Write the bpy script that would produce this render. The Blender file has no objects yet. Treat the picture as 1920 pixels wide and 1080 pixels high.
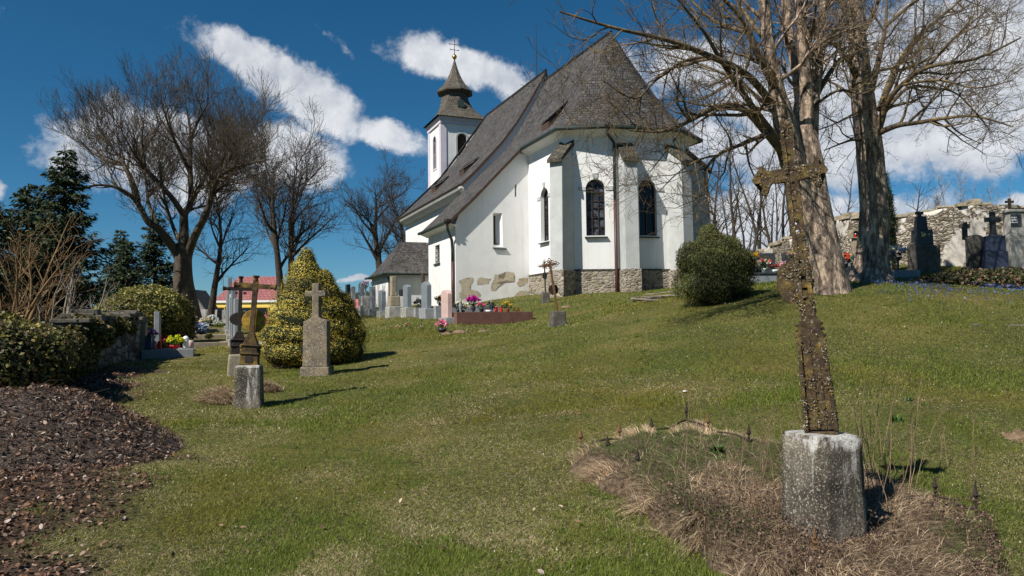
import bpy, bmesh, math, random
import numpy as np
from mathutils import Vector, Matrix

# ------------------------------------------------------------------ camera, world, sun
scene = bpy.context.scene
COL = scene.collection
rad = math.radians
FPX = 1350.0
PITCH, ROLL, CZ = rad(2.6), rad(-0.7), 1.55
MR = (Matrix.Rotation(math.pi/2 + PITCH, 3, 'X') @ Matrix.Rotation(ROLL, 3, 'Z'))
cd = bpy.data.cameras.new('camera'); cam = bpy.data.objects.new('camera', cd); COL.objects.link(cam)
cam.matrix_world = Matrix.Translation((0, 0, CZ)) @ MR.to_4x4()
cd.sensor_width = 36; cd.lens = 36*FPX/1920; cd.clip_start = .05; cd.clip_end = 6000
scene.camera = cam
scene.view_settings.view_transform = 'Standard'; scene.view_settings.look = 'None'
scene.view_settings.exposure = 0.60; scene.view_settings.gamma = 1.0
scene.view_settings.use_curve_mapping = False

def ray(px, py): return MR @ Vector(((px-960)/FPX, -(py-540)/FPX, -1))
def P(px, py, d):
    r = ray(px, py); return Vector((0, 0, CZ)) + r*(d/r.y)

SUN_AZ, SUN_EL = rad(-47), rad(47)          # azimuth measured from -Y (behind the camera) towards +X
sdir = Vector((math.sin(SUN_AZ)*math.cos(SUN_EL), -math.cos(SUN_AZ)*math.cos(SUN_EL), math.sin(SUN_EL)))
sl = bpy.data.lights.new('sun', 'SUN'); sl.energy = 4.6; sl.angle = rad(.53); sl.color = (1, .95, .87)
so = bpy.data.objects.new('sun', sl); COL.objects.link(so)
so.rotation_euler = sdir.to_track_quat('Z', 'Y').to_euler(); so.location = (0, 0, 60)

w = bpy.data.worlds.new('World'); scene.world = w; w.use_nodes = True
nt = w.node_tree; N = nt.nodes; L = nt.links; N.clear()
out = N.new('ShaderNodeOutputWorld'); bg = N.new('ShaderNodeBackground'); bg.inputs[1].default_value = .056
sky = N.new('ShaderNodeTexSky'); sky.sky_type = 'NISHITA'; sky.sun_disc = False
sky.sun_elevation = SUN_EL
sky.sun_rotation = math.atan2(sdir.x, sdir.y)
sky.altitude = 1200; sky.air_density = 1.0; sky.dust_density = .0; sky.ozone_density = 6.0
hs = N.new('ShaderNodeHueSaturation'); hs.inputs['Saturation'].default_value = 1.12; hs.inputs['Value'].default_value = .80
hs.inputs['Hue'].default_value = .488
tn = N.new('ShaderNodeMixRGB'); tn.blend_type = 'MULTIPLY'; tn.inputs[0].default_value = 1; tn.inputs[2].default_value = (.74, .93, 1.06, 1)
L.new(sky.outputs[0], tn.inputs[1]); L.new(tn.outputs[0], hs.inputs['Color'])
tc = N.new('ShaderNodeTexCoord')
def vmath(op, a, b=None):
    n = N.new('ShaderNodeVectorMath'); n.operation = op
    for i, v in ((0, a), (1, b)):
        if v is None: continue
        if hasattr(v, 'is_linked') or hasattr(v, 'links'): L.new(v, n.inputs[i])
        else: n.inputs[i].default_value = v
    return n
def fmath(op, a, b=None, clamp=False):
    n = N.new('ShaderNodeMath'); n.operation = op; n.use_clamp = clamp
    for i, v in ((0, a), (1, b)):
        if v is None: continue
        if hasattr(v, 'links'): L.new(v, n.inputs[i])
        else: n.inputs[i].default_value = v
    return n.outputs[0]
D = tc.outputs['Generated']
nz0 = N.new('ShaderNodeTexNoise'); nz0.inputs['Scale'].default_value = 5.0; nz0.inputs['Detail'].default_value = 8; nz0.inputs['Roughness'].default_value = .62
L.new(D, nz0.inputs['Vector'])
wv = vmath('SUBTRACT', nz0.outputs['Color'], (.5, .5, .5)); wv2 = vmath('SCALE', wv.outputs[0]); wv2.inputs['Scale'].default_value = .10
DW = vmath('ADD', D, wv2.outputs[0]).outputs[0]
# clouds as patches of the sky dome: (direction through x,y of a 1920 wide view, half length, half width, tilt, strength)
clouds = [(560,175,190,52,24,1.0),(470,125,85,48,25,1.0),(735,250,85,40,12,1.0),(845,108,150,40,14,.95),(950,150,90,38,20,.85),
          (330,292,220,80,6,.95),(140,300,110,40,-8,.74),(540,290,130,60,10,.9),(1700,190,330,140,-4,1.05),(1840,40,160,75,0,.9),
          (1480,300,300,65,4,.85),(1290,140,150,70,10,.72),(1390,410,220,70,0,.85),(1620,390,190,55,0,.8),(1800,300,120,40,0,.66),(0,352,26,18,0,.9),
          (665,534,60,9,0,.85),(1700,420,240,40,0,.7),(1910,370,60,25,0,.7),(620,75,60,14,30,.45)]
tot = None
for (cx, cy, a, b, tilt, s) in clouds:
    c = ray(cx, cy).normalized(); t = rad(tilt)
    e1 = (ray(cx+math.cos(t), cy+math.sin(t)).normalized()-c).normalized(); e2 = (ray(cx-math.sin(t), cy+math.cos(t)).normalized()-c).normalized()
    df = vmath('SUBTRACT', DW, tuple(c)).outputs[0]
    d1 = vmath('DOT_PRODUCT', df, tuple(e1*(FPX/a))).outputs['Value']; d2 = vmath('DOT_PRODUCT', df, tuple(e2*(FPX/b))).outputs['Value']
    q = fmath('ADD', fmath('MULTIPLY', d1, d1), fmath('MULTIPLY', d2, d2))
    # real half of the sky only
    m = fmath('MULTIPLY', fmath('SUBTRACT', 1.35, fmath('POWER', q, .5), True), s)
    tot = m if tot is None else fmath('MAXIMUM', tot, m)
nz1 = N.new('ShaderNodeTexNoise'); nz1.inputs['Scale'].default_value = 13; nz1.inputs['Detail'].default_value = 9; nz1.inputs['Roughness'].default_value = .63
L.new(D, nz1.inputs['Vector'])
den = fmath('ADD', tot, fmath('MULTIPLY', fmath('SUBTRACT', nz1.outputs['Fac'], .5), 1.7))
mr = N.new('ShaderNodeMapRange'); mr.interpolation_type = 'SMOOTHSTEP'
L.new(den, mr.inputs['Value']); mr.inputs['From Min'].default_value = .30; mr.inputs['From Max'].default_value = .74
# the clouds' sunward sides are brighter: compare the density with that a little nearer the sun
nz2 = N.new('ShaderNodeTexNoise'); nz2.inputs['Scale'].default_value = 13; nz2.inputs['Detail'].default_value = 6; nz2.inputs['Roughness'].default_value = .58
L.new(vmath('ADD', D, tuple(sdir*.022)).outputs[0], nz2.inputs['Vector'])
lit = fmath('ADD', fmath('MULTIPLY', fmath('SUBTRACT', nz1.outputs['Fac'], nz2.outputs['Fac']), 2.6), fmath('ADD', fmath('MULTIPLY', fmath('SUBTRACT', nz0.outputs['Fac'], .5), 1.6), .62))
cc = N.new('ShaderNodeMapRange'); L.new(lit, cc.inputs['Value']); cc.inputs['From Min'].default_value = .0; cc.inputs['From Max'].default_value = 1.0
cr = N.new('ShaderNodeMixRGB'); L.new(cc.outputs[0], cr.inputs['Fac']); cr.inputs[1].default_value = (4.8, 5.4, 6.4, 1); cr.inputs[2].default_value = (9.6, 9.8, 10.2, 1)
mx = N.new('ShaderNodeMixRGB'); L.new(fmath('MULTIPLY', mr.outputs[0], .95), mx.inputs['Fac']); L.new(hs.outputs[0], mx.inputs[1]); L.new(cr.outputs[0], mx.inputs[2])
L.new(mx.outputs[0], bg.inputs[0]); L.new(bg.outputs[0], out.inputs[0])

# ------------------------------------------------------------------ helpers
RNG = np.random.default_rng(7)
def tag(o, label=None, cat=None, group=None, kind=None):
    if label: o['label'] = label
    if cat: o['category'] = cat
    if group: o['group'] = group
    if kind: o['kind'] = kind
    return o
def thing(name, loc, label, cat, group=None, rz=0):
    o = bpy.data.objects.new(name, None); COL.objects.link(o); o.location = loc; o.rotation_euler = (0, 0, rz)
    o.empty_display_size = .2
    return tag(o, label, cat, group)
def finish(me, name, mat, parent, base=None):
    o = bpy.data.objects.new(name, me); COL.objects.link(o)
    if mat: me.materials.append(mat)
    if parent is not None: o.parent = parent
    return o
def wloc(o):
    v = Vector((0, 0, 0))
    while o is not None: v += o.location; o = o.parent
    return v
class MB:
    """collects shapes in world coordinates (or in the local ones of a thing at the origin) and links them as ONE mesh"""
    def __init__(s): s.v = []; s.f = []
    def add(s, vs, fs):
        o = len(s.v); s.v += [tuple(p) for p in vs]; s.f += [tuple(i+o for i in f) for f in fs]; return s
    def box(s, c, size, rz=0, top=(1, 1)):
        cx, cy, cz = c; x, y, z = size; x /= 2; y /= 2; ca, sa = math.cos(rz), math.sin(rz); vs = []
        for zz, (kx, ky) in ((0, (1, 1)), (z, top)):
            for a, b in ((-x, -y), (x, -y), (x, y), (-x, y)):
                a *= kx; b *= ky; vs.append((cx+a*ca-b*sa, cy+a*sa+b*ca, cz+zz))
        return s.add(vs, [(3,2,1,0),(4,5,6,7),(0,1,5,4),(1,2,6,5),(2,3,7,6),(3,0,4,7)])
    def prism(s, pts, ext):
        pts = [Vector(p) for p in pts]; ext = Vector(ext); n = len(pts)
        nrm = Vector((0, 0, 0))
        for i in range(n): nrm += pts[i].cross(pts[(i+1) % n])
        if nrm.dot(ext) < 0: pts.reverse()
        vs = pts+[p+ext for p in pts]
        return s.add(vs, [tuple(range(n))[::-1], tuple(range(n, 2*n))]+[(i, (i+1) % n, n+(i+1) % n, n+i) for i in range(n)])
    def tube(s, pts, rads, n=8, caps=True):
        pts = [Vector(p) for p in pts]; k = len(pts)
        if not hasattr(rads, '__len__'): rads = [rads]*k
        vs = []; ref = None
        for i, p in enumerate(pts):
            t = (pts[min(i+1, k-1)]-pts[max(i-1, 0)]).normalized()
            if ref is None: ref = t.orthogonal().normalized()
            ref = (ref-t*ref.dot(t)).normalized(); b = t.cross(ref)
            for j in range(n):
                a = 2*math.pi*j/n; vs.append(p+(ref*math.cos(a)+b*math.sin(a))*rads[i])
        fs = [(i*n+j, i*n+(j+1) % n, (i+1)*n+(j+1) % n, (i+1)*n+j) for i in range(k-1) for j in range(n)]
        if caps: fs += [tuple(range(n))[::-1], tuple(range((k-1)*n, k*n))]
        return s.add(vs, fs)
    def lathe(s, prof, c, n=16):
        c = Vector(c); vs = []
        for r, z in prof:
            for j in range(n):
                a = 2*math.pi*j/n; vs.append((c.x+r*math.cos(a), c.y+r*math.sin(a), c.z+z))
        k = len(prof)
        return s.add(vs, [(i*n+j, i*n+(j+1) % n, (i+1)*n+(j+1) % n, (i+1)*n+j) for i in range(k-1) for j in range(n)]+[tuple(range(n))[::-1], tuple(range((k-1)*n, k*n))])
    def grid(s, rows):
        m = len(rows[0]); vs = [p for r in rows for p in r]
        return s.add(vs, [(i*m+j, i*m+j+1, (i+1)*m+j+1, (i+1)*m+j) for i in range(len(rows)-1) for j in range(m-1)])
    def blob(s, c, r, seed=0, sub=1, amp=.25, sq=(1, 1, 1)):
        bm = bmesh.new(); bmesh.ops.create_icosphere(bm, subdivisions=sub, radius=1); rr = random.Random(seed)
        vs = [Vector(c)+Vector((v.co.x*sq[0], v.co.y*sq[1], v.co.z*sq[2]))*r*(1+rr.uniform(-amp, amp)) for v in bm.verts]
        fs = [tuple(v.index for v in f.verts) for f in bm.faces]; bm.free(); return s.add(vs, fs)
    def build(s, name, mat, parent=None, smooth=False, bevel=0, uv=False, solid=0):
        if parent is not None: org = wloc(parent)
        else:
            a = np.array(s.v); org = Vector(((a[:,0].min()+a[:,0].max())/2, (a[:,1].min()+a[:,1].max())/2, a[:,2].min()))
        me = bpy.data.meshes.new(name); me.from_pydata([(x-org.x, y-org.y, z-org.z) for x, y, z in s.v], [], s.f); me.update()
        o = finish(me, name, mat, parent)
        if parent is None: o.location = org
        if smooth: me.polygons.foreach_set('use_smooth', [True]*len(me.polygons))
        if uv: metric_uv(me)
        if solid:
            m = o.modifiers.new('solid', 'SOLIDIFY'); m.thickness = solid; m.offset = 1
        if bevel:
            m = o.modifiers.new('bevel', 'BEVEL'); m.width = bevel; m.segments = 2; m.limit_method = 'ANGLE'; m.angle_limit = rad(35)
        return o
def metric_uv(me):
    uv = me.uv_layers.new(name='UVMap')
    for p in me.polygons:
        n = p.normal; h = Vector((0, 0, 1)).cross(n)
        h = h.normalized() if h.length > .02 else Vector((1, 0, 0)); sdir_ = n.cross(h)
        for li in p.loop_indices:
            co = me.vertices[me.loops[li].vertex_index].co; uv.data[li].uv = (co.dot(h), co.dot(sdir_))
def build_np(name, V, F, mat, parent=None, col=None, smooth=False, top=None):
    V = np.asarray(V, dtype=np.float64); F = np.asarray(F, dtype=np.int32)
    org = wloc(parent) if parent is not None else Vector(((V[:,0].min()+V[:,0].max())/2, (V[:,1].min()+V[:,1].max())/2, V[:,2].min()))
    me = bpy.data.meshes.new(name); k = F.shape[1]
    me.vertices.add(len(V)); me.vertices.foreach_set('co', (V-np.array(org)).astype(np.float32).ravel())
    me.loops.add(F.size); me.loops.foreach_set('vertex_index', F.ravel())
    me.polygons.add(len(F)); me.polygons.foreach_set('loop_start', np.arange(0, F.size, k, dtype=np.int32))
    if smooth: me.polygons.foreach_set('use_smooth', np.ones(len(F), dtype=bool))
    me.update(calc_edges=True)
    if col is not None:
        ca = me.color_attributes.new('Col', 'FLOAT_COLOR', 'POINT'); c4 = np.ones((len(V), 4), np.float32); c4[:, :3] = col
        ca.data.foreach_set('color', c4.ravel())
    o = finish(me, name, mat, parent)
    if parent is None: o.location = org
    return o
def vnoise(x, y, seed=0, scale=1.0):
    r = np.random.default_rng(seed).random((256, 256)); x = np.asarray(x)*scale; y = np.asarray(y)*scale
    xi = np.floor(x).astype(int); yi = np.floor(y).astype(int); fx = x-xi; fy = y-yi; fx = fx*fx*(3-2*fx); fy = fy*fy*(3-2*fy)
    g = lambda a, b: r[a % 256, b % 256]
    return (g(xi, yi)*(1-fx)+g(xi+1, yi)*fx)*(1-fy)+(g(xi, yi+1)*(1-fx)+g(xi+1, yi+1)*fx)*fy
def fbm(x, y, seed=0, scale=1.0, o=3):
    return sum(vnoise(x, y, seed+i, scale*2**i)*.5**i for i in range(o))/sum(.5**i for i in range(o))
def vnoise3(p, seed, scale):
    return (vnoise(p[:,0]+p[:,2]*.37, p[:,1]+p[:,2]*.71, seed, scale)+vnoise(p[:,1]-p[:,2]*.53, p[:,2]*1.1+p[:,0]*.31, seed+9, scale))/2
def unit(a): return a/np.maximum(np.linalg.norm(a, axis=-1, keepdims=True), 1e-9)
def rdirs(n, rng=RNG): return unit(rng.normal(size=(n, 3)))
def leaves(Pt, size, col, rng=RNG, nrm=None, spread=.9, aspect=.6, fold=True):
    """leaf shaped quads at the points Pt; colours per leaf"""
    n = len(Pt); size = np.broadcast_to(size, (n,))[:, None]
    nd = rdirs(n, rng) if nrm is None else unit(nrm+rng.normal(size=(n, 3))*spread)
    a = unit(np.cross(nd, rdirs(n, rng))); b = np.cross(nd, a)
    V = np.stack([Pt-a*size*.5, Pt+b*size*aspect*.5+nd*size*.08, Pt+a*size*.5, Pt-b*size*aspect*.5+nd*size*.08], 1).reshape(-1, 3)
    F = np.arange(n*4).reshape(n, 4); return V, F, np.repeat(np.asarray(col)[:n] if np.ndim(col) == 2 else np.tile(col, (n, 1)), 4, axis=0)
def leaves6(Pt, size, col, rng, nrm, spread=.5, aspect=.55):
    """six sided leaves folded along the midrib"""
    n = len(Pt); size = size[:, None]; nd = unit(nrm+rng.normal(size=(n, 3))*spread); a = unit(np.cross(nd, rdirs(n, rng))); b = np.cross(nd, a); f = rng.uniform(-.05, .35, (n, 1)); cu = rng.uniform(-.1, .3, (n, 1)); w1 = rng.uniform(.6, 1.1, (n, 1))*aspect*.5; w2 = rng.uniform(.5, 1.0, (n, 1))*aspect*.5
    q = lambda x, y, z: Pt+(a*x+b*y+nd*z)*size
    V = np.stack([q(-.5, 0, 0), q(-.22, w1, f*.5), q(.2, w2, f*.5+cu*.5), q(.5, 0, cu), q(.2, -w2, f*.5+cu*.5), q(-.22, -w1, f*.5)], 1).reshape(-1, 3)
    o = np.arange(n)[:, None]*6; F = np.vstack([o+[0, 3, 2, 1], o+[0, 5, 4, 3]]); return V, F, np.repeat(col, 6, 0)
def pick(cols, n, rng=RNG, jit=.18, p=None):
    cols = np.array(cols, float); i = rng.choice(len(cols), n, p=p); return np.clip(cols[i]*(1+rng.normal(size=(n, 1))*jit), .004, 1)

# ------------------------------------------------------------------ materials
def newmat(name, rough=.8):
    m = bpy.data.materials.new(name); m.use_nodes = True; n = m.node_tree.nodes; b = n['Principled BSDF']
    b.inputs['Roughness'].default_value = rough; b.inputs['Specular IOR Level'].default_value = .3
    return m, n, m.node_tree.links, b
def ramp(n, stops):
    r = n.new('ShaderNodeValToRGB'); e = r.color_ramp.elements
    while len(e) < len(stops): e.new(.5)
    for k, (p, c) in zip(e, stops): k.position = p; k.color = (*c, 1) if len(c) == 3 else c
    return r
def noise(n, l, vec, scale, detail=6, rough=.6, stretch=None):
    t = n.new('ShaderNodeTexNoise'); t.inputs['Scale'].default_value = scale; t.inputs['Detail'].default_value = detail; t.inputs['Roughness'].default_value = rough
    if stretch:
        mp = n.new('ShaderNodeMapping'); mp.inputs['Scale'].default_value = stretch; l.new(vec, mp.inputs['Vector']); vec = mp.outputs[0]
    l.new(vec, t.inputs['Vector']); return t
def bump(n, l, b, h, strength=.4, dist=.01):
    k = n.new('ShaderNodeBump'); k.inputs['Strength'].default_value = strength; k.inputs['Distance'].default_value = dist
    l.new(h, k.inputs['Height']); l.new(k.outputs[0], b.inputs['Normal']); return k
def mottled(name, stops, scale=6, rough=.85, bs=.35, bd=.01, stretch=None, detail=8, fine=None, spec=None):
    m, n, l, b = newmat(name, rough); tc = n.new('ShaderNodeTexCoord')
    t = noise(n, l, tc.outputs['Object'], scale, detail, .65, stretch); r = ramp(n, stops); l.new(t.outputs['Fac'], r.inputs[0])
    c = r.outputs[0]
    if fine:
        t2 = noise(n, l, tc.outputs['Object'], fine[0], 4, .7); r2 = ramp(n, [(fine[1], (0, 0, 0)), (fine[2], (1, 1, 1))]); l.new(t2.outputs['Fac'], r2.inputs[0])
        x = n.new('ShaderNodeMixRGB'); l.new(r2.outputs[0], x.inputs[0]); l.new(c, x.inputs[1]); x.inputs[2].default_value = (*fine[3], 1); c = x.outputs[0]
    l.new(c, b.inputs['Base Color'])
    if bs: bump(n, l, b, t.outputs['Fac'], bs, bd)
    if spec is not None: b.inputs['Specular IOR Level'].default_value = spec
    return m
def plain(name, c, rough=.5, metal=0, var=.12, scale=30):
    lo = tuple(max(0, x*(1-var)) for x in c); hi = tuple(min(1, x*(1+var)) for x in c)
    m = mottled(name, [(.3, lo), (.7, hi)], scale, rough, .1, .002); m.node_tree.nodes['Principled BSDF'].inputs['Metallic'].default_value = metal; return m
def colmat(name, rough=.7, trans=.25, spec=.25):
    m, n, l, b = newmat(name, rough); a = n.new('ShaderNodeAttribute'); a.attribute_name = 'Col'
    l.new(a.outputs['Color'], b.inputs['Base Color']); b.inputs['Specular IOR Level'].default_value = spec
    if trans:
        t = n.new('ShaderNodeBsdfTranslucent'); l.new(a.outputs['Color'], t.inputs['Color'])
        x = n.new('ShaderNodeMixShader'); x.inputs[0].default_value = trans; l.new(b.outputs[0], x.inputs[1]); l.new(t.outputs[0], x.inputs[2])
        l.new(x.outputs[0], n['Material Output'].inputs['Surface'])
    return m
M = {}
M['leaf'] = colmat('leaf', .55, .25, .35); M['needle'] = colmat('needle', .6, .12, .3); M['grass'] = colmat('grass', .7, .3, .2); M['dry'] = colmat('dry', .85, .15, .15)
M['petal'] = colmat('petal', .6, .3, .2)
def plaster():
    m, n, l, b = newmat('plaster', .9); tc = n.new('ShaderNodeTexCoord'); O = tc.outputs['Object']
    t = noise(n, l, O, 1.1, 8, .65); r = ramp(n, [(.0, (.60, .59, .57)), (.45, (.72, .715, .70)), (.75, (.755, .75, .735))]); l.new(t.outputs['Fac'], r.inputs[0])
    # rain streaks and rising damp
    s1 = noise(n, l, O, 1.0, 7, .7, (3.2, 3.2, .22)); r1 = ramp(n, [(.52, (0, 0, 0)), (.78, (.55, .55, .55))]); l.new(s1.outputs['Fac'], r1.inputs[0])
    x = n.new('ShaderNodeMixRGB'); l.new(r1.outputs[0], x.inputs[0]); l.new(r.outputs[0], x.inputs[1]); x.inputs[2].default_value = (.50, .475, .43, 1)
    sz = n.new('ShaderNodeSeparateXYZ'); l.new(O, sz.inputs[0]); mr_ = n.new('ShaderNodeMapRange'); l.new(sz.outputs['Z'], mr_.inputs['Value']); mr_.inputs['From Min'].default_value = .5; mr_.inputs['From Max'].default_value = 2.6; mr_.inputs['To Min'].default_value = .62; mr_.inputs['To Max'].default_value = 0
    s2 = noise(n, l, O, 1.6, 9, .72, (1, 1, .7)); ad = n.new('ShaderNodeMath'); ad.operation = 'MULTIPLY'; l.new(mr_.outputs[0], ad.inputs[0]); r2 = ramp(n, [(.42, (0, 0, 0)), (.62, (1, 1, 1))]); l.new(s2.outputs['Fac'], r2.inputs[0]); l.new(r2.outputs[0], ad.inputs[1])
    y = n.new('ShaderNodeMixRGB'); l.new(ad.outputs[0], y.inputs[0]); l.new(x.outputs[0], y.inputs[1]); y.inputs[2].default_value = (.47, .43, .36, 1); l.new(y.outputs[0], b.inputs['Base Color'])
    hb = noise(n, l, O, 2.2, 9, .7); bump(n, l, b, hb.outputs['Fac'], .35, .03); return m
M['plaster'] = plaster()
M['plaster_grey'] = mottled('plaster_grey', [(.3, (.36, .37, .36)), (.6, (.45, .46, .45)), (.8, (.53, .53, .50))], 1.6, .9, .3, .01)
M['plaster_lilac'] = mottled('plaster_lilac', [(.3, (.52, .47, .52)), (.7, (.63, .58, .62))], 2, .9, .2, .01)
M['plaster_soffit'] = mottled('plaster_soffit', [(.3, (.70, .70, .69)), (.7, (.80, .80, .79))], 2, .9, .2, .01)
M['bare_plaster'] = mottled('bare_plaster', [(.3, (.36, .295, .21)), (.5, (.46, .39, .285)), (.75, (.54, .475, .37))], 5, .95, .35, .02)
M['glass_dark'] = plain('glass_dark', (.012, .014, .018), .12)
M['iron_green'] = plain('iron_green', (.025, .04, .035), .5); M['pipe_brown'] = plain('pipe_brown', (.075, .035, .03), .45)
M['black_iron'] = mottled('black_iron', [(.3, (.018, .014, .012)), (.6, (.035, .025, .02)), (.8, (.09, .05, .025))], 18, .75, .5, .006)
M['rust_iron'] = mottled('rust_iron', [(.25, (.05, .03, .02)), (.5, (.14, .075, .035)), (.75, (.22, .12, .035))], 14, .85, .7, .008)
M['gold'] = plain('gold', (.75, .47, .12), .3, 1)
M['wood_dark'] = mottled('wood_dark', [(.3, (.035, .022, .016)), (.7, (.09, .055, .04))], 6, .8, .5, .01, (6, 6, .5))
M['wood_grey'] = mottled('wood_grey', [(.3, (.16, .15, .14)), (.7, (.30, .28, .26))], 5, .85, .5, .01, (8, 8, .5))
M['cap_moss'] = mottled('cap_moss', [(.3, (.028, .025, .022)), (.5, (.05, .044, .037)), (.62, (.11, .105, .06)), (.8, (.24, .235, .21))], 7, .95, .8, .03)
M['granite_grey'] = mottled('granite_grey', [(.3, (.12, .14, .155)), (.7, (.19, .21, .225))], 3, .45, .1, .003, fine=(120, .52, .6, (.30, .32, .34)))
M['granite_pale'] = mottled('granite_pale', [(.3, (.22, .23, .235)), (.7, (.36, .365, .365))], 4, .7, .2, .004, fine=(90, .5, .6, (.16, .17, .18)))
M['granite_pink'] = mottled('granite_pink', [(.3, (.48, .33, .29)), (.7, (.60, .44, .40))], 4, .55, .15, .003, fine=(110, .55, .65, (.30, .20, .18)))
M['granite_red'] = mottled('granite_red', [(.3, (.10, .045, .035)), (.7, (.18, .085, .065))], 5, .6, .2, .006, fine=(90, .55, .65, (.28, .18, .15)))
M['granite_dark'] = mottled('granite_dark', [(.3, (.025, .028, .032)), (.7, (.05, .055, .06))], 5, .35, .15, .003, fine=(110, .6, .7, (.12, .12, .13)))
M['granite_blue'] = mottled('granite_blue', [(.3, (.022, .030, .055)), (.7, (.04, .05, .085))], 5, .5, .15, .003)
M['concrete'] = mottled('concrete', [(.25, (.13, .12, .105)), (.5, (.31, .30, .27)), (.75, (.50, .48, .44))], 4, .95, .5, .01, fine=(60, .56, .7, (.13, .12, .1)))
M['old_stone'] = mottled('old_stone', [(.25, (.10, .085, .06)), (.45, (.22, .19, .14)), (.6, (.30, .24, .15)), (.8, (.42, .39, .34))], 6, .95, .8, .02, fine=(45, .56, .66, (.42, .40, .36)))
M['ceramic_white'] = plain('ceramic_white', (.75, .75, .74), .25); M['pot_red'] = plain('pot_red', (.55, .02, .025), .35); M['pot_dark'] = plain('pot_dark', (.03, .03, .04), .4)
M['pot_clay'] = plain('pot_clay', (.32, .13, .07), .7); M['glass_red'] = plain('glass_red', (.5, .015, .02), .15); M['glass_blue'] = plain('glass_blue', (.06, .10, .22), .15); M['steel'] = plain('steel', (.32, .33, .35), .35, .6)
M['roof_red'] = mottled('roof_red', [(.3, (.34, .085, .075)), (.7, (.45, .14, .12))], 3, .8, .2, .02)
M['wall_yellow'] = mottled('wall_yellow', [(.3, (.68, .52, .13)), (.7, (.76, .60, .18))], 1, .9, .1, .01)
M['dark_stone'] = mottled('dark_stone', [(.25, (.04, .035, .028)), (.5, (.09, .08, .065)), (.75, (.17, .155, .13))], 6, .95, .8, .02, fine=(45, .58, .68, (.26, .25, .22)))  # on the right-hand monuments this dark tone holds their shade in the colour
M['stone_brown'] = mottled('stone_brown', [(.25, (.06, .05, .035)), (.45, (.13, .105, .075)), (.6, (.20, .155, .095)), (.8, (.34, .31, .26))], 5, .95, .8, .02, fine=(45, .55, .64, (.38, .36, .32)))
M['soil'] = mottled('soil', [(.3, (.10, .065, .04)), (.5, (.20, .14, .085)), (.75, (.30, .22, .14))], 14, 1, 1.0, .05)
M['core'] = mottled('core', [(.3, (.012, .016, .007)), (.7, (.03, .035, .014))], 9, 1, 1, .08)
M['slate_roof'] = mottled('slate_roof', [(.3, (.07, .07, .07)), (.7, (.13, .13, .13))], 12, .8, .4, .02)

def shingle(name, c1, c2, moss):
    m, n, l, b = newmat(name, .9); tc = n.new('ShaderNodeTexCoord'); br = n.new('ShaderNodeTexBrick'); l.new(tc.outputs['UV'], br.inputs['Vector'])
    br.inputs['Scale'].default_value = 1; br.inputs['Brick Width'].default_value = .17; br.inputs['Row Height'].default_value = .155; br.inputs['Mortar Size'].default_value = .011
    br.inputs['Mortar Smooth'].default_value = .3; br.inputs['Bias'].default_value = -.1
    br.inputs['Color1'].default_value = (*c1, 1); br.inputs['Color2'].default_value = (*c2, 1); br.inputs['Mortar'].default_value = (.018, .016, .015, 1)
    t = noise(n, l, tc.outputs['Object'], .8, 7, .65); r = ramp(n, [(.3, (.62, .62, .63)), (.55, (1, 1, 1)), (.75, (1.25, 1.2, 1.15))]); l.new(t.outputs['Fac'], r.inputs[0])
    x = n.new('ShaderNodeMixRGB'); x.blend_type = 'MULTIPLY'; x.inputs[0].default_value = 1; l.new(br.outputs['Color'], x.inputs[1]); l.new(r.outputs[0], x.inputs[2])
    t2 = noise(n, l, tc.outputs['Object'], 9, 5, .7); r2 = ramp(n, [(.56, (0, 0, 0)), (.70, (.8, .8, .8))]); l.new(t2.outputs['Fac'], r2.inputs[0])
    y = n.new('ShaderNodeMixRGB'); l.new(r2.outputs[0], y.inputs[0]); l.new(x.outputs[0], y.inputs[1]); y.inputs[2].default_value = (*moss, 1)
    l.new(y.outputs[0], b.inputs['Base Color'])
    # each course overhangs the one below it: a saw-tooth along the slope
    sx = n.new('ShaderNodeSeparateXYZ'); l.new(tc.outputs['UV'], sx.inputs[0]); md = n.new('ShaderNodeMath'); md.operation = 'MODULO'; l.new(sx.outputs['Y'], md.inputs[0]); md.inputs[1].default_value = .155
    ad = n.new('ShaderNodeMath'); ad.operation = 'MULTIPLY_ADD'; l.new(br.outputs['Fac'], ad.inputs[0]); ad.inputs[1].default_value = -.6; l.new(md.outputs[0], ad.inputs[2])
    bump(n, l, b, ad.outputs[0], .8, .05); return m
M['shingle'] = shingle('shingle', (.044, .041, .039), (.108, .101, .097), (.21, .20, .19))
M['shingle_tower'] = shingle('shingle_tower', (.085, .075, .06), (.15, .135, .11), (.22, .17, .09))
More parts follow.
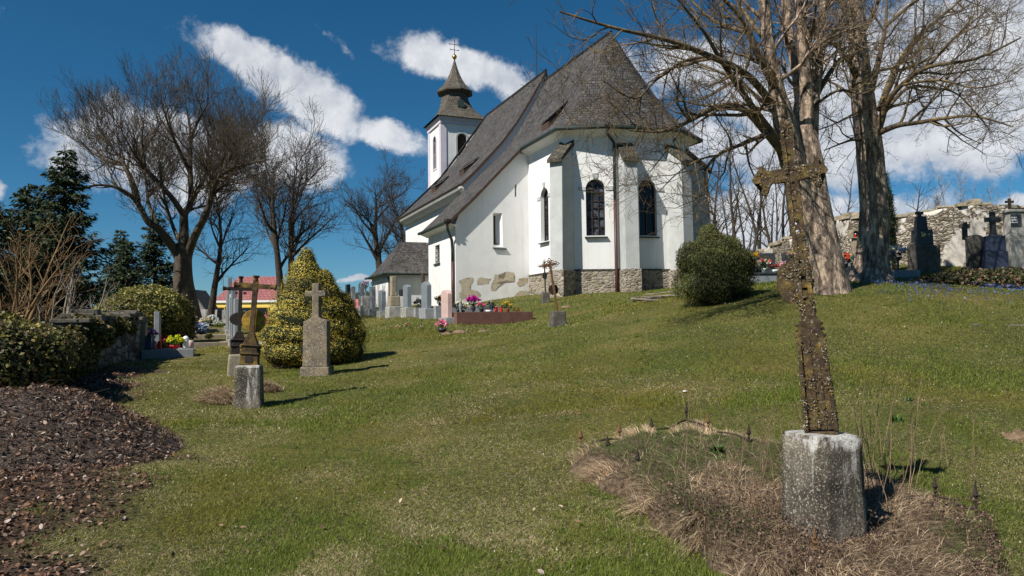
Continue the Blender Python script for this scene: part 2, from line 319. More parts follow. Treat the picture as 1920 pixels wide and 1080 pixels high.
def rubble(name, c, mortar, scale, patch=None, mw=.06):
    m, n, l, b = newmat(name, .95); tc = n.new('ShaderNodeTexCoord'); O = tc.outputs['Object']
    wn = noise(n, l, O, 3, 3); mp = n.new('ShaderNodeMapping'); mp.inputs['Scale'].default_value = (1, 1, 2.1)
    ad = n.new('ShaderNodeMixRGB'); ad.blend_type = 'ADD'; ad.inputs[0].default_value = .18; l.new(O, ad.inputs[1]); l.new(wn.outputs['Color'], ad.inputs[2]); l.new(ad.outputs[0], mp.inputs['Vector'])
    v = n.new('ShaderNodeTexVoronoi'); v.inputs['Scale'].default_value = scale; l.new(mp.outputs[0], v.inputs['Vector'])
    e = n.new('ShaderNodeTexVoronoi'); e.feature = 'DISTANCE_TO_EDGE'; e.inputs['Scale'].default_value = scale; l.new(mp.outputs[0], e.inputs['Vector'])
    sp = n.new('ShaderNodeSeparateColor'); l.new(v.outputs['Color'], sp.inputs[0]); r = ramp(n, c); l.new(sp.outputs[0], r.inputs[0])
    fn = noise(n, l, O, 22, 5); fr = ramp(n, [(.3, (.6, .6, .6)), (.7, (1.25, 1.25, 1.25))]); l.new(fn.outputs['Fac'], fr.inputs[0])
    mu = n.new('ShaderNodeMixRGB'); mu.blend_type = 'MULTIPLY'; mu.inputs[0].default_value = 1; l.new(r.outputs[0], mu.inputs[1]); l.new(fr.outputs[0], mu.inputs[2])
    er = ramp(n, [(mw*.5, (1, 1, 1)), (mw*1.6, (0, 0, 0))]); l.new(e.outputs['Distance'], er.inputs[0])
    x = n.new('ShaderNodeMixRGB'); l.new(er.outputs[0], x.inputs[0]); l.new(mu.outputs[0], x.inputs[1]); x.inputs[2].default_value = (*mortar, 1); c_ = x.outputs[0]
    h = n.new('ShaderNodeMath'); h.operation = 'MINIMUM'; l.new(e.outputs['Distance'], h.inputs[0]); h.inputs[1].default_value = .22; hh = h.outputs[0]
    if patch:
        pn = noise(n, l, O, patch[0], 9, .66); pr = ramp(n, [(patch[1], (0, 0, 0)), (patch[1]+.018, (1, 1, 1))]); l.new(pn.outputs['Fac'], pr.inputs[0])
        pc = noise(n, l, O, 3, 6, .7); pcr = ramp(n, patch[2]); l.new(pc.outputs['Fac'], pcr.inputs[0])
        y = n.new('ShaderNodeMixRGB'); l.new(pr.outputs[0], y.inputs[0]); l.new(c_, y.inputs[1]); l.new(pcr.outputs[0], y.inputs[2]); c_ = y.outputs[0]
        z = n.new('ShaderNodeMath'); z.operation = 'MAXIMUM'; l.new(hh, z.inputs[0]); k = n.new('ShaderNodeMath'); k.operation = 'MULTIPLY'; l.new(pr.outputs[0], k.inputs[0]); k.inputs[1].default_value = .26; l.new(k.outputs[0], z.inputs[1]); hh = z.outputs[0]
    l.new(c_, b.inputs['Base Color']); bump(n, l, b, hh, 1.0, .12); return m
stones = [(0, (.10, .085, .07)), (.25, (.20, .165, .12)), (.5, (.30, .25, .18)), (.7, (.24, .22, .20)), (1, (.42, .36, .27))]
M['rubble'] = rubble('rubble', stones, (.36, .31, .24), 4.8, None, .05)
M['wall_stone'] = rubble('wall_stone', [(0, (.10, .085, .065)), (.3, (.24, .20, .15)), (.6, (.36, .31, .24)), (1, (.48, .42, .34))], (.055, .045, .035), 6.0, (.75, .505, [(.3, (.26, .23, .19)), (.5, (.48, .44, .385)), (.72, (.62, .58, .53))]), .05)
M['wall_old'] = rubble('wall_old', [(0, (.05, .05, .05)), (.4, (.13, .13, .12)), (1, (.26, .25, .23))], (.03, .028, .022), 3.4, None, .06)
def bark(name, a, b_, c, sc=5, st=(1, 1, .35)):
    return mottled(name, [(.38, a), (.46, b_), (.51, b_), (.55, c)], sc, .95, 1.0, .08, st, 9, fine=(26, .60, .72, tuple(x*.5 for x in a)))
M['bark_maple'] = bark('bark_maple', (.08, .058, .042), (.20, .15, .115), (.48, .36, .26), 9, (1, 1, .34))
M['bark_branch'] = mottled('bark_branch', [(.3, (.05, .038, .026)), (.5, (.10, .075, .05)), (.6, (.17, .12, .05)), (.72, (.34, .21, .035))], 5, .95, .5, .02)
M['bark_ash'] = mottled('bark_ash', [(.3, (.04, .032, .024)), (.55, (.08, .062, .042)), (.72, (.13, .095, .04)), (.85, (.24, .16, .03))], 3, .95, .6, .03)
M['bark_dark'] = mottled('bark_dark', [(.3, (.028, .022, .018)), (.7, (.07, .056, .045))], 6, .95, .5, .02)
M['bark_pale'] = mottled('bark_pale', [(.3, (.13, .11, .09)), (.7, (.27, .23, .18))], 6, .95, .4, .02)
M['bark_gold'] = mottled('bark_gold', [(.3, (.12, .075, .035)), (.7, (.24, .15, .07))], 6, .95, .4, .02)
M['bark_birch'] = mottled('bark_birch', [(.35, (.10, .085, .08)), (.6, (.30, .27, .26))], 3, .9, .3, .01)
# ------------------------------------------------------------------ terrain
GP = [(960,1080,4.4),(100,1080,4.6),(1850,1080,4.5),(1545,1012,5.0),(1900,900,6.2),(1900,650,11.5),(1900,540,17),(1632,527,18.5),(1545,545,15.5),(1340,568,17),
      (1215,563,19.5),(1158,548,29),(1275,540,29),(1330,535,30),(1000,556,30.5),(848,577,31),(1045,612,20),(960,612,22),(960,743,10),(960,640,16.5),(840,605,22.5),
      (750,592,30),(660,590,37),(595,700,13),(465,765,10.5),(520,690,14.5),(660,672,15.5),(720,620,20),(305,672,17),(400,640,22),(430,607,34),(200,680,14),
      (180,760,9.7),(300,850,7.5),(60,800,8.5),(0,900,6),(1560,497,27),(1880,502,23.8),(1440,527,24),(1480,515,32),(1420,505,42),(720,572,45)]
pts = [P(*g) for g in GP]; pts = [(p.x, p.y, p.z) for p in pts]
pts += [(0,0,-.1),(-6,0,.1),(7,0,0),(0,-8,-.6),(-15,2,.9),(16,3,.5),(-18,12,1.1),(20,14,2.4),(-16,25,1.2),(-25,40,1.0),(-12,55,1.2),(5,60,2.6),(25,60,4.0),(30,30,3.8),(24,22,3.2)]
TPS_A = np.array(pts); TPS_N = len(TPS_A)
def tps_k(d): return np.where(d > 1e-9, d*d*np.log(np.maximum(d, 1e-9)), 0)
K_ = tps_k(np.linalg.norm(TPS_A[:, None, :2]-TPS_A[None, :, :2], axis=2))+np.eye(TPS_N)*.6
Q_ = np.hstack([np.ones((TPS_N, 1)), TPS_A[:, :2]])
TPS_S = np.linalg.solve(np.block([[K_, Q_], [Q_.T, np.zeros((3, 3))]]), np.concatenate([TPS_A[:, 2], np.zeros(3)]))
def G(x, y):
    x = np.atleast_1d(np.asarray(x, float)); y = np.atleast_1d(np.asarray(y, float)); xy = np.stack([x, y], -1); z = np.empty(len(x))
    for i in range(0, len(x), 20000):
        s = xy[i:i+20000]; z[i:i+20000] = tps_k(np.linalg.norm(s[:, None]-TPS_A[None, :, :2], axis=2))@TPS_S[:TPS_N]+TPS_S[TPS_N]+s@TPS_S[TPS_N+1:]
    far = np.clip((np.hypot(x, y-20)-42)/30, 0, 1); far = far*far*(3-2*far)
    base = np.where(x > 6, 3.0, 1.1)+np.clip(x, -20, 40)*.02
    return z*(1-far)+base*far+(fbm(x, y, 3, .45, 3)-.5)*.10*(1-far)
def g1(x, y): return float(G(x, y)[0])
def gp(px, d, py=600):
    """point of the ground at distance d under image column px"""
    for _ in range(3):
        p = P(px, py, d); z = g1(p.x, p.y); py = 601.3-(px-960)*.0122-(z-CZ)*FPX/d
    return Vector((p.x, p.y, z))
def litter(x, y):
    xb = np.interp(y, [3, 4.6, 6, 7.5, 9.0, 10.2, 12.5], [-2.55, -2.85, -3.3, -3.8, -4.6, -5.6, -6.4])
    return np.clip((xb-x)/.55+.5+(fbm(x, y, 11, 2.2, 3)-.5)*2.4, 0, 1)*(y < 13.5)
def axis(a, b, s, lim, grow=1.28):
    c = list(np.arange(a, b, s)); st = s
    while c[-1] < lim: st *= grow; c.append(c[-1]+st)
    st = s
    while c[0] > -lim: st *= grow; c.insert(0, c[0]-st)
    return np.array(c)
gx = axis(-14, 22, .22, 2500); gy = axis(2, 44, .22, 2500)
X, Y = np.meshgrid(gx, gy); Zg = G(X.ravel(), Y.ravel())
nx, ny = len(gx), len(gy); I = np.arange(nx*ny).reshape(ny, nx)
F = np.stack([I[:-1, :-1], I[:-1, 1:], I[1:, 1:], I[1:, :-1]], -1).reshape(-1, 4)
li_ = litter(X.ravel(), Y.ravel())
dirt = np.clip((vnoise(X.ravel(), Y.ravel(), 5, .8)-.62)*4, 0, 1)*.6
terr = np.clip(1-np.hypot((X.ravel()-9.5)/4.2, (Y.ravel()-25.4)/1.6), 0, 1)*3
m, n, l, b = newmat('lawn', .95); a = n.new('ShaderNodeAttribute'); a.attribute_name = 'Col'; sp = n.new('ShaderNodeSeparateColor'); l.new(a.outputs['Color'], sp.inputs[0])
tcg = n.new('ShaderNodeTexCoord'); O_ = tcg.outputs['Object']
t1 = noise(n, l, O_, .55, 6, .6); r1 = ramp(n, [(.32, (.075, .094, .017)), (.5, (.12, .132, .026)), (.66, (.185, .165, .048))]); l.new(t1.outputs['Fac'], r1.inputs[0])
t2 = noise(n, l, O_, 26, 8, .75); r2 = ramp(n, [(.36, (.24, .22, .20)), (.5, (.70, .68, .62)), (.66, (1.9, 1.6, 1.3))]); l.new(t2.outputs['Fac'], r2.inputs[0])
mu = n.new('ShaderNodeMixRGB'); mu.blend_type = 'MULTIPLY'; mu.inputs[0].default_value = 1; l.new(r1.outputs[0], mu.inputs[1]); l.new(r2.outputs[0], mu.inputs[2])
t3 = noise(n, l, O_, 18, 8, .75); r3 = ramp(n, [(.3, (.018, .012, .009)), (.5, (.065, .042, .028)), (.7, (.15, .10, .07))]); l.new(t3.outputs['Fac'], r3.inputs[0])
x1 = n.new('ShaderNodeMixRGB'); l.new(sp.outputs[0], x1.inputs[0]); l.new(mu.outputs[0], x1.inputs[1]); l.new(r3.outputs[0], x1.inputs[2])
r4 = ramp(n, [(.3, (.10, .07, .045)), (.7, (.24, .17, .11))]); l.new(t3.outputs['Fac'], r4.inputs[0])
x2 = n.new('ShaderNodeMixRGB'); l.new(sp.outputs[1], x2.inputs[0]); l.new(x1.outputs[0], x2.inputs[1]); l.new(r4.outputs[0], x2.inputs[2])
l.new(x2.outputs[0], b.inputs['Base Color']); bump(n, l, b, t2.outputs['Fac'], .9, .06); M['lawn'] = m
tag(build_np('ground', np.stack([X.ravel(), Y.ravel(), Zg], 1), F, m, None, np.stack([li_, np.clip(terr, 0, 1)*.9, dirt], 1), True), kind='structure')

# ------------------------------------------------------------------ the church
U = Vector((-.385, .923, 0)).normalized(); NN = Vector((-U.y, U.x, 0)); E0 = Vector((5.5, 29.4, 0))
def C(t, w, z=0): return E0+U*t+NN*w+Vector((0, 0, z))
church = thing('church', C(6, 0, 1.5), 'white plastered village church with steep grey shingle roofs, polygonal apse and small tower', 'church')
def inset(poly, d):
    out_ = []
    for i in range(1, len(poly)-1):
        p0, p1, p2 = (Vector(q) for q in poly[i-1:i+2]); a1 = (p1-p0).normalized(); a2 = (p2-p1).normalized()
        n1 = Vector((a1.y, -a1.x)); n2 = Vector((a2.y, -a2.x)); h = (n1+n2).normalized(); out_.append(p1+h*(d/h.dot(n1)))
    return out_
eave = [(9.3, 3.33), (1.21, 3.33), (.2, 1.53), (-.25, -1.63), (.79, -3.46), (9.3, -3.46)]
def ring(d):
    r = inset(eave, d); return [Vector((9.3, 3.33-d))]+r+[Vector((9.3, -3.46+d))]
# orientation test: positive inset must shrink the plan
SG = 1 if ring(.4)[2].x > .2 else -1
def ring_in(d):
    r = inset(eave, d*SG); return [Vector((9.3, 3.33-d))]+r+[Vector((9.3, -3.46+d))]
def wallring(d):
    # the corner between the second and third face of the wall stands further along than the corner of the eaves
    r = ring_in(d); r[2] = r[2]+(r[3]-r[2])*.27; return r
wall = wallring(.42); plin = wallring(.35)
def planbody(pl, z0, z1): return MB().prism([C(p.x, p.y, z0) for p in pl], (0, 0, z1-z0))
def arch(w_, z0, z1, seg=10):
    """outline of a round headed opening, (along, height)"""
    r = w_/2; a = [(-r, z0), (r, z0), (r, z1-r)]
    return a+[(r*math.cos(math.pi*k/seg), z1-r+r*math.sin(math.pi*k/seg)) for k in range(1, seg)]+[(-r, z1-r)]
class Face:
    """a vertical wall face through plan points a (left) and b (right) as seen from outside"""
    def __init__(s, a, b, off=0):
        s.a = C(*a); s.b = C(*b); s.h = (s.b-s.a).normalized(); s.n = s.h.cross(Vector((0, 0, 1))); s.len = (s.b-s.a).length; s.a = s.a+s.n*off
    def at(s, x, z, out_=0): return s.a+s.h*x+s.n*out_+Vector((0, 0, z))
    def px(s, px, py):
        r = ray(px, py); O = Vector((0, 0, CZ)); q = O+r*((s.a-O).dot(s.n)/r.dot(s.n)); return ((q-s.a).dot(s.h), q.z)
    def solid(s, pts2, x0, o0, o1): return MB().prism([s.at(x0+x, z, o0) for x, z in pts2], s.n*(o1-o0))
def carve(o, cutters):
    cm = MB()
    for c in cutters: cm.add(c.v, c.f)
    me = bpy.data.meshes.new('cut'); me.from_pydata([Vector(v)-wloc(o) for v in cm.v], [], cm.f); co = bpy.data.objects.new('cut', me); COL.objects.link(co); co.location = wloc(o)
    md = o.modifiers.new('b', 'BOOLEAN'); md.operation = 'DIFFERENCE'; md.object = co; md.solver = 'EXACT'
    bpy.context.view_layer.update(); dg = bpy.context.evaluated_depsgraph_get()
    nm = bpy.data.meshes.new_from_object(o.evaluated_get(dg)); old = o.data; o.modifiers.clear(); o.data = nm; nm.name = o.name
    bpy.data.objects.remove(co); bpy.data.meshes.remove(me); bpy.data.meshes.remove(old)
# faces of the apse (left end first)
fN = Face(wall[0][:2], wall[1][:2]); fNE = Face(wall[1][:2], wall[2][:2]); fE = Face(wall[2][:2], wall[3][:2]); fSE = Face(wall[3][:2], wall[4][:2])
chancel = planbody(wall, 0, 9.40).build('chancel_wall', M['plaster'], church)
cut = []; wins = []
for f, px in ((fN, 1021), (fNE, 1117), (fE, 1215)):
    x0, _ = f.px(px, 400); wd = .80; z0, z1 = 5.02, 7.38
    cut.append(f.solid(arch(wd, z0, z1), x0, -.26, .2)); wins.append((f, x0, wd, z0, z1))
carve(chancel, cut)
# stained glass
m, n, l, b = newmat('leaded_glass', .18); tcw = n.new('ShaderNodeTexCoord'); vo = n.new('ShaderNodeTexVoronoi'); vo.inputs['Scale'].default_value = 6; l.new(tcw.outputs['Object'], vo.inputs['Vector'])
sp = n.new('ShaderNodeSeparateColor'); l.new(vo.outputs['Color'], sp.inputs[0]); r = ramp(n, [(0, (.012, .016, .022)), (.45, (.03, .04, .055)), (.7, (.05, .035, .03)), (1, (.09, .11, .14))]); l.new(sp.outputs[0], r.inputs[0])
l.new(r.outputs[0], b.inputs['Base Color']); M['leaded'] = m
for k, (f, x0, wd, z0, z1) in enumerate(wins):
    mb = MB(); o_ = .045 if k < 2 else .06
    rim = arch(wd, z0, z1, 14); inn = arch(wd-2*o_, z0+o_, z1-o_, 14)
    nr = len(rim)
    for a_, b_ in ((-.23, 0),):
        v0 = [f.at(x0+x, z, -.17) for x, z in rim]; v1 = [f.at(x0+x, z, -.17) for x, z in inn]; v2 = [p-f.n*.05 for p in v1]
        mb.add(v0+v1+v2, [(i, (i+1) % nr, nr+(i+1) % nr, nr+i) for i in range(nr)]+[(nr+i, nr+(i+1) % nr, 2*nr+(i+1) % nr, 2*nr+i) for i in range(nr)])
    bars_v = (0,) if k == 2 else (-.13, .13)
    for bx in bars_v: mb.prism([f.at(x0+bx-.018, z0+.04, -.21), f.at(x0+bx+.018, z0+.04, -.21), f.at(x0+bx+.018, z1-.06, -.21), f.at(x0+bx-.018, z1-.06, -.21)], f.n*.035)
    for q in ((.62,) if k == 2 else (.16, .33, .5, .62, .78)):
        zz = z0+q*(z1-z0); mb.prism([f.at(x0-wd/2+.03, zz-.016, -.205), f.at(x0+wd/2-.03, zz-.016, -.205), f.at(x0+wd/2-.03, zz+.016, -.205), f.at(x0-wd/2+.03, zz+.016, -.205)], f.n*.025)
    fr = mb.build('window', M['wood_dark'] if k == 2 else M['black_iron'], church)
    if k == 2: tag(fr, 'arched window with brown wooden frame')
    f.solid(arch(wd-.02, z0+.01, z1-.01), x0, -.25, -.225).build('pane', M['glass_dark'] if k == 2 else M['leaded'], fr)
    MB().prism([f.at(x0-wd/2-.07, z0, -.2), f.at(x0-wd/2-.07, z0-.06, .12), f.at(x0-wd/2-.07, z0-.10, .12), f.at(x0-wd/2-.07, z0-.10, -.2)], f.h*(wd+.14)).build('sill', M['iron_green'], fr)
    MB().prism([f.at(x0-.09, z1+.02, .002), f.at(x0+.09, z1+.02, .002), f.at(x0+.125, z1+.24, .002), f.at(x0-.125, z1+.24, .002)], f.n*.03).build('keystone', M['plaster_grey'], fr)
    for s in (-1, 1): MB().prism([f.at(x0+s*(wd/2+.01), z1-wd/2-.075, .002), f.at(x0+s*(wd/2+.32), z1-wd/2-.075, .002), f.at(x0+s*(wd/2+.32), z1-wd/2+.075, .002), f.at(x0+s*(wd/2+.01), z1-wd/2+.075, .002)], f.n*.03).build('impost_block', M['plaster_grey'], fr)
# rubble plinth under the chancel, from the sacristy round to the far side
pl2 = [Vector((5.1, plin[0].y))]+plin[1:5]+[Vector((9.2, plin[5].y))]
planbody(pl2, .5, 3.56).build('plinth', M['rubble'], church)
pl3 = wallring(.33); planbody([Vector((5.1, pl3[0].y))]+pl3[1:5]+[Vector((9.2, pl3[5].y))], 3.56, 3.63).build('plinth_top', M['cap_moss'], church)
# buttresses at the corners of the apse
for k in range(1, 5):
    p = wall[k]; a_ = (wall[k]-wall[k-1]).normalized(); b_ = (wall[k+1]-wall[k]).normalized()
    c0 = C(p.x, p.y); h1 = (C(*wall[k])-C(*wall[k-1])).normalized(); h2 = (C(*wall[k+1])-C(*wall[k])).normalized()
    o = ((h1-h2)).normalized(); s = Vector((-o.y, o.x, 0)); hw = .29; dp = .82
    side = [(-.5, 3.5), (dp, 3.5), (dp-.08, 8.02), (-.5, 8.95)]
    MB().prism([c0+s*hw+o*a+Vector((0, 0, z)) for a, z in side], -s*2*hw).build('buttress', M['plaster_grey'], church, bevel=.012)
    MB().prism([c0+s*(hw+.06)+o*a+Vector((0, 0, z)) for a, z in [(-.5, .5), (dp+.08, .5), (dp+.05, 3.58), (-.5, 3.58)]], -s*2*(hw+.06)).build('buttress_base', M['rubble'], church, bevel=.02)
    MB().prism([c0+s*(hw+.05)+o*a+Vector((0, 0, z)) for a, z in [(-.3, 8.83), (dp+.07, 7.93), (dp+.07, 8.09), (.0, 8.86), (-.3, 9.12)]], -s*2*(hw+.05)).build('buttress_cap', M['cap_moss'], church, bevel=.015)
# roof profiles: height over the distance from the ridge
def zc(w): return float(np.interp(w, [0, .87, 1.74, 2.42, 2.9, 3.33, 4.5, 5.6, 6.83], [14.38, 12.75, 11.30, 10.32, 9.85, 9.50, 8.30, 7.15, 5.98]))
def zn(w): return float(np.interp(w, [0, .88, 1.75, 2.6, 3.26, 4.1, 4.84], [14.88, 13.33, 11.94, 10.83, 10.1, 9.2, 8.50]))
S = [0, .18, .36, .53, .69, .8, .86, .93, 1]
top_t = 2.4
rf = MB()
def facet(mb, ta, tb, ea, eb, zf, wm, nseg=1):
    rows = []
    for s in S:
        rows.append([C(ta[0]+(ea[0]-ta[0])*s, ta[1]+(ea[1]-ta[1])*s, zf(s*wm)), C(tb[0]+(eb[0]-tb[0])*s, tb[1]+(eb[1]-tb[1])*s, zf(s*wm))])
    mb.grid([r[::-1] for r in rows])
facet(rf, (9.3, 0), (top_t, 0), (9.3, 3.33), (1.21, 3.33), zc, 3.33)
facet(rf, (top_t, 0), (top_t, 0), (1.21, 3.33), (.2, 1.53), zc, 3.33)
facet(rf, (top_t, 0), (top_t, 0), (.2, 1.53), (-.25, -1.63), zc, 3.33)
facet(rf, (top_t, 0), (top_t, 0), (-.25, -1.63), (.79, -3.46), zc, 3.33)
facet(rf, (top_t, 0), (9.3, 0), (.79, -3.46), (9.3, -3.46), zc, 3.33)
ws = [3.33, 3.9, 4.5, 4.9, 5.3, 5.7, 6.3, 6.83]
rf.grid([[C(4.95, w_, zc(w_)), C(9.3, w_, zc(w_))] for w_ in ws[:4]])
rf.grid([[C(4.95, w_, zc(w_)), C(9.72, w_, zc(w_))] for w_ in ws[3:]])
rfo = rf.build('chancel_roof', M['shingle'], church, uv=True)
m_ = rfo.modifiers.new('thick', 'SOLIDIFY'); m_.thickness = .10; m_.offset = -1
# ridge and hip capping boards
def cap(mb, pts_, r=.07): mb.tube(pts_, r, 6)
cp = MB(); cap(cp, [C(9.3, 0, 14.40), C(top_t, 0, 14.40)])
cp.build('ridge_cap', M['shingle'], church)
# gutters and soffits of the chancel
gt = MB(); g_ = [C(4.9, 3.38, 9.40), C(1.2, 3.38, 9.40), C(.17, 1.56, 9.40), C(-.30, -1.66, 9.40), C(.78, -3.52, 9.40), C(6, -3.52, 9.40)]
gt.tube(g_, .085, 8); gt.build('gutter', M['iron_green'], church)
sf = MB(); ev = [Vector(e) for e in eave]; e2 = ring_in(.05)
for i in range(5):
    sf.add([C(e2[i].x, e2[i].y, 9.36), C(e2[i+1].x, e2[i+1].y, 9.36), C(wall[i+1].x, wall[i+1].y, 9.15), C(wall[i].x, wall[i].y, 9.15)], [(0, 1, 2, 3)])
    sf.add([C(e2[i].x, e2[i].y, 9.36), C(e2[i+1].x, e2[i+1].y, 9.36), C(e2[i+1].x, e2[i+1].y, 9.43), C(e2[i].x, e2[i].y, 9.43)], [(0, 1, 2, 3)])
sf.build('soffit', M['plaster_soffit'], church)
# sacristy: its cat-slide roof is the tail of the chancel roof
sec = [(2.2, 0), (6.48, 0), (6.48, 5.82), (6.3, zc(6.3)-.16), (5.7, zc(5.7)-.16), (4.5, zc(4.5)-.16), (3.4, zc(3.4)-.16), (2.2, 9.2)]
sac = MB().prism([C(5.17, w_, z) for w_, z in sec], U*4.3).build('sacristy_wall', M['plaster'], church)
fSe = Face((5.17, 6.48), (5.17, 2.5)); fSn = Face((9.47, 6.48), (5.17, 6.48))
def rect(f, p1, p2): a = f.px(*p1); b_ = f.px(*p2); return (min(a[0], b_[0]), max(a[0], b_[0]), min(a[1], b_[1]), max(a[1], b_[1]))
xa, xb, za, zb = rect(fSe, (925, 398), (945, 466))
niche = MB(); q = [fSe.at(xa-.02, za, .2), fSe.at(xb+.08, za-.02, .2), fSe.at(xb+.05, zb+.03, .2), fSe.at(xa-.02, zb+.03, .2)]; q2 = [fSe.at(xa+.0, za+.28, -.38), fSe.at(xa+.20, za+.28, -.38), fSe.at(xa+.20, zb-.12, -.38), fSe.at(xa+.0, zb-.12, -.38)]
niche.add(q+q2, [(0,1,2,3),(7,6,5,4),(0,4,5,1),(1,5,6,2),(2,6,7,3),(3,7,4,0)])
sa_, sb_, sc_, sd_ = rect(fSe, (965, 346), (969, 369))
slit = fSe.solid([(sa_, sc_), (sb_, sc_), (sb_, sd_), (sa_, sd_)], 0, -.3, .2)
na, nb, nc, nd = rect(fSn, (815.5, 461), (824.5, 493))
nw = fSn.solid([(na, nc), (nb, nc), (nb, nd), (na, nd)], 0, -.22, .2)
carve(sac, [niche, slit, nw])
wn = MB().prism([fSe.at(xa+.0, za+.28, -.36), fSe.at(xa+.21, za+.28, -.36), fSe.at(xa+.21, zb-.12, -.36), fSe.at(xa+.0, zb-.12, -.36)], fSe.n*.03).build('window', M['wood_dark'], church); tag(wn, 'narrow window deep in a splayed niche')
MB().prism([fSe.at(xa-.05, za-.04, .08), fSe.at(xb+.12, za-.06, .08), fSe.at(xb+.08, za+.02, .0), fSe.at(xa+.22, za+.27, -.36), fSe.at(xa, za+.27, -.36), fSe.at(xa-.05, za+.02, 0)], (0, 0, .025)).build('sill', M['iron_green'], wn)
ws_ = fSn.solid([(na-.02, nc), (nb+.02, nc), (nb+.02, nd), (na-.02, nd)], 0, -.21, -.17).build('window', M['glass_dark'], church); tag(ws_, 'small barred window')
br = MB()
for k in range(4):
    z = nc+(k+.6)*(nd-nc)/4.2; br.tube([fSn.at(na, z, -.06), fSn.at(nb, z, -.06)], .018, 6)
br.tube([fSn.at((na+nb)/2, nc, -.07), fSn.at((na+nb)/2, nd, -.07)], .014, 6); br.build('window_bars', M['black_iron'], ws_)
fSn.solid([(na-.1, nc-.07), (nb+.1, nc-.07), (nb+.1, nc), (na-.1, nc)], 0, -.1, .06).build('sill', M['iron_green'], ws_)
fSe.solid([(sa_, sc_), (sb_, sc_), (sb_, sd_), (sa_, sd_)], 0, -.29, -.26).build('slit_window', M['glass_dark'], church)
da, db, dc, dd_ = rect(fSn, (791, 513), (795, 568)); fSn.solid([(da, 1.5), (db, 1.5), (db, dd_), (da, dd_)], 0, -.06, .03).build('side_door', M['wood_dark'], church)
sg = MB().tube([C(4.90, 6.90, 5.92), C(9.72, 6.90, 5.92)], .075, 8); sg.build('gutter', M['iron_green'], church)
MB().add([C(4.96, 6.82, 5.88), C(9.68, 6.82, 5.88), C(9.68, 6.46, 5.74), C(4.96, 6.46, 5.74)], [(0, 1, 2, 3)]).build('soffit', M['plaster_soffit'], church, solid=.02)
vb = MB()
for a_, b_ in zip(ws[:-1], ws[1:]): vb.prism([C(4.93, a_, zc(a_)-.17), C(4.93, b_, zc(b_)-.17), C(4.93, b_, zc(b_)-.005), C(4.93, a_, zc(a_)-.005)], U*.03)
vb.build('verge_board', M['wood_dark'], church)
wb = MB(); wb.prism([C(9.52, 6.45, zc(6.45)-.12), C(9.52, 6.45, 3.6), C(9.52, 6.0, 3.6), C(9.52, 5.2, 7.4)], U*.05); wb.build('side_boarding', M['wood_dark'], church)
def drain(name, pts_, r, split, par):
    k = MB().tube(pts_[:split+1], r, 8).build(name, M['iron_green'], par, smooth=True); MB().tube(pts_[split:], r*1.04, 8).build('lower_pipe', M['pipe_brown'], k, smooth=True); return k
def hopper(p): MB().lathe([(.05, -.22), (.07, -.12), (.15, 0), (.15, .10)], p, 8).build('hopper', M['black_iron'], church)
dq = C(.2, 1.53); ow = (C(.2, 1.53)-C(.5, 1.2)).normalized()
fx, _ = fNE.px(1151, 300)
hopper(C(.16, 1.60, 9.42))
drain('downspout', [C(.16, 1.60, 9.40), C(.2, 1.60, 9.12), fNE.at(fx, 8.85, .12), fNE.at(fx, 8.5, .11), fNE.at(fx, 6.45, .11), fNE.at(fx, 3.7, .15), fNE.at(fx, 2.2, .16)], .065, 4, church)
fy, _ = fSn.px(848, 500)
hopper(C(4.98, 6.92, 5.92))
drain('downspout', [C(4.98, 6.92, 5.88), C(5.0, 6.90, 5.6), fSn.at(fSn.len-.16, 5.15, .12), fSn.at(fSn.len-.14, 4.7, .10), fSn.at(fSn.len-.14, 4.2, .10), fSn.at(fSn.len-.14, 1.6, .10)], .065, 4, church)
# plaster fallen off near the foot of the sacristy wall
rr = random.Random(4)
def flake(px_pts):
    pl_ = []
    q = [fSe.px(*p) for p in px_pts]
    for i in range(len(q)):
        a_, b_ = q[i], q[(i+1) % len(q)]
        for k in range(9):
            s = k/9; j = .045; pl_.append((a_[0]+(b_[0]-a_[0])*s+rr.uniform(-j, j), a_[1]+(b_[1]-a_[1])*s+rr.uniform(-j, j)))
    bm = bmesh.new(); vs = [bm.verts.new(fSe.at(x, z, .004)) for x, z in pl_]; bm.faces.new(vs); r_ = bmesh.ops.triangulate(bm, faces=bm.faces[:]); bm.verts.index_update()
    out_ = MB().add([v.co[:] for v in bm.verts], [tuple(v.index for v in f.verts) for f in bm.faces]); bm.free(); return out_
fl = MB()
for poly in ([(862,524),(888,521),(884,532),(880,541),(890,545),(902,552),(898,557),(880,557),(865,561),(860,556),(864,545)], [(897,521),(920,522),(917,530),(902,535),(894,532)],
             [(926,516),(937,516),(934,523),(945,524),(946,511),(964,510),(965,530),(951,526),(944,531),(936,533),(932,544),(923,546),(921,538),(926,528)],
             [(972,523),(988,520),(990,529),(977,537),(969,533)], [(962,557),(975,546),(991,547),(991,556),(975,557)]):
    f_ = flake(poly); fl.add(f_.v, f_.f)
fl.build('bare_plaster_patch', M['bare_plaster'], church)
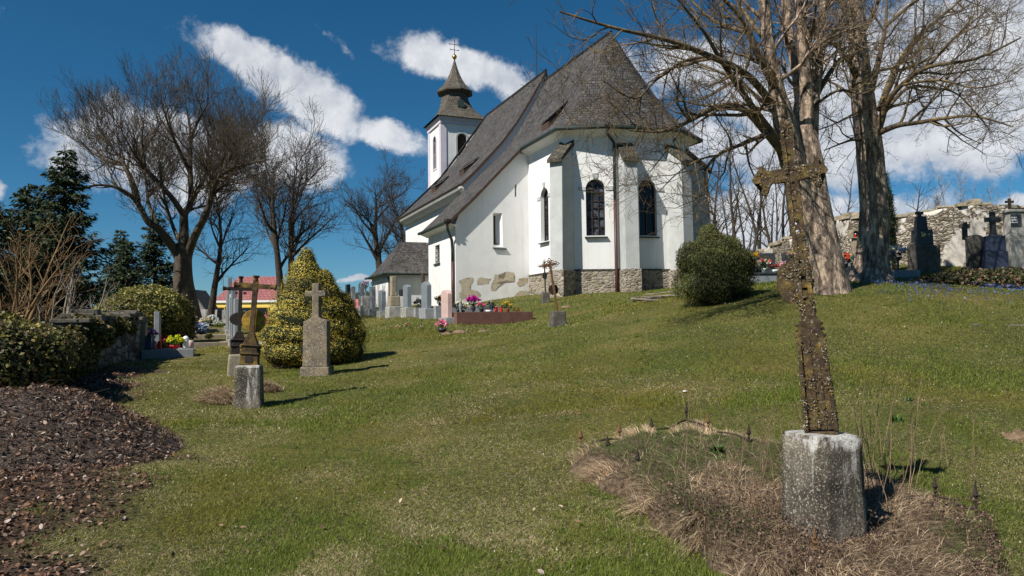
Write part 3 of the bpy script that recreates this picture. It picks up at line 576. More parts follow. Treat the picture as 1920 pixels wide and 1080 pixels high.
# nave
nsec = [(-4.84, 8.45), (-4.35, 8.0), (-4.35, 0), (4.35, 0), (4.35, 8.0), (4.55, 8.12), (4.72, 8.28), (4.78, 8.44)]+[(w_, zn(w_)-.14) for w_ in (4.1, 3.26, 2.6, 1.75, .88, 0)]+[(-w_, zn(w_)-.14) for w_ in (.88, 1.75, 2.6, 3.26, 4.1)]
MB().prism([C(9.3, w_, z) for w_, z in nsec], U*.6).build('nave_gable', M['plaster'], church)
MB().prism([C(9.9, w_, 0) for w_ in (4.345, -4.345)]+[C(22.4, w_, 0) for w_ in (-4.345, 4.345)], (0, 0, 8.1)).build('nave_wall', M['plaster'], church)
cv = MB(); prof = [(4.35, 7.98), (4.40, 8.0), (4.56, 8.11), (4.70, 8.27), (4.77, 8.43)]
cv.grid([[C(9.9, w_, z), C(22.45, w_, z)] for w_, z in prof]); cv.build('eaves_cove', M['plaster_grey'], church, solid=.01)  # grey given to the white cove puts the eaves' shade into its colour
nr = MB(); SN = [0, .18, .36, .54, .67, .85, 1]
for (ta, tb, ea, eb) in (((18.2, 0), (9.22, 0), (22.8, 4.84), (9.22, 4.84)), ((18.2, 0), (18.2, 0), (22.8, -4.84), (22.8, 4.84)), ((9.22, 0), (18.2, 0), (9.22, -4.84), (22.8, -4.84))):
    rows = [[C(tb[0]+(eb[0]-tb[0])*s, tb[1]+(eb[1]-tb[1])*s, zn(s*4.84)), C(ta[0]+(ea[0]-ta[0])*s, ta[1]+(ea[1]-ta[1])*s, zn(s*4.84))] for s in SN]; nr.grid(rows)
nro = nr.build('nave_roof', M['shingle'], church, uv=True); m_ = nro.modifiers.new('thick', 'SOLIDIFY'); m_.thickness = .10; m_.offset = -1
vb = MB(); wl = [0, .88, 1.75, 2.6, 3.26, 4.1, 4.84]
for a_, b_ in zip(wl[:-1], wl[1:]): vb.prism([C(9.2, a_, zn(a_)-.17), C(9.2, b_, zn(b_)-.17), C(9.2, b_, zn(b_)-.01), C(9.2, a_, zn(a_)-.01)], U*.03)
vb.build('verge_board', M['wood_dark'], church)
MB().tube([C(9.2, 0, 14.9), C(18.2, 0, 14.9), C(20.5, 2.42, 11.1), C(22.8, 4.84, 8.54)], .075, 6).build('ridge_cap', M['shingle'], church)
MB().tube([C(9.3, 4.90, 8.42), C(22.9, 4.90, 8.42)], .06, 6).build('gutter', M['black_iron'], church)
MB().tube([C(10.4, 0, 14.6), C(10.4, 0, 18.0)], [.022, .012], 6).build('lightning_rod', M['black_iron'], church)
# lean-to roof vents
def vent(tc_, zf, wa, wb_, hw):
    za, zb_ = zf(wa), zf(wb_); zt = za+(zb_-za)*.0
    top = [C(tc_-hw, wa, za+.03), C(tc_+hw, wa, za+.03), C(tc_+hw, wb_, zb_+.42), C(tc_-hw, wb_, zb_+.42)]
    v = MB().prism(top, (0, 0, .06)).build('roof_vent', M['shingle'], church, uv=True)
    mb = MB()
    mb.prism([C(tc_-hw+.05, wb_-.08, zb_-.1), C(tc_+hw-.05, wb_-.08, zb_-.1), C(tc_+hw-.05, wb_-.08, zb_+.40), C(tc_-hw+.05, wb_-.08, zb_+.40)], NN*.02)
    for s in (-1, 1): mb.prism([C(tc_+s*(hw-.04), wa+.1, zf(wa+.1)-.05), C(tc_+s*(hw-.04), wb_-.06, zb_-.1), C(tc_+s*(hw-.04), wb_-.06, zb_+.40), C(tc_+s*(hw-.04), wa+.1, zf(wa+.1)+.02)], U*.02)
    mb.build('vent_opening', M['wood_dark'], v)
vent(3.75, zc, 1.75, 2.75, .42); vent(12.2, zn, 2.9, 3.85, .42); vent(17.6, zn, 2.9, 3.85, .42)
# tower
TC = C(24.75, 0); tw = 1.56
def TB(a, b_, z): return TC+U*a+NN*b_+Vector((0, 0, z))
twr = MB().prism([TB(-tw, -tw, 0), TB(-tw, tw, 0), TB(tw, tw, 0), TB(tw, -tw, 0)], (0, 0, 16.0)).build('tower_wall', M['plaster'], church)
ftE = Face((24.75-tw, tw), (24.75-tw, -tw)); ftN = Face((24.75+tw, tw), (24.75-tw, tw))
cutT = [ftE.solid(arch(.72, 13.3, 14.95), tw, -.3, .2), ftN.solid(arch(.72, 12.6, 14.95), tw, -.3, .2)]
carve(twr, cutT)
pil = MB()
for sa in (-1, 1):
    for sb in (-1, 1):
        a0, a1 = (sa*tw-sa*.38, sa*(tw+.05)); b0, b1 = (sb*tw-sb*.38, sb*(tw+.05))
        pil.prism([TB(a0, b0, 7), TB(a1, b0, 7), TB(a1, b1, 7), TB(a0, b1, 7)], (0, 0, 8.75))
pil.build('corner_pilaster', M['plaster_lilac'], church)
def band(z0, h, ex, mat, name):
    t = tw+ex; MB().prism([TB(-t, -t, z0), TB(-t, t, z0), TB(t, t, z0), TB(t, -t, z0)], (0, 0, h)).build(name, mat, church)
band(11.35, .16, .08, M['plaster_lilac'], 'string_course'); band(15.55, .26, .09, M['plaster_lilac'], 'cornice'); band(15.81, .22, .17, M['plaster_lilac'], 'cornice')
for f, z0 in ((ftE, 13.3), (ftN, 12.6)):
    rim = arch(.98, z0-.12, 15.08, 12); inn = arch(.72, z0, 14.95, 12); nr_ = len(rim)
    v0 = [f.at(tw+x, z, .03) for x, z in rim]; v1 = [f.at(tw+x, z, .03) for x, z in inn]; v2 = [f.at(tw+x, z, -.25) for x, z in inn]; v3 = [f.at(tw+x, z, 0) for x, z in rim]
    wf = MB().add(v0+v1+v2+v3, [(i, (i+1) % nr_, nr_+(i+1) % nr_, nr_+i) for i in range(nr_)]+[(nr_+i, nr_+(i+1) % nr_, 2*nr_+(i+1) % nr_, 2*nr_+i) for i in range(nr_)]+[(3*nr_+i, 3*nr_+(i+1) % nr_, (i+1) % nr_, i) for i in range(nr_)]).build('belfry_window', M['plaster_grey'] if f is ftE else M['plaster_lilac'], church)
    lv = f.solid(arch(.7, z0+.01, 14.94), tw, -.29, -.26)
    for k in range(9):
        z = z0+.1+k*.16
        lv.prism([f.at(tw-.3, z, -.25), f.at(tw+.3, z, -.25), f.at(tw+.3, z+.09, -.2), f.at(tw-.3, z+.09, -.2)], (0, 0, .015))
    lv.build('louvre', M['wood_dark'], wf)
def oct_ring(r, z, k, sq):
    """blend of a square (sq=1) and an octagon (sq=0), 16 points"""
    o_ = []
    for j in range(16):
        a_ = 2*math.pi*(j+.5)/16+math.pi/16*(-1); a_ = 2*math.pi*j/16; c_, s_ = math.cos(a_), math.sin(a_)
        rs = 1/max(abs(c_), abs(s_)); am = (a_ % (math.pi/4))-math.pi/8; ro = math.cos(math.pi/8)/math.cos(am)*1.06; rr_ = r*(rs*sq+ro*(1-sq)); o_.append(TB(c_*rr_, s_*rr_, z))
    return o_+[o_[0]]
trf = MB(); prof = [(1.92, 16.02, 1), (1.86, 16.08, 1), (1.62, 16.32, .95), (1.36, 16.65, .75), (1.18, 17.0, .5), (1.05, 17.4, .25), (.98, 17.8, .05), (.95, 18.15, 0)]
trf.grid([oct_ring(r, z, 16, s)[::-1] for r, z, s in prof]); trf.build('tower_roof', M['shingle_tower'], church, uv=True)
cpn = [(1.0, 18.1), (1.28, 18.22), (1.30, 18.32), (1.08, 18.55), (.82, 18.85), (.58, 19.25), (.38, 19.7), (.22, 20.15), (.12, 20.5), (.07, 20.7)]
sp_ = MB(); sp_.grid([oct_ring(r, z, 16, 0)[::-1] for r, z in cpn]); sp_.build('spire', M['shingle_tower'], church, uv=True)
fin = MB().tube([TB(0, 0, 20.4), TB(0, 0, 21.0)], .05, 8); fin.tube([TB(0, 0, 21.1), TB(0, 0, 22.45)], [.03, .018], 6)
for z, h in ((21.55, .32), (21.95, .40)):
    fin.tube([TB(0, -h, z), TB(0, h, z)], .022, 6)
    for s in (-1, 1): fin.lathe([(.01, -.05), (.05, 0), (.01, .05)], TB(0, s*h, z), 6)
fo = fin.build('finial', M['black_iron'], church); MB().lathe([(.02, -.2), (.10, -.16), (.17, -.05), (.18, 0), (.17, .05), (.10, .15), (.02, .2)], TB(0, 0, 21.03), 14).build('gilded_ball', M['gold'], fo, smooth=True)
p_ = TB(-1.16, -.02, 17.05); MB().prism([TB(-1.24, .22, 16.95), TB(-1.24, -.32, 16.95), TB(-1.14, -.28, 17.45), TB(-1.14, .18, 17.45)], -U*.05).build('roof_hatch', M['iron_green'], church)
# porch on the north side
pt0, pt1, pw = 13.0, 17.2, 7.72
zp = 4.15
MB().prism([C(pt0, 4.0), C(pt0, pw), C(pt1, pw), C(pt1, 4.0)], (0, 0, zp)).build('porch_wall', M['plaster'], church)
MB().prism([C(pt0-.05, 4.2, zp-.33), C(pt0-.05, pw+.05, zp-.33), C(pt1+.05, pw+.05, zp-.33), C(pt1+.05, 4.2, zp-.33)], (0, 0, .1)).build('porch_cornice', M['plaster'], church)
fPe = Face((pt0, pw), (pt0, 4)); fPn = Face((pt1, pw), (pt0, pw))
pr = MB(); SP = [0, .3, .55, .75, .88, 1]; tm = (pt0+pt1)/2
def zpp(s): return float(np.interp(s, [0, .3, .55, .75, .88, 1], [6.12, 5.45, 4.90, 4.48, 4.26, 4.16]))
for tb, ta, eb, ea in (((tm, 6.55), (tm, 4.3), (pt0-.3, pw+.3), (pt0-.3, 4.3)), ((tm, 6.55), (tm, 6.55), (pt1+.3, pw+.3), (pt0-.3, pw+.3)), ((tm, 4.3), (tm, 6.55), (pt1+.3, 4.3), (pt1+.3, pw+.3))):
    pr.grid([[C(ta[0]+(ea[0]-ta[0])*s, ta[1]+(ea[1]-ta[1])*s, zpp(s)), C(tb[0]+(eb[0]-tb[0])*s, tb[1]+(eb[1]-tb[1])*s, zpp(s))] for s in SP])
pro = pr.build('porch_roof', M['shingle'], church, uv=True); m_ = pro.modifiers.new('thick', 'SOLIDIFY'); m_.thickness = .08
MB().tube([C(pt0-.32, 4.3, 4.12), C(pt0-.32, pw+.32, 4.12), C(pt1+.32, pw+.32, 4.12)], .06, 8).build('gutter', M['iron_green'], church)
drain('downspout', [C(pt0-.3, pw+.1, 4.1), C(pt0-.15, pw-.06, 3.75), C(pt0-.1, pw-.08, 3.4), C(pt0-.1, pw-.08, 1.2)], .06, 1, church)
# ------------------------------------------------------------------ trees
class Wood:
    """collects tapered limbs; all go into one mesh as tubes"""
    def __init__(s, seed): s.b = []; s.r = random.Random(seed)
    def limb(s, pts_, rads, n): s.b.append((np.array([tuple(p) for p in pts_]), np.array(rads, float), n))
    def mesh(s):
        Vs = []; Fs = []; off = 0; groups = {}
        for p, r, n in s.b: groups.setdefault((len(p), n), []).append((p, r))
        for (k, n), lst in groups.items():
            Pp = np.stack([q[0] for q in lst]); R = np.stack([q[1] for q in lst]); B = len(lst)
            T = np.gradient(Pp, axis=1) if k > 1 else Pp; T = unit(T); ref = np.broadcast_to(np.array([.31, .52, .79]), T.shape)
            u = unit(np.cross(T, ref)); v = np.cross(T, u); a = np.arange(n)*2*math.pi/n
            ring_ = Pp[:, :, None]+R[:, :, None, None]*(u[:, :, None]*np.cos(a)[None, None, :, None]+v[:, :, None]*np.sin(a)[None, None, :, None])
            V = ring_.reshape(-1, 3); i = np.arange(B)[:, None, None]*k*n+np.arange(k-1)[None, :, None]*n; j = np.arange(n)[None, None, :]; j2 = (j+1) % n
            Fq = np.stack([i+j, i+j2, i+n+j2, i+n+j], -1).reshape(-1, 4)+off; Vs.append(V); Fs.append(Fq); off += len(V)
        return np.vstack(Vs), np.vstack(Fs)
def spline(pts_, per=4):
    pts_ = [Vector(p) for p in pts_]; o = []
    for i in range(len(pts_)-1):
        p0 = pts_[max(i-1, 0)]; p1 = pts_[i]; p2 = pts_[i+1]; p3 = pts_[min(i+2, len(pts_)-1)]
        for k in range(per):
            t = k/per; o.append(.5*((2*p1)+(p2-p0)*t+(2*p0-5*p1+4*p2-p3)*t*t+(3*p1-p0-3*p2+p3)*t**3))
    return o+[pts_[-1]]
def perp(d, r):
    while True:
        v = Vector((r.gauss(0, 1), r.gauss(0, 1), r.gauss(0, 1))); v = v-d*v.dot(d)
        if v.length > .2: return v.normalized()
def sprout(wd, pts_, rads, level, cfg):
    """children along a finished limb"""
    if level >= len(cfg): return
    c = cfg[level]; r = wd.r; k = len(pts_)
    tot_ = sum((pts_[i+1]-pts_[i]).length for i in range(k-1)); n = max(1, int(tot_*c['den']*r.uniform(.8, 1.2)+.5)); n = min(n, c.get('max', 40))
    for j in range(n):
        f = c.get('from', .2)+(1-c.get('from', .2))*((j+r.random())/n); x = f*(k-1); i = min(int(x), k-2); p = pts_[i].lerp(pts_[i+1], x-i); d = (pts_[i+1]-pts_[i]).normalized()
        rr_ = rads[i]+(rads[i+1]-rads[i])*(x-i)
        a = rad(r.uniform(*c['ang'])); v = perp(d, r); v.z += c.get('up', .3); v = (v-d*v.dot(d)).normalized()
        nd = (d*math.cos(a)+v*math.sin(a)).normalized(); ln = c['len']*r.uniform(.55, 1.25)*(1-.45*f); r0 = min(rr_*.62, c['r']*r.uniform(.8, 1.25))
        grow(wd, p, nd, ln, r0, level, cfg)
def grow(wd, p, d, ln, r0, level, cfg):
    c = cfg[level]; r = wd.r; ns = c['seg']; pts_ = [p]; q = p; st = ln/ns
    for i in range(ns):
        d = (d+Vector((r.gauss(0, 1), r.gauss(0, 1), r.gauss(0, 1)))*c['wig']+Vector((0, 0, c['trop']))).normalized(); q = q+d*st; pts_.append(q)
    rads = [r0*(1-i/ns)+c.get('tip', .004)*(i/ns) for i in range(ns+1)]
    wd.limb(pts_, rads, c['n']); sprout(wd, pts_, rads, level+1, cfg)
def limb_px(wd, pix, r0, r1, n, cfg, level=0, per=4, start=.2, tip=True):
    pts_ = spline([P(*q) for q in pix], per); k = len(pts_); r1 = min(r1, .018) if tip else r1; rads = [r0+(r1-r0)*(i/(k-1))**.85 for i in range(k)]
    wd.limb(pts_, rads, n); sprout(wd, pts_, rads, level, cfg); return pts_
def tree_root(name, loc, label, cat='tree', group=None): return thing(name, loc, label, cat, group)
def crown(root, wd, mat, name='crown'):
    V, F = wd.mesh(); return build_np(name, V, F, mat, root, None, True)
maple = [dict(den=2.5, len=2.1, r=.045, ang=(30, 65), seg=6, wig=.17, trop=.03, n=5, up=.25),
         dict(den=3.9, len=1.05, r=.017, ang=(30, 65), seg=5, wig=.2, trop=.03, n=4, up=.2, tip=.005),
         dict(den=5.6, len=.55, r=.008, ang=(30, 65), seg=4, wig=.24, trop=.03, n=3, up=.3, tip=.004),
         dict(den=6.5, len=.26, r=.0055, ang=(30, 60), seg=3, wig=.2, trop=.06, n=3, up=.3, tip=.0035)]
def flare_trunk(wd, pix, rs, n=20, per=5, seed=1, flare=.35):
    pts_ = spline([P(*q) for q in pix], per); k = len(pts_); f = np.linspace(0, 1, k); rads = np.interp(f, np.linspace(0, 1, len(rs)), rs)
    V = []; r = np.random.default_rng(seed); ph = r.random(5)*6.28
    for i, p in enumerate(pts_):
        for j in range(n):
            a = 2*math.pi*j/n; lob = 1+.07*math.sin(3*a+ph[0]+i*.1)+.05*math.sin(5*a+ph[1]-i*.13)+(flare*math.exp(-i/2.2)*(.5+.5*math.sin(4*a+ph[2]))**1.5)+.025*math.sin(9*a+i*.7+ph[3])
            V.append((p.x+rads[i]*lob*math.cos(a), p.y+rads[i]*lob*math.sin(a), p.z))
    F = [(i*n+j, i*n+(j+1) % n, (i+1)*n+(j+1) % n, (i+1)*n+j) for i in range(k-1) for j in range(n)]
    return np.array(V), np.array(F)
# --- the big maple beside the foreground cross
b0 = gp(1556, 15.5, 545)
t1 = tree_root('maple_tree', b0, 'large bare many-stemmed maple with patchy grey bark directly behind the foreground iron cross')
V, F = flare_trunk(None, [(1558,572,15.5),(1556,545,15.5),(1546,500,15.5),(1533,430,15.5),(1520,360,15.5),(1510,290,15.5),(1505,235,15.6),(1503,190,15.7)], [.52,.45,.40,.36,.33,.30,.24,.15], seed=3)
build_np('trunk', V, F, M['bark_maple'], t1, None, True)
V, F = flare_trunk(None, [(1530,470,15.45),(1512,400,15.4),(1492,320,15.3),(1476,255,15.2),(1464,195,15.1),(1456,160,15)], [.15,.24,.27,.25,.19,.09], seed=4, flare=0)
build_np('trunk', V, F, M['bark_maple'], t1, None, True)
wd = Wood(11)
stems = [([(1476,255,15.2),(1470,225,15.1),(1454,150,15),(1442,90,14.9),(1432,0,14.8),(1422,-110,14.6)],.19,.10), ([(1509,290,15.5),(1502,180,15.7),(1492,120,15.8),(1478,60,15.9),(1468,-100,16)],.17,.10),
         ([(1516,300,15.5),(1512,170,15.4),(1506,94,15.2),(1500,0,15),(1500,-120,14.8)],.16,.09), ([(1522,310,15.6),(1526,190,16),(1538,94,16.3),(1546,0,16.6),(1560,-100,17)],.14,.08)]
for q, r0, r1 in stems: limb_px(wd, q, r0, r1, 10, maple, 0, 5, tip=False)
V, F = wd.mesh(); build_np('stems', V, F, M['bark_maple'], t1, None, True)
wd = Wood(12)
limbs = [([(1472,300,15.3),(1455,262,15.0),(1432,230,14.7),(1395,178,14.3),(1350,110,13.9),(1320,60,13.6),(1268,-5,13.2)],.12,.035),
         ([(1456,165,15),(1418,94,14.6),(1395,42,14.4),(1348,-10,14)],.12,.04), ([(1444,190,15),(1400,140,14.2),(1330,105,13.5),(1250,75,13),(1150,52,12.6),(1050,22,12.3)],.09,.015),
         ([(1470,290,15.2),(1434,246,14.8),(1395,206,14.5),(1348,199,14.3),(1301,222,14.1),(1273,236,14.0),(1235,247,13.9),(1180,244,13.8)],.095,.02),
         ([(1350,110,13.9),(1290,112,13.6),(1230,150,13.2),(1190,185,13.0),(1130,150,12.8)],.04,.012),
         ([(1440,250,15.2),(1420,258,15),(1385,273,14.6),(1350,288,14.3),(1322,320,14.2),(1325,360,14.2),(1332,420,14.2)],.06,.012),
         ([(1350,290,14.3),(1310,300,14),(1270,325,13.8),(1235,360,13.7)],.025,.008),
         ([(1530,180,16),(1560,130,16.6),(1585,100,17),(1620,60,17.4)],.07,.03), ([(1540,90,16.3),(1575,60,16),(1600,20,15.8)],.07,.03), ([(1525,200,15.8),(1570,170,15.2),(1620,175,14.8),(1660,150,14.4)],.04,.012),
         ([(1440,80,14.9),(1400,30,16),(1370,-20,17)],.07,.03), ([(1400,60,14.5),(1340,40,15),(1290,-5,15.5)],.06,.02), ([(1495,120,15.8),(1520,70,15),(1530,10,14)],.06,.03),
         ([(1478,240,15.1),(1440,200,16.2),(1380,150,17.2),(1310,120,18),(1240,100,18.6)],.07,.015), ([(1380,150,17.2),(1330,180,17.6),(1290,190,18)],.03,.01)]
for q, r0, r1 in limbs: limb_px(wd, q, r0, r1, 8, maple, 0, 4)
crown(t1, wd, M['bark_branch'])
# --- the second maple
b0 = gp(1634, 18.5, 527)
t2 = tree_root('maple_tree', b0, 'bare maple with swollen root foot, right of the many-stemmed maple')
V, F = flare_trunk(None, [(1634,545,18.5),(1633,525,18.5),(1636,500,18.5),(1640,440,18.5),(1640,380,18.5),(1633,310,18.5),(1629,270,18.5),(1621,220,18.5),(1614,160,18.5),(1606,80,18.6),(1596,0,18.8),(1590,-90,19)], [.64,.56,.43,.36,.34,.33,.32,.30,.27,.22,.18,.14], seed=9, flare=.42, per=4)
build_np('trunk', V, F, M['bark_maple'], t2, None, True)
wd = Wood(13)
limbs = [([(1640,262,18.5),(1652,225,18.3),(1662,195,18.1),(1690,160,17.7),(1740,126,17.2),(1830,110,16.6),(1915,70,16)],.12,.02), ([(1642,252,18.4),(1680,236,18),(1720,230,17.6),(1770,222,17.1),(1830,218,16.6),(1900,238,16)],.085,.014),
         ([(1632,170,18.5),(1648,110,18.8),(1660,50,19),(1664,-20,19.2)],.11,.05), ([(1650,205,18.2),(1678,130,18.8),(1720,70,19.4),(1790,10,20),(1830,-30,20.4)],.09,.03), ([(1612,160,18.5),(1590,112,18.1),(1555,72,17.7),(1520,40,17.3)],.10,.03),
         ([(1616,205,18.5),(1590,175,18.8),(1560,155,19.2),(1530,150,19.5)],.06,.015), ([(1620,265,18.5),(1600,262,18.2),(1575,270,18),(1545,282,17.8)],.05,.012), ([(1655,215,18.2),(1700,166,18.6),(1750,165,19),(1800,180,19.5),(1860,250,19.8)],.06,.012),
         ([(1606,80,18.6),(1640,20,18),(1660,-30,17.6)],.08,.04), ([(1600,40,18.7),(1570,0,18.3),(1550,-40,18)],.08,.04), ([(1740,126,17.2),(1790,70,17.4),(1850,20,17.8)],.045,.015), ([(1690,160,17.7),(1760,150,16.8),(1830,165,16.2),(1900,150,15.7)],.04,.01),
         ([(1770,222,17.1),(1800,250,17.2),(1840,270,17.3)],.03,.008), ([(1720,230,17.6),(1745,190,18.2),(1800,120,18.8),(1880,100,19.2)],.035,.01), ([(1660,50,19),(1720,0,18.4),(1780,-20,18)],.06,.02), ([(1616,205,18.4),(1570,230,17.3),(1530,245,16.6)],.035,.01)]
for q, r0, r1 in limbs: limb_px(wd, q, r0, r1, 8, maple, 0, 4)
crown(t2, wd, M['bark_branch'])
# --- the old ash on the left
ash = [dict(den=2.9, len=2.6, **{'from': .35}, r=.045, ang=(25, 60), seg=6, wig=.13, trop=.08, n=5, up=.4), dict(den=3.1, len=1.5, r=.02, ang=(25, 55), seg=5, wig=.13, trop=.10, n=4, up=.3, tip=.007),
       dict(den=5.4, len=.88, r=.011, ang=(22, 50), seg=4, wig=.13, trop=.13, n=3, up=.3, tip=.006), dict(den=5.4, len=.46, r=.007, ang=(20, 45), seg=3, wig=.12, trop=.2, n=3, up=.4, tip=.005)]
def zz(L_): return [(x/2.16, 100+y/2.16, d) for x, y, d in L_]
b0 = gp(350, 31, 590)
t3 = tree_root('ash_tree', b0, 'huge spreading bare ash with several lichen-yellow limbs, left of the red-roofed house')
V, F = flare_trunk(None, zz([(756,1110,31),(754,1060,31),(748,990,31),(740,900,31),(744,770,31)]), [.70,.57,.46,.39,.30], seed=5); build_np('trunk', V, F, M['bark_ash'], t3, None, True)
wd = Wood(14)
limbs = [(zz([(738,870,31),(724,825,31),(690,770,30.6),(640,710,30.2),(598,680,29.9),(560,610,29.6),(520,570,29.2),(460,540,28.8),(380,535,28.3),(300,560,27.8)]),.25,.05), (zz([(555,600,29.6),(535,520,30),(500,450,30.6),(440,360,31.4),(380,290,32)]),.16,.04),
         (zz([(742,900,31),(744,820,31),(746,720,31),(748,650,31),(772,600,31.2),(770,470,31.6),(772,350,32),(764,270,32.4),(752,220,32.6)]),.28,.05), (zz([(748,660,31),(700,590,30.4),(640,520,30),(585,460,29.6),(540,400,29),(490,310,28.4)]),.15,.04),
         (zz([(748,900,31),(762,810,31),(794,730,30.6),(835,650,30.2),(862,560,30),(880,510,29.6),(930,470,29.2),(1000,450,28.6),(1090,430,28)]),.235,.05), (zz([(868,540,30),(920,440,30.4),(960,360,31),(1000,270,31.6)]),.13,.035),
         (zz([(772,600,31.2),(830,500,32),(860,400,33),(870,280,34)]),.13,.04), (zz([(770,480,31.6),(720,380,31),(680,280,30.4),(650,190,30)]),.11,.03), (zz([(585,460,29.6),(575,370,29.8),(580,270,30)]),.10,.03),
         (zz([(500,450,30.6),(440,440,31),(370,400,31.6),(310,350,32)]),.09,.03), (zz([(770,350,32),(810,260,31.4),(850,190,31)]),.08,.03), (zz([(880,510,29.6),(930,520,29),(1000,530,28.4)]),.08,.03), (zz([(640,710,30.2),(600,600,32),(590,500,33.5),(560,400,34.5)]),.11,.03),
         (zz([(740,780,31),(700,700,33),(660,560,34.5),(640,430,35.5)]),.13,.04), (zz([(800,720,30.6),(850,600,33),(920,500,34.5),(980,400,35.5)]),.13,.04)]
for q, r0, r1 in limbs: limb_px(wd, q, r0, r1, 7, ash, 0, 4)
crown(t3, wd, M['bark_ash'])
# --- other bare trees: own generator
def bare_tree(px, d, top_py, spread, seed, label, mat, cfg, r0=.3, name='bare_tree', lean=0, nl=9, fork=.4, group=None, stems=1, py=595, crownmat=None):
    b_ = gp(px, d, py); H = P(px, top_py, d).z-b_.z; rt = tree_root(name, b_, label, 'tree', group); r = random.Random(seed); tr = Wood(seed); wd = Wood(seed+1)
    for s in range(stems):
        q = Vector(b_)+Vector((s*.55*r0*3, s*.2, -.25)); d_ = Vector((lean+(s-.5*(stems-1))*.05, r.uniform(-.05, .05), 1)).normalized(); pts_ = [q]; k = 10
        for i in range(k): d_ = (d_+Vector((r.gauss(0, .06), r.gauss(0, .06), .04))*(1 if stems == 1 else .45)).normalized(); pts_.append(pts_[-1]+d_*(H*.92/k))
        rads = [r0*(1-.95*i/k)+.012 for i in range(k+1)]; rads[0] *= 1.3; tr.limb(pts_, rads, 9)
        for j in range(nl):
            f = fork+(1-fork)*(j+r.random())/nl; x = f*k; i = min(int(x), k-1); p = pts_[i].lerp(pts_[i+1], x-i); a = r.uniform(0, 6.28) if stems == 1 else (r.uniform(-1.4, 1.4)+(math.pi if s == 0 else 0))
            e = rad(r.uniform(28, 60)); dd = Vector((math.cos(a)*math.cos(e), math.sin(a)*math.cos(e), math.sin(e))); ln = spread*(1.15-.5*f)*r.uniform(.75, 1.15)
            c0 = dict(cfg[0]); c0['seg'] = 7; q2 = p; pp = [q2]; dd2 = dd
            for _ in range(7): dd2 = (dd2+Vector((r.gauss(0, 1), r.gauss(0, 1), r.gauss(0, 1)))*.11+Vector((0, 0, .06))).normalized(); q2 = q2+dd2*ln/7; pp.append(q2)
            rr_ = [rads[i]*.62*(1-m_/7)+.012*m_/7 for m_ in range(8)]; wd.limb(pp, rr_, 5); sprout(wd, pp, rr_, 1, cfg)
        sprout(wd, pts_[int(k*.6):], rads[int(k*.6):], 1, cfg)
    crown(rt, tr, mat, 'trunk'); crown(rt, wd, crownmat or mat); return rt
mid = [dict(), dict(den=3.0, len=2.0, r=.03, ang=(25, 55), seg=5, wig=.14, trop=.06, n=4, up=.3, tip=.01), dict(den=4.0, len=1.1, r=.015, ang=(25, 55), seg=4, wig=.15, trop=.06, n=3, up=.3, tip=.008),
       dict(den=5.2, len=.58, r=.010, ang=(25, 50), seg=3, wig=.15, trop=.08, n=3, up=.3, tip=.007)]
bare_tree(530, 42, 285, 4.4, 21, 'tall bare twin-trunked tree with wide crown, between the ash and the church', M['bark_dark'], mid, .26, stems=2, nl=12, fork=.3)
bare_tree(393, 36, 330, 2.6, 25, 'slim bare tree standing close right of the huge ash', M['bark_dark'], mid, .19, nl=10, fork=.3)
bare_tree(730, 55, 325, 4.6, 27, 'gnarled dark bare linden rising behind the porch of the church', M['bark_dark'], mid, .42, lean=-.12, nl=11, fork=.3)
bare_tree(775, 60, 310, 3.6, 29, 'second dark bare linden, partly hidden by the church eaves', M['bark_dark'], mid, .36, nl=9, fork=.35)
thin = [dict(), dict(den=1.5, len=1.5, r=.025, ang=(25, 50), seg=4, wig=.12, trop=.08, n=3, up=.3, tip=.009), dict(den=2.4, len=.8, r=.014, ang=(25, 50), seg=3, wig=.13, trop=.07, n=3, up=.3, tip=.008), dict(den=2.2, len=.45, r=.010, ang=(25, 50), seg=3, wig=.13, trop=.08, n=3, up=.3, tip=.007)]
rr = random.Random(77)
for i, (px, top, d) in enumerate([(1330,330,40),(1346,250,46),(1362,300,52),(1380,215,50),(1398,270,56),(1414,240,48),(1430,200,54),(1446,290,50),(1458,250,60),(1470,230,52),(1488,210,58),(1355,380,44),(1405,330,62),(1440,340,64),(1372,280,66),(1424,300,68),(1580,300,60),(1700,330,55),(1735,350,62)]):
    if px < 1500: lb, gr = 'slim dark bare tree of the thicket between the church and the cemetery wall', 'thicket trees behind the cemetery wall'
    else: lb, gr = 'thin bare sapling standing beyond the rubble cemetery wall', 'saplings beyond the cemetery wall'
    bare_tree(px, d, top, 1.9 if px < 1500 else 1.6, 100+i*3, lb, M['bark_dark'], thin, rr.uniform(.10, .16), nl=8, fork=.25, group=gr, name='thicket_tree' if px < 1500 else 'sapling', py=540)
for i, (px, top, d, sp_) in enumerate([(1795,300,64,2.0),(1822,330,66,1.6),(1765,345,66,1.6),(1868,335,70,1.9),(1905,345,70,1.6),(1845,350,72,1.5)]):
    bare_tree(px, d, top, sp_, 300+i*5, 'pale-stemmed bare birch beyond the right end of the cemetery wall', M['bark_birch'], thin, .10, nl=10, fork=.15, group='birches beyond the cemetery wall', name='birch_tree', stems=2 if i in (0, 3) else 1, py=480)
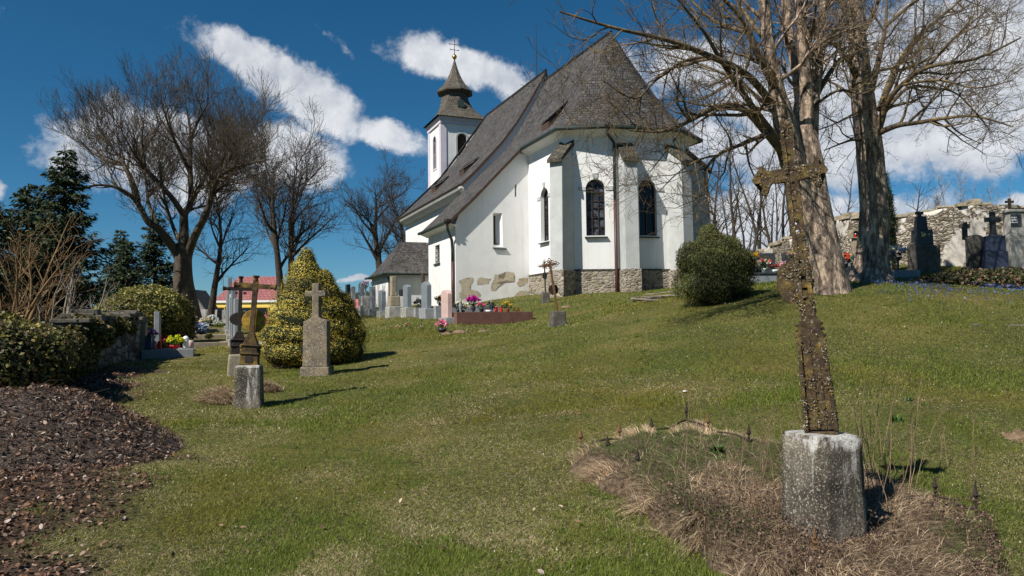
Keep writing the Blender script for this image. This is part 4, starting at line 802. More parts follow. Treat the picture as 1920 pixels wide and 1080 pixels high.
# bare golden shrubs on the far left
def shrub(px, d, h, spread, n, seed, label, mat, py=620, zoff=0, name='bare_shrub'):
    b_ = gp(px, d, py); b_.z += zoff; rt = thing(name, b_, label, 'shrub'); wd = Wood(seed); r = wd.r
    cfg = [dict(den=3.2, len=h*.32, r=.012, ang=(25, 50), seg=5, wig=.13, trop=.06, n=4, up=.3, tip=.004), dict(den=5, len=h*.16, r=.006, ang=(25, 50), seg=4, wig=.15, trop=.05, n=3, up=.2, tip=.003), dict(den=6, len=h*.08, r=.004, ang=(25, 50), seg=3, wig=.15, trop=.05, n=3, up=.2, tip=.003)]
    for i in range(n):
        a = r.uniform(0, 6.28); e = rad(r.uniform(45, 80)); d_ = Vector((math.cos(a)*math.cos(e), math.sin(a)*math.cos(e), math.sin(e))); q = b_+Vector((r.uniform(-.1, .1), r.uniform(-.1, .1), -.1)); pp = [q]; ln = h*r.uniform(.75, 1.1)
        for _ in range(8): d_ = (d_+Vector((r.gauss(0, 1), r.gauss(0, 1), r.gauss(0, 1)))*.10).normalized(); q = q+d_*ln/8; pp.append(q)
        rr_ = [.035*(1-j/8)+.006 for j in range(9)]; wd.limb(pp, rr_, 6); sprout(wd, pp, rr_, 0, cfg)
    crown(rt, wd, mat, 'branches'); return rt
shrub(18, 13, 2.9, 1.5, 8, 41, 'bare golden-brown young tree with forked stems at the left edge, in front of the spruces', M['bark_gold'], zoff=.3)
shrub(112, 14.5, 2.0, 1.5, 8, 43, 'leafless tangled grey-brown shrub behind the leafy bush on the left', M['bark_pale'], zoff=.2)
shrub(58, 15.5, 2.7, 1.5, 7, 47, 'second bare golden-brown shrub between the left edge and the tallest spruce', M['bark_gold'], zoff=.2)
# ------------------------------------------------------------------ what stands far behind
def gpix(px, py, dmax=70):
    """where the sight line through a point of the photograph meets the ground"""
    r = ray(px, py); t = np.linspace(3.2, dmax, 900)/r.y; z = CZ+r.z*t; g = G(r.x*t, r.y*t); k = np.argmax(z < g) if (z < g).any() else 899
    return Vector((r.x*t[k], r.y*t[k], float(g[k])))
def hill(name, d, xs, tops, mat, seed, thick=400):
    xx = np.linspace(xs[0], xs[-1], 160); hh = np.interp(xx, xs, tops); v = MB(); rows = []
    for k, (dy, f) in enumerate(((-thick*.5, 0), (-thick*.25, .6), (0, 1), (thick*.4, .7), (thick, 0))):
        rows.append([((x-960)/FPX*d, d+dy, -5+(CZ+h*d/FPX+5)*f+(float(vnoise([i*.9], [k], seed)[0])-.5)*d*.004*f) for i, (x, h) in enumerate(zip(xx, hh))])
    v.grid(rows); return tag(v.build(name, mat, None, True), kind='structure')
M['hill_far'] = mottled('hill_far', [(.3, (.10, .13, .17)), (.7, (.13, .165, .21))], .01, 1, 0); M['hill_near'] = mottled('hill_near', [(.3, (.018, .028, .018)), (.7, (.04, .055, .03))], .12, 1, .6, 3)  # far hill's blue tint is distance haze put into its colour
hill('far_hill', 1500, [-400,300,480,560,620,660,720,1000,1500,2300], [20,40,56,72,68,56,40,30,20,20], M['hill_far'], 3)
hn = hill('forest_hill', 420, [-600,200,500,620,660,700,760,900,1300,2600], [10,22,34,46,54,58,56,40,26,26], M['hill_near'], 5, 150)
# far wood: conifer tops standing along the forest hill
rg = np.random.default_rng(8); n_ = 2600; px_ = rg.uniform(560, 800, n_); dd = 420+rg.uniform(-60, 20, n_); hz = np.interp(px_, [500,620,660,700,760,900], [34,46,54,58,56,40])*.93
bz = 1.5+hz*420/FPX-(420-dd)*.06-5.0+rg.uniform(-1, 1, n_); hh = rg.uniform(3.5, 7, n_); cx_ = (px_-960)/FPX*dd; V = []; Fc = []
for i in range(n_):
    o_ = len(V); rr_ = hh[i]*.2
    V += [(cx_[i]+rr_*math.cos(a), dd[i]+rr_*math.sin(a), bz[i]) for a in (0, 1.26, 2.51, 3.77, 5.03)]+[(cx_[i], dd[i], bz[i]+hh[i])]; Fc += [(o_+k, o_+(k+1) % 5, o_+5) for k in range(5)]
fw = build_np('far_wood', V, Fc, M['hill_near']); tag(fw, 'dark far conifer wood on the hill between the golden bush and the church', 'wood', kind='stuff')
M['frame_ochre'] = plain('frame_ochre', (.62, .40, .05), .8)
def house(px0, px1, d, z0, ze, zr, depth, name, label, wall_m, roof_m, hipw=.25, wins=()):
    a = P(px0, 580, d); b_ = P(px1, 580, d); w_ = b_.x-a.x; cx = (a.x+b_.x)/2; rt = thing(name, (cx, d, z0), label, 'house')
    MB().box((cx, d+depth/2, z0), (w_, depth, ze-z0)).build('wall', wall_m, rt)
    o_ = .10; x0, x1, y0, y1 = a.x-o_, b_.x+o_, d-o_, d+depth+o_; hx = w_*hipw; ym = (y0+y1)/2
    r_ = MB(); v = [(x0, y0, ze), (x1, y0, ze), (x1, y1, ze), (x0, y1, ze), (x0+hx, ym, zr), (x1-hx, ym, zr)]
    r_.add(v, [(0, 1, 5, 4), (1, 2, 5), (2, 3, 4, 5), (3, 0, 4), (3, 2, 1, 0)]); r_.build('roof', roof_m, rt, uv=True)
    MB().box((cx, y0-.03, ze-.22), (x1-x0, .10, .26)).build('gutter_board', M['ceramic_white'], rt)
    for (u0, u1, v0, v1) in wins:
        p0 = P(u0, v1, d-.02); p1 = P(u1, v0, d-.02); fr = MB().box(((p0.x+p1.x)/2, d-.08, p0.z-.15), (p1.x-p0.x+.3, .16, p1.z-p0.z+.3)).build('window', M['frame_ochre'], rt)
        MB().box(((p0.x+p1.x)/2, d-.17, p0.z), (p1.x-p0.x, .1, p1.z-p0.z)).build('pane', M['glass_dark'], fr)
    return rt
m, n, l, b = newmat('tile_red', .75); tq = n.new('ShaderNodeTexCoord'); bt = n.new('ShaderNodeTexBrick'); l.new(tq.outputs['UV'], bt.inputs['Vector']); bt.inputs['Scale'].default_value = 1; bt.inputs['Brick Width'].default_value = .55; bt.inputs['Row Height'].default_value = .55; bt.inputs['Mortar Size'].default_value = .05
bt.inputs['Color1'].default_value = (.24, .085, .08, 1); bt.inputs['Color2'].default_value = (.30, .115, .11, 1); bt.inputs['Mortar'].default_value = (.15, .05, .05, 1); l.new(bt.outputs['Color'], b.inputs['Base Color']); M['tile_red'] = m
house(402, 518, 90, .2, 4.45, 7.75, 9, 'house', 'yellow house with wide dull-red hipped roof seen between the bare trees', M['wall_yellow'], M['tile_red'], .17, [(406,420,577,590),(452,472,577,590),(482,502,577,590)])
house(640, 676, 230, 0, 5.2, 9.2, 8, 'house', 'far cottage with orange-red roof beyond the headstones left of the porch', M['ceramic_white'], M['roof_red'], .0)
sh = thing('shed', P(361, 600, 44), 'weathered grey gabled wooden shed half hidden behind the trunk of the huge ash', 'shed'); q = P(361, 600, 44)
MB().box((q.x, 44.9, .4), (1.3, 1.2, 2.1)).build('wall', M['wood_grey'], sh); x0, x1 = q.x-.75, q.x+.75
MB().prism([(x0, 44, 2.45), (q.x, 44, 3.5), (x1, 44, 2.45)], (0, 1.7, 0)).build('gable', M['wood_grey'], sh)
rr_ = MB()
for s in (-1, 1): rr_.prism([(q.x, 43.8, 3.55), (q.x+s*.9, 43.8, 2.3), (q.x+s*.9, 43.8, 2.42), (q.x, 43.8, 3.7)], (0, 2.1, 0))
rr_.build('roof', M['slate_roof'], sh); MB().box((q.x+.4, 44.28, .4), (.6, .1, 1.8)).build('door', M['wood_dark'], sh)
# grey rendered wall at the far left end of the churchyard
a = gp(372, 37); b_ = gp(478, 35); wl_ = MB(); wl_.prism([(a.x, a.y, a.z-.3), (b_.x, b_.y, b_.z-.3), (b_.x, b_.y, P(478, 583, 35).z), (a.x, a.y, P(372, 580, 37).z)], (.05, .25, 0))
tag(wl_.build('rendered_wall', mottled('render_grey', [(.3, (.13, .125, .12)), (.5, (.25, .245, .24)), (.7, (.36, .35, .34))], 1.6, .95, .4, .02, (2.5, 2.5, .4)), None, bevel=.02), 'low streaked grey rendered wall closing the churchyard below the yellow house', 'wall')
# ------------------------------------------------------------------ rubble wall on the right
def rough_wall(name, pix, h_under, th, mat, label, seed, step=.22, jag=.12, cope=True):
    base = [P(px, py, d) for px, py, d in pix]; pts_ = spline(base, 14); r = np.random.default_rng(seed); rt = thing(name, (pts_[len(pts_)//2].x, pts_[len(pts_)//2].y, pts_[0].z-h_under), label, 'wall')
    ln = [0]
    for i in range(1, len(pts_)): ln.append(ln[-1]+(pts_[i]-pts_[i-1]).length)
    s = np.arange(0, ln[-1], step); q = np.stack([np.interp(s, ln, [p[k] for p in pts_]) for k in range(3)], 1); t = unit(np.gradient(q, axis=0)*[1, 1, 0]); nn = np.stack([t[:, 1], -t[:, 0], 0*t[:, 0]], 1)
    top = q[:, 2]+(fbm(s, s*0, seed, .9, 3)-.5)*jag*2; rows = []; hs_ = [0, .25, .5, .7, .85, .95, 1]
    for side in (-1, 1):
        for f in (hs_ if side == -1 else hs_[::-1]):
            z = top-h_under*(1-f); bul = (np.array([vnoise([a_*2.2], [f*3.1+side], seed+3)[0] for a_ in s])-.5)*.09
            rows.append(np.stack([q[:, 0]-nn[:, 0]*side*(th/2+bul), q[:, 1]-nn[:, 1]*side*(th/2+bul), z], 1))
    k = len(s); V = np.vstack(rows); I_ = np.arange(len(V)).reshape(len(rows), k); F = np.stack([I_[:-1, :-1], I_[:-1, 1:], I_[1:, 1:], I_[1:, :-1]], -1).reshape(-1, 4)
    caps = np.array([[I_[i, e], I_[i+1, e], I_[len(rows)-2-i, e], I_[len(rows)-1-i, e]] for e in (0, k-1) for i in range(len(hs_)-1)])
    build_np('masonry', V, np.vstack([F, caps]), mat, rt)
    if cope:
        mb = MB(); i = 0.
        while i < s[-1]-.3:
            w_ = r.uniform(.25, .6); f = np.interp(i+w_/2, s, np.arange(k)); j = int(f); c = q[j]; hh = r.uniform(.05, .13); lay = r.integers(1, 3); z = top[j]-.03
            for _ in range(lay):
                off = r.uniform(-.05, .05); mb.box((c[0]+nn[j, 0]*off, c[1]+nn[j, 1]*off, z), (w_, th+r.uniform(-.05, .16), hh), math.atan2(t[j, 1], t[j, 0])+r.normal()*.08, (r.uniform(.85, 1), r.uniform(.85, 1))); z += hh*.9
            i += w_*.93
        mb.build('coping', M['old_stone'] if mat is not M['wall_old'] else M['dark_stone'], rt, bevel=.015)
    return rt
rough_wall('rubble_wall', [(2060,378,23.8),(1920,393,24),(1860,390,24.1),(1780,393,24.4),(1680,407,25.2),(1600,412,26.4),(1560,420,28.5),(1520,438,31.5),(1480,453,35),(1415,480,43)], 3.0, .55, M['wall_stone'], 'long rubble cemetery wall with flaking white plaster on the right', 6)
rough_wall('dry_stone_wall', [(130,607,12.0),(165,603,13.2),(205,601,14.8),(240,600,16.5),(256,602,17.6)], 1.5, .5, M['wall_old'], 'low dark dry stone wall half covered by ivy on the left', 9, jag=.06)

# ------------------------------------------------------------------ graves
ND = -NN                                   # the graves of the row lie this way, the backs of their stones look along NN
ANG = math.atan2(U.y, U.x)                 # a stone's width runs along the axis of the church
def frame(ang): return Vector((math.cos(ang), math.sin(ang), 0)), Vector((-math.sin(ang), math.cos(ang), 0))
TOPS = {'shoulder': [(-.5, 0), (.5, 0), (.5, .93), (.30, .965), (.05, 1), (-.18, .975), (-.5, .86)], 'round': [(-.5, 0), (.5, 0), (.5, .9), (.38, .96), (.18, .99), (0, 1), (-.18, .99), (-.38, .96), (-.5, .9)],
        'flat': [(-.5, 0), (.5, 0), (.5, 1), (-.5, 1)], 'slant': [(-.5, 0), (.5, 0), (.5, .86), (-.5, 1)], 'peak': [(-.5, 0), (.5, 0), (.5, .9), (0, 1), (-.5, .9)]}
def slab(p, w_, h, t, top, ang, z0=0):
    a, n_ = frame(ang); return MB().prism([p+a*(x*w_)-n_*(t/2)+Vector((0, 0, z0+z*h)) for x, z in TOPS[top]], n_*t)
def gravestone(p, w_, h, t, top, mat, ang, label, ph=.25, pw=1.25, pt=2.4, pmat=None, bev=.012, group=None, foot=.4):
    rt = thing('gravestone', p, label, 'gravestone', group)
    slab(p, w_, h, t, top, ang, ph).build('headstone', M[mat], rt, bevel=bev)
    MB().box((p.x, p.y, p.z-foot), (w_*pw, t*pt, ph+foot), ang).build('plinth', M[pmat or 'concrete'], rt, bevel=.015); return rt
def kerb(p, l_, w_, h, ang, mat, label, fill='soil', bar=.12, filled=True, foot=.3):
    """grave kerb: long side along ang+90deg pointing away from the stone; p is the middle of the stone end"""
    a, n_ = frame(ang); rt = thing('grave_kerb', p, label, 'grave'); k = MB(); z = p.z-foot; H = h+foot
    c = p+n_*(l_/2)
    for s in (-1, 1): q = c+a*s*(w_/2-bar/2); k.box((q.x, q.y, z), (bar, l_, H), ang)
    for f in (bar/2, l_-bar/2): q = p+n_*f; k.box((q.x, q.y, z), (w_-2*bar, bar, H-.003), ang)
    k.build('kerb', M[mat], rt, bevel=.01)
    if filled: MB().box((c.x, c.y, z), (w_-2*bar+.004, l_-2*bar+.004, H-.04), ang).build('cover_slab' if fill != 'soil' else 'bed', M[fill], rt)
    return rt
def at_top(p, h): return Vector((p.x, p.y, p.z+h))
POT = {'pot': [(.045, 0), (.075, .13), (.082, .15), (.07, .15)], 'bowl': [(.06, 0), (.12, .05), (.14, .11), (.125, .11)], 'vase': [(.05, 0), (.055, .02), (.035, .05), (.07, .14), (.075, .2), (.04, .27), (.055, .31), (.045, .31)], 'tall': [(.07, 0), (.03, .06), (.035, .35), (.12, .45), (.13, .47), (.11, .47)]}
def bouquet(p, pot, potmat, cols, size, seed, label, n=26, green=(.05, .09, .025), sc=1.0, cat='flowers', group=None, leafn=90):
    rng = np.random.default_rng(seed); rt = thing('flower_pot', p, label, cat, group); h = 0
    if pot: MB().lathe([(r*sc, z*sc) for r, z in POT[pot]], p-Vector((0, 0, .01)), 14).build('pot', M[potmat], rt, smooth=True); h = POT[pot][-1][1]*sc
    c = np.array([p.x, p.y, p.z+h+size*.45])
    d_ = rdirs(leafn, rng)*rng.random((leafn, 1))**.4*size*[1, 1, .75]; V, F, cl = leaves(c+d_*.95, size*.35, pick([green, tuple(x*.6 for x in green), tuple(x*1.5 for x in green)], leafn, rng), rng); build_np('foliage', V, F, M['leaf'], rt, cl)
    d_ = rdirs(n, rng); d_[:, 2] = np.abs(d_[:, 2])*.9+.05; pc = c+d_*size*rng.uniform(.75, 1.1, (n, 1))*[1, 1, .85]; P5 = np.repeat(pc, 7, 0)+rng.normal(size=(n*7, 3))*size*.10; cc = np.repeat(pick(cols, n, rng, .1), 7, 0)*rng.uniform(.75, 1.1, (n*7, 1))
    V, F, cl = leaves(P5, size*.30, cc, rng, aspect=.85); build_np('blossoms', V, F, M['petal'], rt, cl); return rt
def candle(p, mat, label, h=.2, r=.04, cap_m='gold'):
    rt = thing('grave_candle', p, label, 'grave candle'); MB().lathe([(r*.9, 0), (r, .02), (r*.85, h*.45), (r, h*.7), (r*.9, h*.72)], p, 12).build('glass', M[mat], rt, smooth=True)
    MB().lathe([(r*1.02, h*.72), (r*1.05, h*.78), (r*.7, h*.92), (r*.2, h)], p, 12).build('lid', M[cap_m], rt, smooth=True); return rt
def lantern(p, label, h=.34, w_=.17):
    rt = thing('grave_lantern', p, label, 'lantern'); k = MB()
    MB().box((p.x, p.y, p.z), (w_, w_, .03)).build('base', M['granite_dark'], rt)
    for sx in (-1, 1):
        for sy in (-1, 1): k.box((p.x+sx*w_*.42, p.y+sy*w_*.42, p.z+.03), (.014, .014, h*.72))
    k.build('frame', M['steel'], rt); MB().box((p.x, p.y, p.z+.03+h*.72), (w_*1.05, w_*1.05, h*.2), 0, (.4, .4)).build('roof', M['granite_dark'], rt); MB().box((p.x, p.y, p.z+.03), (w_*.78, w_*.78, h*.7)).build('pane', M['glass_blue'], rt)
# --- row along the north side of the church
q0 = gp(837, 22.5, 605)
def rowp(px):
    k = (px-960)/FPX; k = (px-960)/FPX; t = (k*q0.y-q0.x)/(U.x-k*U.y); x, y = q0.x+U.x*t, q0.y+U.y*t; return Vector((x, y, g1(x, y)))
row = [(837,.72,1.06,.15,'shoulder','granite_pink',.16,'granite_pale','pale pink granite headstone with slanted top, nearest in the row by the church'),
       (799,.75,1.12,.16,'shoulder','granite_grey',.40,'granite_pale','tall blue-grey headstone with slanted top, next behind the pink headstone'),
       (763,.70,1.05,.16,'round','granite_grey',.42,'concrete','grey headstone with softly rounded top on a pale block, third from the pink headstone'),
       (716,.70,1.10,.18,'round','granite_grey',.30,'concrete','dark grey rounded headstone just left of the weathered stone monument'),
       (698,.55,1.25,.18,'flat','granite_pale',.34,'concrete','narrow pale flat-topped headstone before the porch corner'),
       (677,.75,1.60,.16,'peak','granite_grey',.34,'concrete','tallest grey headstone with pointed top, left of the porch'),
       (661,.50,1.35,.20,'slant','granite_pale',.36,'concrete','slim pale stone pillar near the far end of the row'),
       (652,.60,1.50,.18,'flat','granite_dark',.34,'concrete','dark flat headstone at the far end of the row')]
for i, (px, w_, h, t, top, mat, ph, pm, lb) in enumerate(row): gravestone(rowp(px), w_*.95, h*.82, t, top, mat, ANG, lb, ph*.85, 1.15, 2.0, pm)
# weathered stone monument of stacked blocks
p = rowp(738); mt = thing('stone_monument', p, 'weathered broken stone monument of stacked blocks in the row beside the porch', 'monument')
MB().box((p.x, p.y, p.z-.3), (.75, .55, .75), ANG).build('base_block', M['concrete'], mt, bevel=.03); MB().box((p.x, p.y, p.z+.45), (.58, .42, .42), ANG, (.92, .9)).build('middle_block', M['old_stone'], mt, bevel=.03)
MB().box((p.x-.02, p.y+.03, p.z+.87), (.38, .24, .80), ANG, (.92, .9)).build('broken_shaft', M['old_stone'], mt, bevel=.03); q = p+ND*.3; MB().box((q.x, q.y, p.z+.87), (.22, .12, .28), ANG).build('picture_frame', M['granite_dark'], mt, bevel=.02)
# red granite kerb of the pink stone, with what stands on it
pk = rowp(837); kerb(pk+ND*.12, 2.55, 1.25, .30, ANG+math.pi, 'granite_red', 'red-brown granite grave kerb in front of the pink headstone', 'granite_red')
for px, m_, lb in ((799, 'granite_pale', 'speckled grey granite tomb cover beside the red-brown kerb'), (763, 'granite_pale', 'grey granite grave kerb behind the speckled tomb cover'), (716, 'concrete', 'low concrete grave kerb below the dark grey rounded headstone')):
    kerb(rowp(px)+ND*.15, 2.3, 1.2, .42 if px == 799 else .34, ANG+math.pi, m_, lb, m_)
def on_k(px0, a, s, h): p = rowp(px0); q = p+ND*a+U*s; return Vector((q.x, q.y, p.z+h))
bouquet(on_k(837, .55, .25, .27), 'bowl', 'pot_dark', [(.75, .72, .35), (.8, .78, .7)], .22, 1, 'cream and yellow flowers in a dark bowl nearest the pink headstone', 30)
bouquet(on_k(837, .90, .05, .27), 'vase', 'pot_dark', [(.62, .02, .35), (.7, .05, .45)], .19, 2, 'big magenta flower ball in a vase on the red-brown kerb', 60)
MB_ = thing('vase', on_k(837, .38, -.2, .27), 'empty grey stone vase beside the pink headstone', 'vase'); MB().lathe([(r*1.2, z*1.25) for r, z in POT['vase']], on_k(837, .38, -.2, .27), 14).build('body', M['granite_pale'], MB_, smooth=True); MB().lathe([(.056, .385), (.056, .389), (.05, .389)], on_k(837, .38, -.2, .27), 14).build('rim', M['steel'], MB_)
bouquet(on_k(837, 1.05, -.3, .27), 'pot', 'pot_dark', [(.8, .12, .28), (.75, .2, .35)], .16, 3, 'pink roses and twigs in a dark pot on the red-brown kerb', 14, (.06, .07, .03))
bouquet(on_k(837, 1.42, .0, .27), 'bowl', 'ceramic_white', [(.25, .14, .06), (.10, .13, .05)], .20, 4, 'fir twig arrangement in a white bowl on the red-brown kerb', 10, (.04, .07, .03))
candle(on_k(837, 1.62, .35, .27), 'glass_blue', 'tall blue glass grave candle behind the white bowl', .42, .075, 'steel'); candle(on_k(837, 1.74, .2, .27), 'glass_red', 'red glass grave candle beside the tall blue one', .26, .055, 'gold'); candle(on_k(837, 1.72, -.3, .27), 'glass_red', 'small dark red grave candle at the front of the red-brown kerb', .24, .05, 'pot_dark')
bouquet(on_k(837, 2.05, .0, .27), 'pot', 'pot_clay', [(.75, .6, .05), (.6, .4, .05)], .19, 5, 'yellow flowers in a clay pot near the right end of the red-brown kerb', 20)
bouquet(on_k(837, 2.35, -.1, .27), None, None, [(.5, .28, .06), (.4, .2, .05)], .13, 6, 'withered yellow-brown flowers lying at the right end of the red-brown kerb', 14, (.2, .13, .05))
p = gpix(829, 623); bouquet(p, 'bowl', 'pot_dark', [(.85, .12, .28), (.9, .45, .55)], .17, 7, 'tipped dark bowl of pink flowers on the grass left of the red-brown kerb', 26)
bouquet(on_k(799, .5, .0, .36), 'pot', 'steel', [(.6, .25, .03), (.5, .3, .04)], .20, 8, 'orange flowers in a metal pot behind the pink headstone', 26, (.08, .07, .02))
bouquet(on_k(763, .45, -.1, .30), 'bowl', 'pot_dark', [(.35, .38, .42), (.10, .14, .10)], .22, 9, 'grey-green fir twigs beside the rounded grey headstone', 14, (.06, .09, .07))
bouquet(rowp(685)+Vector((0, 0, .9)), 'tall', 'granite_pale', [(.7, .25, .4), (.8, .7, .72)], .20, 10, 'pink and white flowers in a tall stone urn left of the narrow pale headstone', 22)
MB_ = thing('stone_pedestal', rowp(685), 'stepped pale stone pedestal carrying the urn of pink flowers', 'pedestal'); p = rowp(685); MB().box((p.x, p.y, p.z-.3), (.6, .6, .75), ANG).build('lower_step', M['concrete'], MB_, bevel=.02); MB().box((p.x, p.y, p.z+.45), (.4, .4, .45), ANG).build('upper_step', M['concrete'], MB_, bevel=.02)
for i, (px, py, c, lb) in enumerate([(745,617,(.75,.40,.15),'orange fallen plastic flower on the grass'), (763,614,(.6,.03,.03),'red fallen plastic flower on the grass'), (786,617,(.5,.12,.12),'red and white fallen flower on the grass'), (728,601,(.06,.09,.35),'small blue thing lying beside the stone monument'), (680,642,(.85,.75,.15),'yellow flower lying in the grass right of the golden bush')]):
    p = gpix(px, py); bouquet(p, None, None, [c, (.7, .6, .5)], .09, 30+i, lb, 8, (.07, .09, .03), leafn=12, cat='flower')
# --- column of stones seen edge on, behind the crosses on the left
lp = gp(443, 17.5, 660)
for i, (t, w_, h, mat, top, lb) in enumerate([(0,.7,1.15,'granite_pale','flat','pale grey headstone seen edge on, right behind the iron cross with the black plaque'), (2.4,.7,1.35,'granite_grey','flat','blue-grey headstone seen edge on, second in the column behind the iron crosses'), (4.9,.65,1.25,'granite_pale','round','pale headstone seen edge on, third in the column behind the iron crosses'), (7.6,.7,1.75,'granite_grey','flat','tallest grey headstone seen edge on, before the red-roofed house'), (10.4,.6,1.2,'granite_pale','flat','farthest pale headstone of the column behind the iron crosses')]):
    x, y = lp.x+U.x*t, lp.y+U.y*t; gravestone(Vector((x, y, g1(x, y))), w_, h, .12, top, mat, ANG, lb, .18, 1.15, 2.2)
bouquet(gp(418, 24, 640)+Vector((.1, 0, 1.3)), None, None, [(.05, .35, .22), (.04, .25, .18)], .14, 40, 'turquoise wreath on the tallest edge-on headstone', 30, (.03, .2, .12)) if False else None
bouquet(gp(510, 24, 620), 'bowl', 'pot_dark', [(.75, .12, .25), (.8, .5, .6)], .36, 41, 'big pink and white bouquet peeping out left of the golden bush', 60, (.05, .08, .03))
bouquet(gp(493, 17, 640), 'bowl', 'pot_dark', [(.85, .8, .25), (.8, .8, .7)], .16, 42, 'pale yellow flowers low beside the golden bush', 16)
# --- graves along the ivy wall on the left
kl = gp(268, 17, 668); kerb(kl, 1.1, .95, .20, ANG+math.pi, 'granite_pale', 'pale granite grave with flowers in front of the ivy mound', 'granite_pale', foot=.2)
gravestone(kl+Vector((.02, -.06, 0)), .55, .70, .16, 'round', 'old_stone', ANG, 'small brownish rounded headstone at the end of the pale granite grave', .14, 1.1, 1.6, 'granite_dark')
x = gp(295, 18.6, 655); gravestone(x, .6, 1.0, .13, 'slant', 'granite_pale', ANG, 'pale grey slanted slab headstone standing before the ivy mound', .06, 1.05, 1.5)
x = gp(333, 21, 640); gravestone(x, .6, .95, .13, 'round', 'granite_dark', ANG, 'dark headstone in shade behind red flowers by the ivy mound', .1, 1.1, 1.6)
x = gp(362, 26, 620); gravestone(x, .6, .9, .14, 'flat', 'granite_dark', ANG, 'dark low headstone far back beside the foot of the ash', .1, 1.1, 1.6)
def on_l(a, s, h=.20): q = kl+ND*a+U*s; return Vector((q.x, q.y, kl.z+h))
lantern(on_l(.16, -.30), 'metal and glass lantern at the foot of the brownish rounded headstone'); candle(on_l(.36, -.22), 'glass_red', 'red grave candle with white foot on the pale granite grave', .2, .05, 'pot_red'); candle(on_l(.22, .1), 'glass_red', 'dark red grave candle behind the lantern', .2, .06, 'pot_dark')
bouquet(on_l(.68, -.18), 'bowl', 'pot_red', [(.80, .80, .03), (.75, .70, .02)], .17, 50, 'bright yellow flowers in a red bowl on the pale granite grave', 34, (.10, .25, .03), .9)
candle(on_l(.92, -.1), 'ceramic_white', 'white porcelain grave lantern right of the yellow flowers', .30, .075, 'ceramic_white')
k_ = thing('jar', on_l(1.02, .1), 'pale pink jar at the right end of the pale granite grave', 'jar'); MB().lathe([(.06, 0), (.075, .02), (.075, .15), (.065, .17), (.05, .17)], on_l(1.02, .1), 14).build('body', M['granite_pink'], k_, smooth=True); MB().lathe([(.06, .17), (.06, .185), (.02, .19)], on_l(1.02, .1), 12).build('lid', M['ceramic_white'], k_)
bouquet(gp(284, 17.6, 640)+Vector((0, 0, .30)), 'pot', 'pot_dark', [(.28, .12, .42), (.4, .2, .5)], .15, 51, 'purple flowers before the brownish rounded headstone', 26)
kerb(gp(350, 20.5, 650), 1.1, 1.2, .13, ANG+math.pi, 'old_stone', 'grey-brown grave kerb right of the white porcelain lantern', 'soil'); kerb(gp(362, 23.5, 640), 1.4, 1.3, .13, ANG+math.pi, 'old_stone', 'second grey-brown grave kerb farther along the path', 'soil'); kerb(gp(352, 27, 630), 1.5, 1.3, .12, ANG+math.pi, 'old_stone', 'third grey-brown grave kerb, strewn with flowers', 'soil')
fl_ = [(300,650,17.8,.2,None,[(.30,.14,.05),(.22,.10,.04)],(.16,.09,.04),'brown heather clump left of the yellow flowers'), (306,625,19.5,.16,'pot',[(.55,.02,.05),(.6,.05,.1)],(.04,.06,.02),'red roses in the shade before the ivy mound'), (325,640,20,.2,None,[(.32,.16,.06),(.5,.3,.05)],(.15,.09,.04),'rusty heather clump behind the yellow flowers'),
       (338,635,20.6,.17,'pot',[(.6,.45,.05),(.3,.15,.1)],(.07,.08,.03),'small yellow pansies in a pot on the nearer grey-brown kerb'), (342,600,24,.28,'tall',[(.5,.03,.14),(.65,.1,.25)],(.03,.05,.02),'crimson bouquet raised on a stand by the ivy mound'), (318,608,22.5,.2,'pot',[(.45,.02,.03),(.3,.02,.02)],(.03,.05,.02),'dark red flowers low by the ivy mound'),
       (352,615,23,.24,None,[(.20,.13,.07),(.3,.18,.1)],(.1,.08,.04),'dry brown bush of twigs on a grave'), (379,617,24.5,.24,'bowl',[(.25,.35,.62),(.75,.78,.82)],(.1,.15,.3),'blue and white bouquet on the far graves'), (385,600,28.5,.22,'pot',[(.8,.78,.7),(.7,.5,.1)],(.06,.09,.04),'white and yellow flowers far along the path'), (366,592,30,.26,None,[(.45,.2,.2),(.3,.2,.12)],(.08,.08,.04),'reddish flowers before the grey rendered wall'),
       (395,598,31,.26,'bowl',[(.8,.8,.8),(.7,.72,.75)],(.07,.1,.04),'white flowers near the grey rendered wall'), (408,602,30.5,.2,None,[(.55,.6,.45),(.75,.75,.7)],(.1,.13,.06),'pale green and white plant at the end of the path'), (352,575,33,.34,'tall',[(.6,.36,.08),(.7,.45,.2)],(.25,.15,.05),'golden dry bouquet raised high before the ash'), (392,630,22.5,.13,None,[(.6,.6,.1),(.5,.2,.1)],(.12,.12,.04),'yellow flowers in the bed of the second grey-brown kerb'), (436,690,13.5,.09,None,[(.7,.65,.8),(.35,.25,.55)],(.08,.07,.05),'white and violet pansies at the foot of the dark iron cross')]
for i, (px, py, d, s_, pot, cols, gr, lb) in enumerate(fl_): bouquet(gp(px, d, py)+Vector((0, 0, .05)), pot, 'pot_dark', cols, s_, 60+i, lb, 24, gr)
